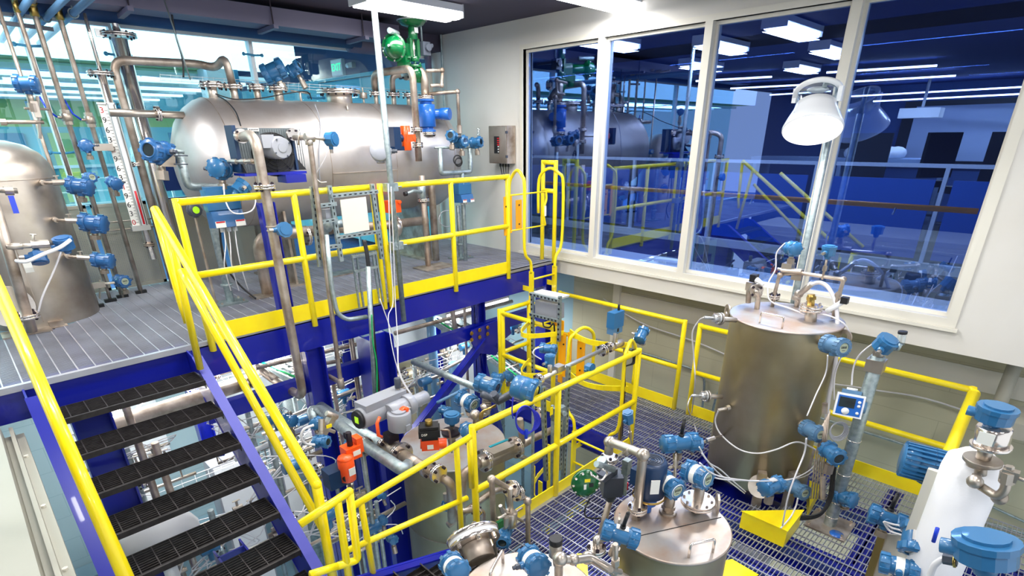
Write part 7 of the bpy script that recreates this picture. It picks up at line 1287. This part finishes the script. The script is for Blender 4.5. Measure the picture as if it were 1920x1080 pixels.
# ---------------------------------------------------------------- crowd of pipes behind and below
for i, (a0, a1, Yq, r, mt_, lab) in enumerate((
    ((480, 690), (735, 630), 5.2, .022, 'pipe_steel', 'upper brown horizontal pipe below the upper beam, left of the main column'),
    ((560, 690), (640, 676), 5.0, .02, 'pipe_steel', 'short brown horizontal pipe crossing the slim vertical pipe'),
    ((740, 625), (960, 565), 5.2, .026, 'pipe_steel', 'brown horizontal pipe rising to the right above the bolted gusset'),
    ((755, 655), (852, 630), 5.0, .03, 'steel', 'pale horizontal pipe resting along the middle beam'),
    ((430, 830), (760, 690), 5.0, .02, 'steel', 'long pale pipe crossing behind the stair handrails, upper'),
    ((440, 862), (640, 770), 4.9, .024, 'white', 'long white pipe crossing behind the stair handrails, lower'),
    ((820, 700), (885, 665), 5.3, .022, 'steel', 'steel pipe under the middle beam left of the diagonal brace'),
    ((820, 755), (880, 725), 4.2, .018, 'rose_pale', 'thin pale blue pipe right of the diagonal brace'),
    ((600, 640), (860, 560), 6.3, .02, 'white', 'far white pipe under the upper deck, middle'),
    ((100, 850), (420, 770), 5.6, .03, 'steel', 'far steel pipe seen between the stair treads'),
    ((160, 905), (420, 850), 4.6, .02, 'blue_beam', 'thin blue bar crossing behind the lower stair treads'))):
    tag(obj('steel_pipe', PB(mt_).tube([at(*a0, Y=Yq), at(*a1, Y=Yq)], r, 12), None), lab, 'pipe')
pipe('pipe with elbow dropping from the deck to the pale horizontal pipe on the middle beam', [at(842, 545, Y=5.0), at(855, 625, Y=5.0), at(835, 640, Y=5.0), at(750, 662, Y=5.0)], .03, 'pipe_steel', .06)
pipe('big dull pipe with elbow under the stair head, seen above the second tread', [at(140, 770, Y=5.4), at(155, 800, Y=5.4), at(200, 800, Y=5.4), at(310, 765, Y=5.4), at(480, 712, Y=5.4)], .07, 'pipe_steel', .2, fls=[(at(460, 727, Y=5.4), X_, .12, dict(n=6, br=.015))])
for i, (px, py0, py1, Yq, r, mt_) in enumerate(((520, 650, 740, 5.6, .06, 'galvanised'), (805, 570, 760, 5.5, .06, 'rose_pale'), (850, 680, 800, 5.4, .07, 'rose_pale'), (870, 560, 640, 5.0, .018, 'pipe_steel'), (895, 560, 690, 5.3, .016, 'pipe_steel'), (905, 650, 720, 4.9, .024, 'pipe_steel'), (620, 690, 770, 4.9, .02, 'pipe_steel'), (655, 610, 780, 4.75, .026, 'pipe_steel'), (235, 760, 900, 5.0, .03, 'pipe_steel'), (290, 830, 900, 5.0, .03, 'pipe_steel'), (630, 900, 1060, 4.2, .02, 'galvanised'), (680, 850, 960, 3.5, .022, 'galvanised'), (705, 940, 1070, 3.6, .02, 'galvanised'))):
    A = at(px, py0, Y=Yq); B = at(px, py1, Y=Yq); z1 = A.z
    tag(obj('riser_pipe', PB(mt_).cyl((A.x, Yq, GR), (A.x, Yq, min(z1, -.05)), r), None), 'vertical riser pipe below the platforms, %s' % ('wide, left of the main column', 'wide pale blue, under the upper beam', 'wide pale blue, left of the diagonal brace', 'slim, left of the gusset bolts', 'slim, right under the brown pipe', 'medium, right of the gusset', 'slim, left of the blue column', 'medium, left of the main column face', 'behind the second tread', 'behind the third tread', 'slim galvanised, right of the blue column', 'slim galvanised, under the orange bracket', 'slim galvanised, left of the wide tank')[i], 'pipe')
def ladder_tray(lab, A, B, w=.3, mt_='galvanised'):
    A = V(A); B = V(B); d = (B-A).normalized(); s_ = d.cross(Z_).normalized(); t = thing('cable_tray', lab, 'cable tray', A, 'ladder cable trays')
    for k in (-1, 1): part('side_rail', mt_, t, lambda b: b.bar(A+s_*k*w/2, B+s_*k*w/2, .015, .07))
    L = (B-A).length
    for i in range(int(L/.25)): part('rung', mt_, t, lambda b: b.bar(A+d*(i*.25+.1)-s_*w/2-Z_*.02, A+d*(i*.25+.1)+s_*w/2-Z_*.02, .03, .02))
    for k in range(3): part('cable', ('black', 'wire', 'green_wire')[k], t, lambda b: b.tube([A+s_*(k-1)*.07+Z_*.0, B+s_*(k-1)*.07], .012, 6))
ladder_tray('cable tray under the upper deck crossing left of the main column', (1.9, 6.6, -.75), (2.1, 4.9, -.75)); ladder_tray('cable tray under the upper deck behind the brown horizontal pipe', (4.4, 6.7, -.7), (4.0, 4.9, -.7)); ladder_tray('cable tray low behind the ladder by the pale wall', (5.6, 6.6, -1.6), (5.0, 4.8, -1.6)); ladder_tray('cable tray low under the grating near the stand pipe', (4.9, .2, -1.95), (3.2, .3, -1.95)); ladder_tray('second cable tray low under the grating at the bottom edge', (4.9, -.3, -2.1), (3.0, -.3, -2.1))
def wiretray(b, A, B, w=.25, h=.1):
    A = V(A); B = V(B); d = (B-A).normalized(); s_ = d.cross(Z_).normalized(); L = (B-A).length
    for k in (-1, -.33, .33, 1): b.tube([A+s_*k*w/2, B+s_*k*w/2], .004, 5)
    for k in (-1, 1): b.tube([A+s_*k*w/2+Z_*h, B+s_*k*w/2+Z_*h], .004, 5); b.tube([A+s_*k*w/2+Z_*h/2, B+s_*k*w/2+Z_*h/2], .003, 5)
    for i in range(int(L/.12)):
        c = A+d*(i*.12); b.tube([c-s_*w/2+Z_*h, c-s_*w/2, c+s_*w/2, c+s_*w/2+Z_*h], .003, 5)
for i, (A, B) in enumerate((((1.2, 5.9, -.9), (3.2, 5.9, -.9)), ((3.3, 5.6, -1.5), (5.6, 5.6, -1.5)), ((.1, 5.2, -1.6), (2.4, 5.2, -1.6)))):
    b = PB('white'); wiretray(b, A, B); tag(obj('wire_basket_tray', b, None), 'white wire basket tray below the upper deck, %s' % ('behind the short brown pipe', 'right of the diagonal brace', 'behind the stair treads')[i], 'cable tray')
# instrument crowd: small skids of valves, heads and tubing on the ground level
rnd = random.Random(3)
def cluster(lab, c, n=5, s=1.0):
    c = V(c); t = thing('valve_skid', lab, 'valve skid', (c.x, c.y, GR), 'valve skids below the platforms')
    part('post', 'galvanised', t, lambda b: b.cyl((c.x, c.y, GR), (c.x, c.y, c.z+.3*s), .025)); part('header', 'steel', t, lambda b: (b.tube([c-X_*.4*s, c+X_*.4*s], .022, 10), b.tube([c-X_*.35*s-Z_*.25*s, c+X_*.45*s-Z_*.25*s], .016, 10)))
    for i in range(n):
        q = c+V((rnd.uniform(-.35, .35)*s, rnd.uniform(-.12, .05), rnd.uniform(-.3, .25)*s))
        part('needle_valve', 'steel', t, lambda b: (b.cyl(q-X_*.04, q+X_*.04, .02, n=8), b.cyl(q, q+Z_*.07, .01, n=8), b.cyl(q+Z_*.07-X_*.03, q+Z_*.07+X_*.03, .007, n=6), b.cyl(q-Z_*.12, q, .008, n=6)))
    for i in range(2):
        q = c+V((rnd.uniform(-.3, .3)*s, -.14, rnd.uniform(-.1, .3)*s)); part('flange', 'chrome', t, lambda b: (b.cyl(q-X_*.02, q+X_*.02, .055, n=18), b.bolts(q, X_, .043, .07, .008, 4)))
    part('tubing', 'wire', t, lambda b: [b.tube(smoothpts([c+V((rnd.uniform(-.4, .4), -.1, rnd.uniform(-.3, .3))) for _ in range(4)], 4), .005, 5) for _ in range(4)])
    q = c+V((rnd.uniform(-.2, .2), -.2, .1)); part('transmitter_housing', 'rosemount', t, lambda b: (b.cyl(q-X_*.07, q+X_*.07, .05, n=14), b.cyl(q-Z_*.12, q, .025)))
for i, (px, py, Yq) in enumerate(((470, 800, 5.0), (520, 880, 4.15), (600, 960, 3.5), (680, 900, 5.1), (640, 740, 5.6), (840, 660, 5.8), (940, 620, 5.4), (980, 680, 5.2), (905, 790, 5.4), (690, 980, 3.7), (250, 880, 5.2), (330, 960, 5.2), (200, 820, 5.6), (600, 700, 6.2), (780, 720, 5.0), (410, 1010, 4.4), (560, 790, 5.4))):
    w_ = ('behind the long stair handrail near its middle', 'right of the fifth stair tread', 'above the foot of the stair', 'beside the orange red cylinder', 'left of the main column above the middle beam', 'behind the middle beam below the brown pipe', 'behind the bolted gusset plate', 'behind the doubled yellow posts', 'right of the wide tank lid', 'behind the sloping rail', 'between the second and third treads', 'between the fifth and sixth treads', 'between the first and second treads', 'far back under the upper deck', 'behind the diagonal brace', 'between the lowest treads', 'left of the blue column by the handrail')[i]
    cluster('steel valve skid with a blue housing, '+w_, at(px, py, Y=Yq))
for (px, py), Yq, D, lab in (((542, 788), 4.6, 22, 'flat blue round head seen between handrail and blue column'), ((655, 835), 3.9, 16, 'small blue transmitter behind the lower galvanised pipe'), ((718, 975), 3.3, 15, 'small blue head behind the sloping railing post'), ((735, 1010), 3.2, 18, 'round blue head low behind the sloping railing'), ((716, 930), 3.4, 12, 'tiny blue gauge above the sloping railing'), ((545, 875), 4.4, 14, 'small blue head right of the fourth tread'), ((835, 770), 4.4, 18, 'blue head behind the tilted transmitter'), ((640, 790), 4.2, 10, 'tiny blue plug on the far pipe')):
    q = at(px, py, Y=Yq); inst(lab, q, pxm(q, D), (rnd.uniform(-.6, .6), -.8, rnd.uniform(-.2, .3)), neck=.3, sensor=.8, gland=0)
t = thing('white_vessel', 'small white rounded vessel seen between the lower stair treads', 'tank', (.75, 4.1, GR)); q = at(300, 1010, Y=4.3); part('shell', 'white', t, lambda b: (b.sph(q, .22, 18, (1.3, 1, 1)), b.cyl((q.x, q.y, GR), q, .05)))
for i, (px, py, Yq, w_, h_) in enumerate(((560, 850, 5.9, .5, .5), (440, 900, 5.9, .4, .5), (870, 640, 6.6, .6, .8), (235, 950, 5.9, .5, .7))):
    q = at(px, py, Y=Yq); t = thing('steel_cabinet', 'pale grey cabinet on the ground level, %s' % ('behind the long handrail', 'beside the fourth tread', 'under the middle beam at the back wall', 'behind the stair treads')[i], 'cabinet', (q.x, Yq, GR)); part('case', 'grey_paint', t, lambda b: b.bbox((q.x-w_/2, Yq, GR), (q.x+w_/2, Yq+.3, q.z+h_/2))); part('door', 'white', t, lambda b: b.bbox((q.x-w_/2+.02, Yq-.01, GR+.1), (q.x+w_/2-.02, Yq, q.z+h_/2-.02)))
for i, (px, Yq, r, zt) in enumerate(((760, 6.2, .28, -1.6), (590, 6.0, .22, -2.0), (1000, 5.9, .2, -1.9))):
    q = at(px, 700, Y=Yq); t = thing('storage_tank', 'grey cylinder tank on the ground level, %s' % ('behind the diagonal brace', 'left behind the blue column', 'behind the yellow ladder')[i], 'tank', (q.x, Yq, GR)); part('shell', 'tank_steel', t, lambda b: b.lathe([(r, GR), (r, zt), (r*.8, zt+.08), (0, zt+.12)], (q.x, Yq, 0), Z_, 32))
b = PB('ground'); b.bbox((-6, YG-.05, GR), (5.95, YG+.24, -3.2)); struct('trim_4', b)
b = PB('bg_white'); [b.bbox((x, YG+.2, -2.2), (x+.9, YG+.24, -1.0)) for x in (.2, 1.6, 3.0, 4.4)]; struct('window_4', b)
# ================================================================ SEPARATE THE REPEATED PIECES OF A PART
def split_part(o, most=14):
    me = o.data; nv = len(me.vertices); par = list(range(nv))
    def find(i):
        while par[i] != i: par[i] = par[par[i]]; i = par[i]
        return i
    for e in me.edges:
        a, c = find(e.vertices[0]), find(e.vertices[1])
        if a != c: par[a] = c
    isl = {}
    for i in range(nv): isl.setdefault(find(i), []).append(i)
    keys = list(isl); n = len(keys)
    if n < 2 or n > 400: return
    co = [v.co for v in me.vertices]; bb = []
    for k in keys:
        P = [co[i] for i in isl[k]]; bb.append([min(p[j] for p in P)-.002 for j in range(3)]+[max(p[j] for p in P)+.002 for j in range(3)])
    cl = list(range(n))
    def fc(i):
        while cl[i] != i: cl[i] = cl[cl[i]]; i = cl[i]
        return i
    for i in range(n):
        for j in range(i+1, n):
            A, B_ = bb[i], bb[j]
            if all(A[k] <= B_[k+3] and B_[k] <= A[k+3] for k in range(3)):
                a, c = fc(i), fc(j)
                if a != c: cl[a] = c
    roots = sorted({fc(i) for i in range(n)})
    if len(roots) < 2 or len(roots) > most: return
    owner = {}
    for i, k in enumerate(keys):
        for v in isl[k]: owner[v] = fc(i)
    mats = list(me.materials); new = []
    for r_ in roots:
        mp = {}; vs = []; fs = []; mi = []; sm = []
        for p in me.polygons:
            if owner[p.vertices[0]] != r_: continue
            f = []
            for v in p.vertices:
                if v not in mp: mp[v] = len(vs); vs.append(tuple(co[v]))
                f.append(mp[v])
            fs.append(f); mi.append(p.material_index); sm.append(p.use_smooth)
        m2 = bpy.data.meshes.new(me.name); m2.from_pydata(vs, [], fs)
        for k in mats: m2.materials.append(k)
        m2.polygons.foreach_set('material_index', mi); m2.polygons.foreach_set('use_smooth', sm); m2.update(); new.append(m2)
    kids = list(o.children)
    o.data = new[0]
    for m2 in new[1:]:
        c = o.copy(); c.data = m2; COL.objects.link(c); c.parent = o.parent
KEEP = {'scale_marks', 'name_marks', 'readout', 'lettering', 'scale_number', 'reading', 'radiator_core', 'fan_guard', 'fan_cover', 'jacket_seam', 'tread', 'rating_label', 'cover', 'housing', 'upright', 'crossbar', 'sheet', 'display', 'hinge_plate', 'bowed_bar', 'hoop', 'tubing', 'black_label', 'side_rail', 'flange', 'thread_ribs', 'shell', 'body', 'stringer', 'frame'}
for o in list(bpy.data.objects):
    if o.type == 'MESH' and o.parent and not o.children and o.name.split('.')[0] not in KEEP and o.get('kind') != 'structure' and o.parent.get('kind') != 'structure':
        split_part(o)
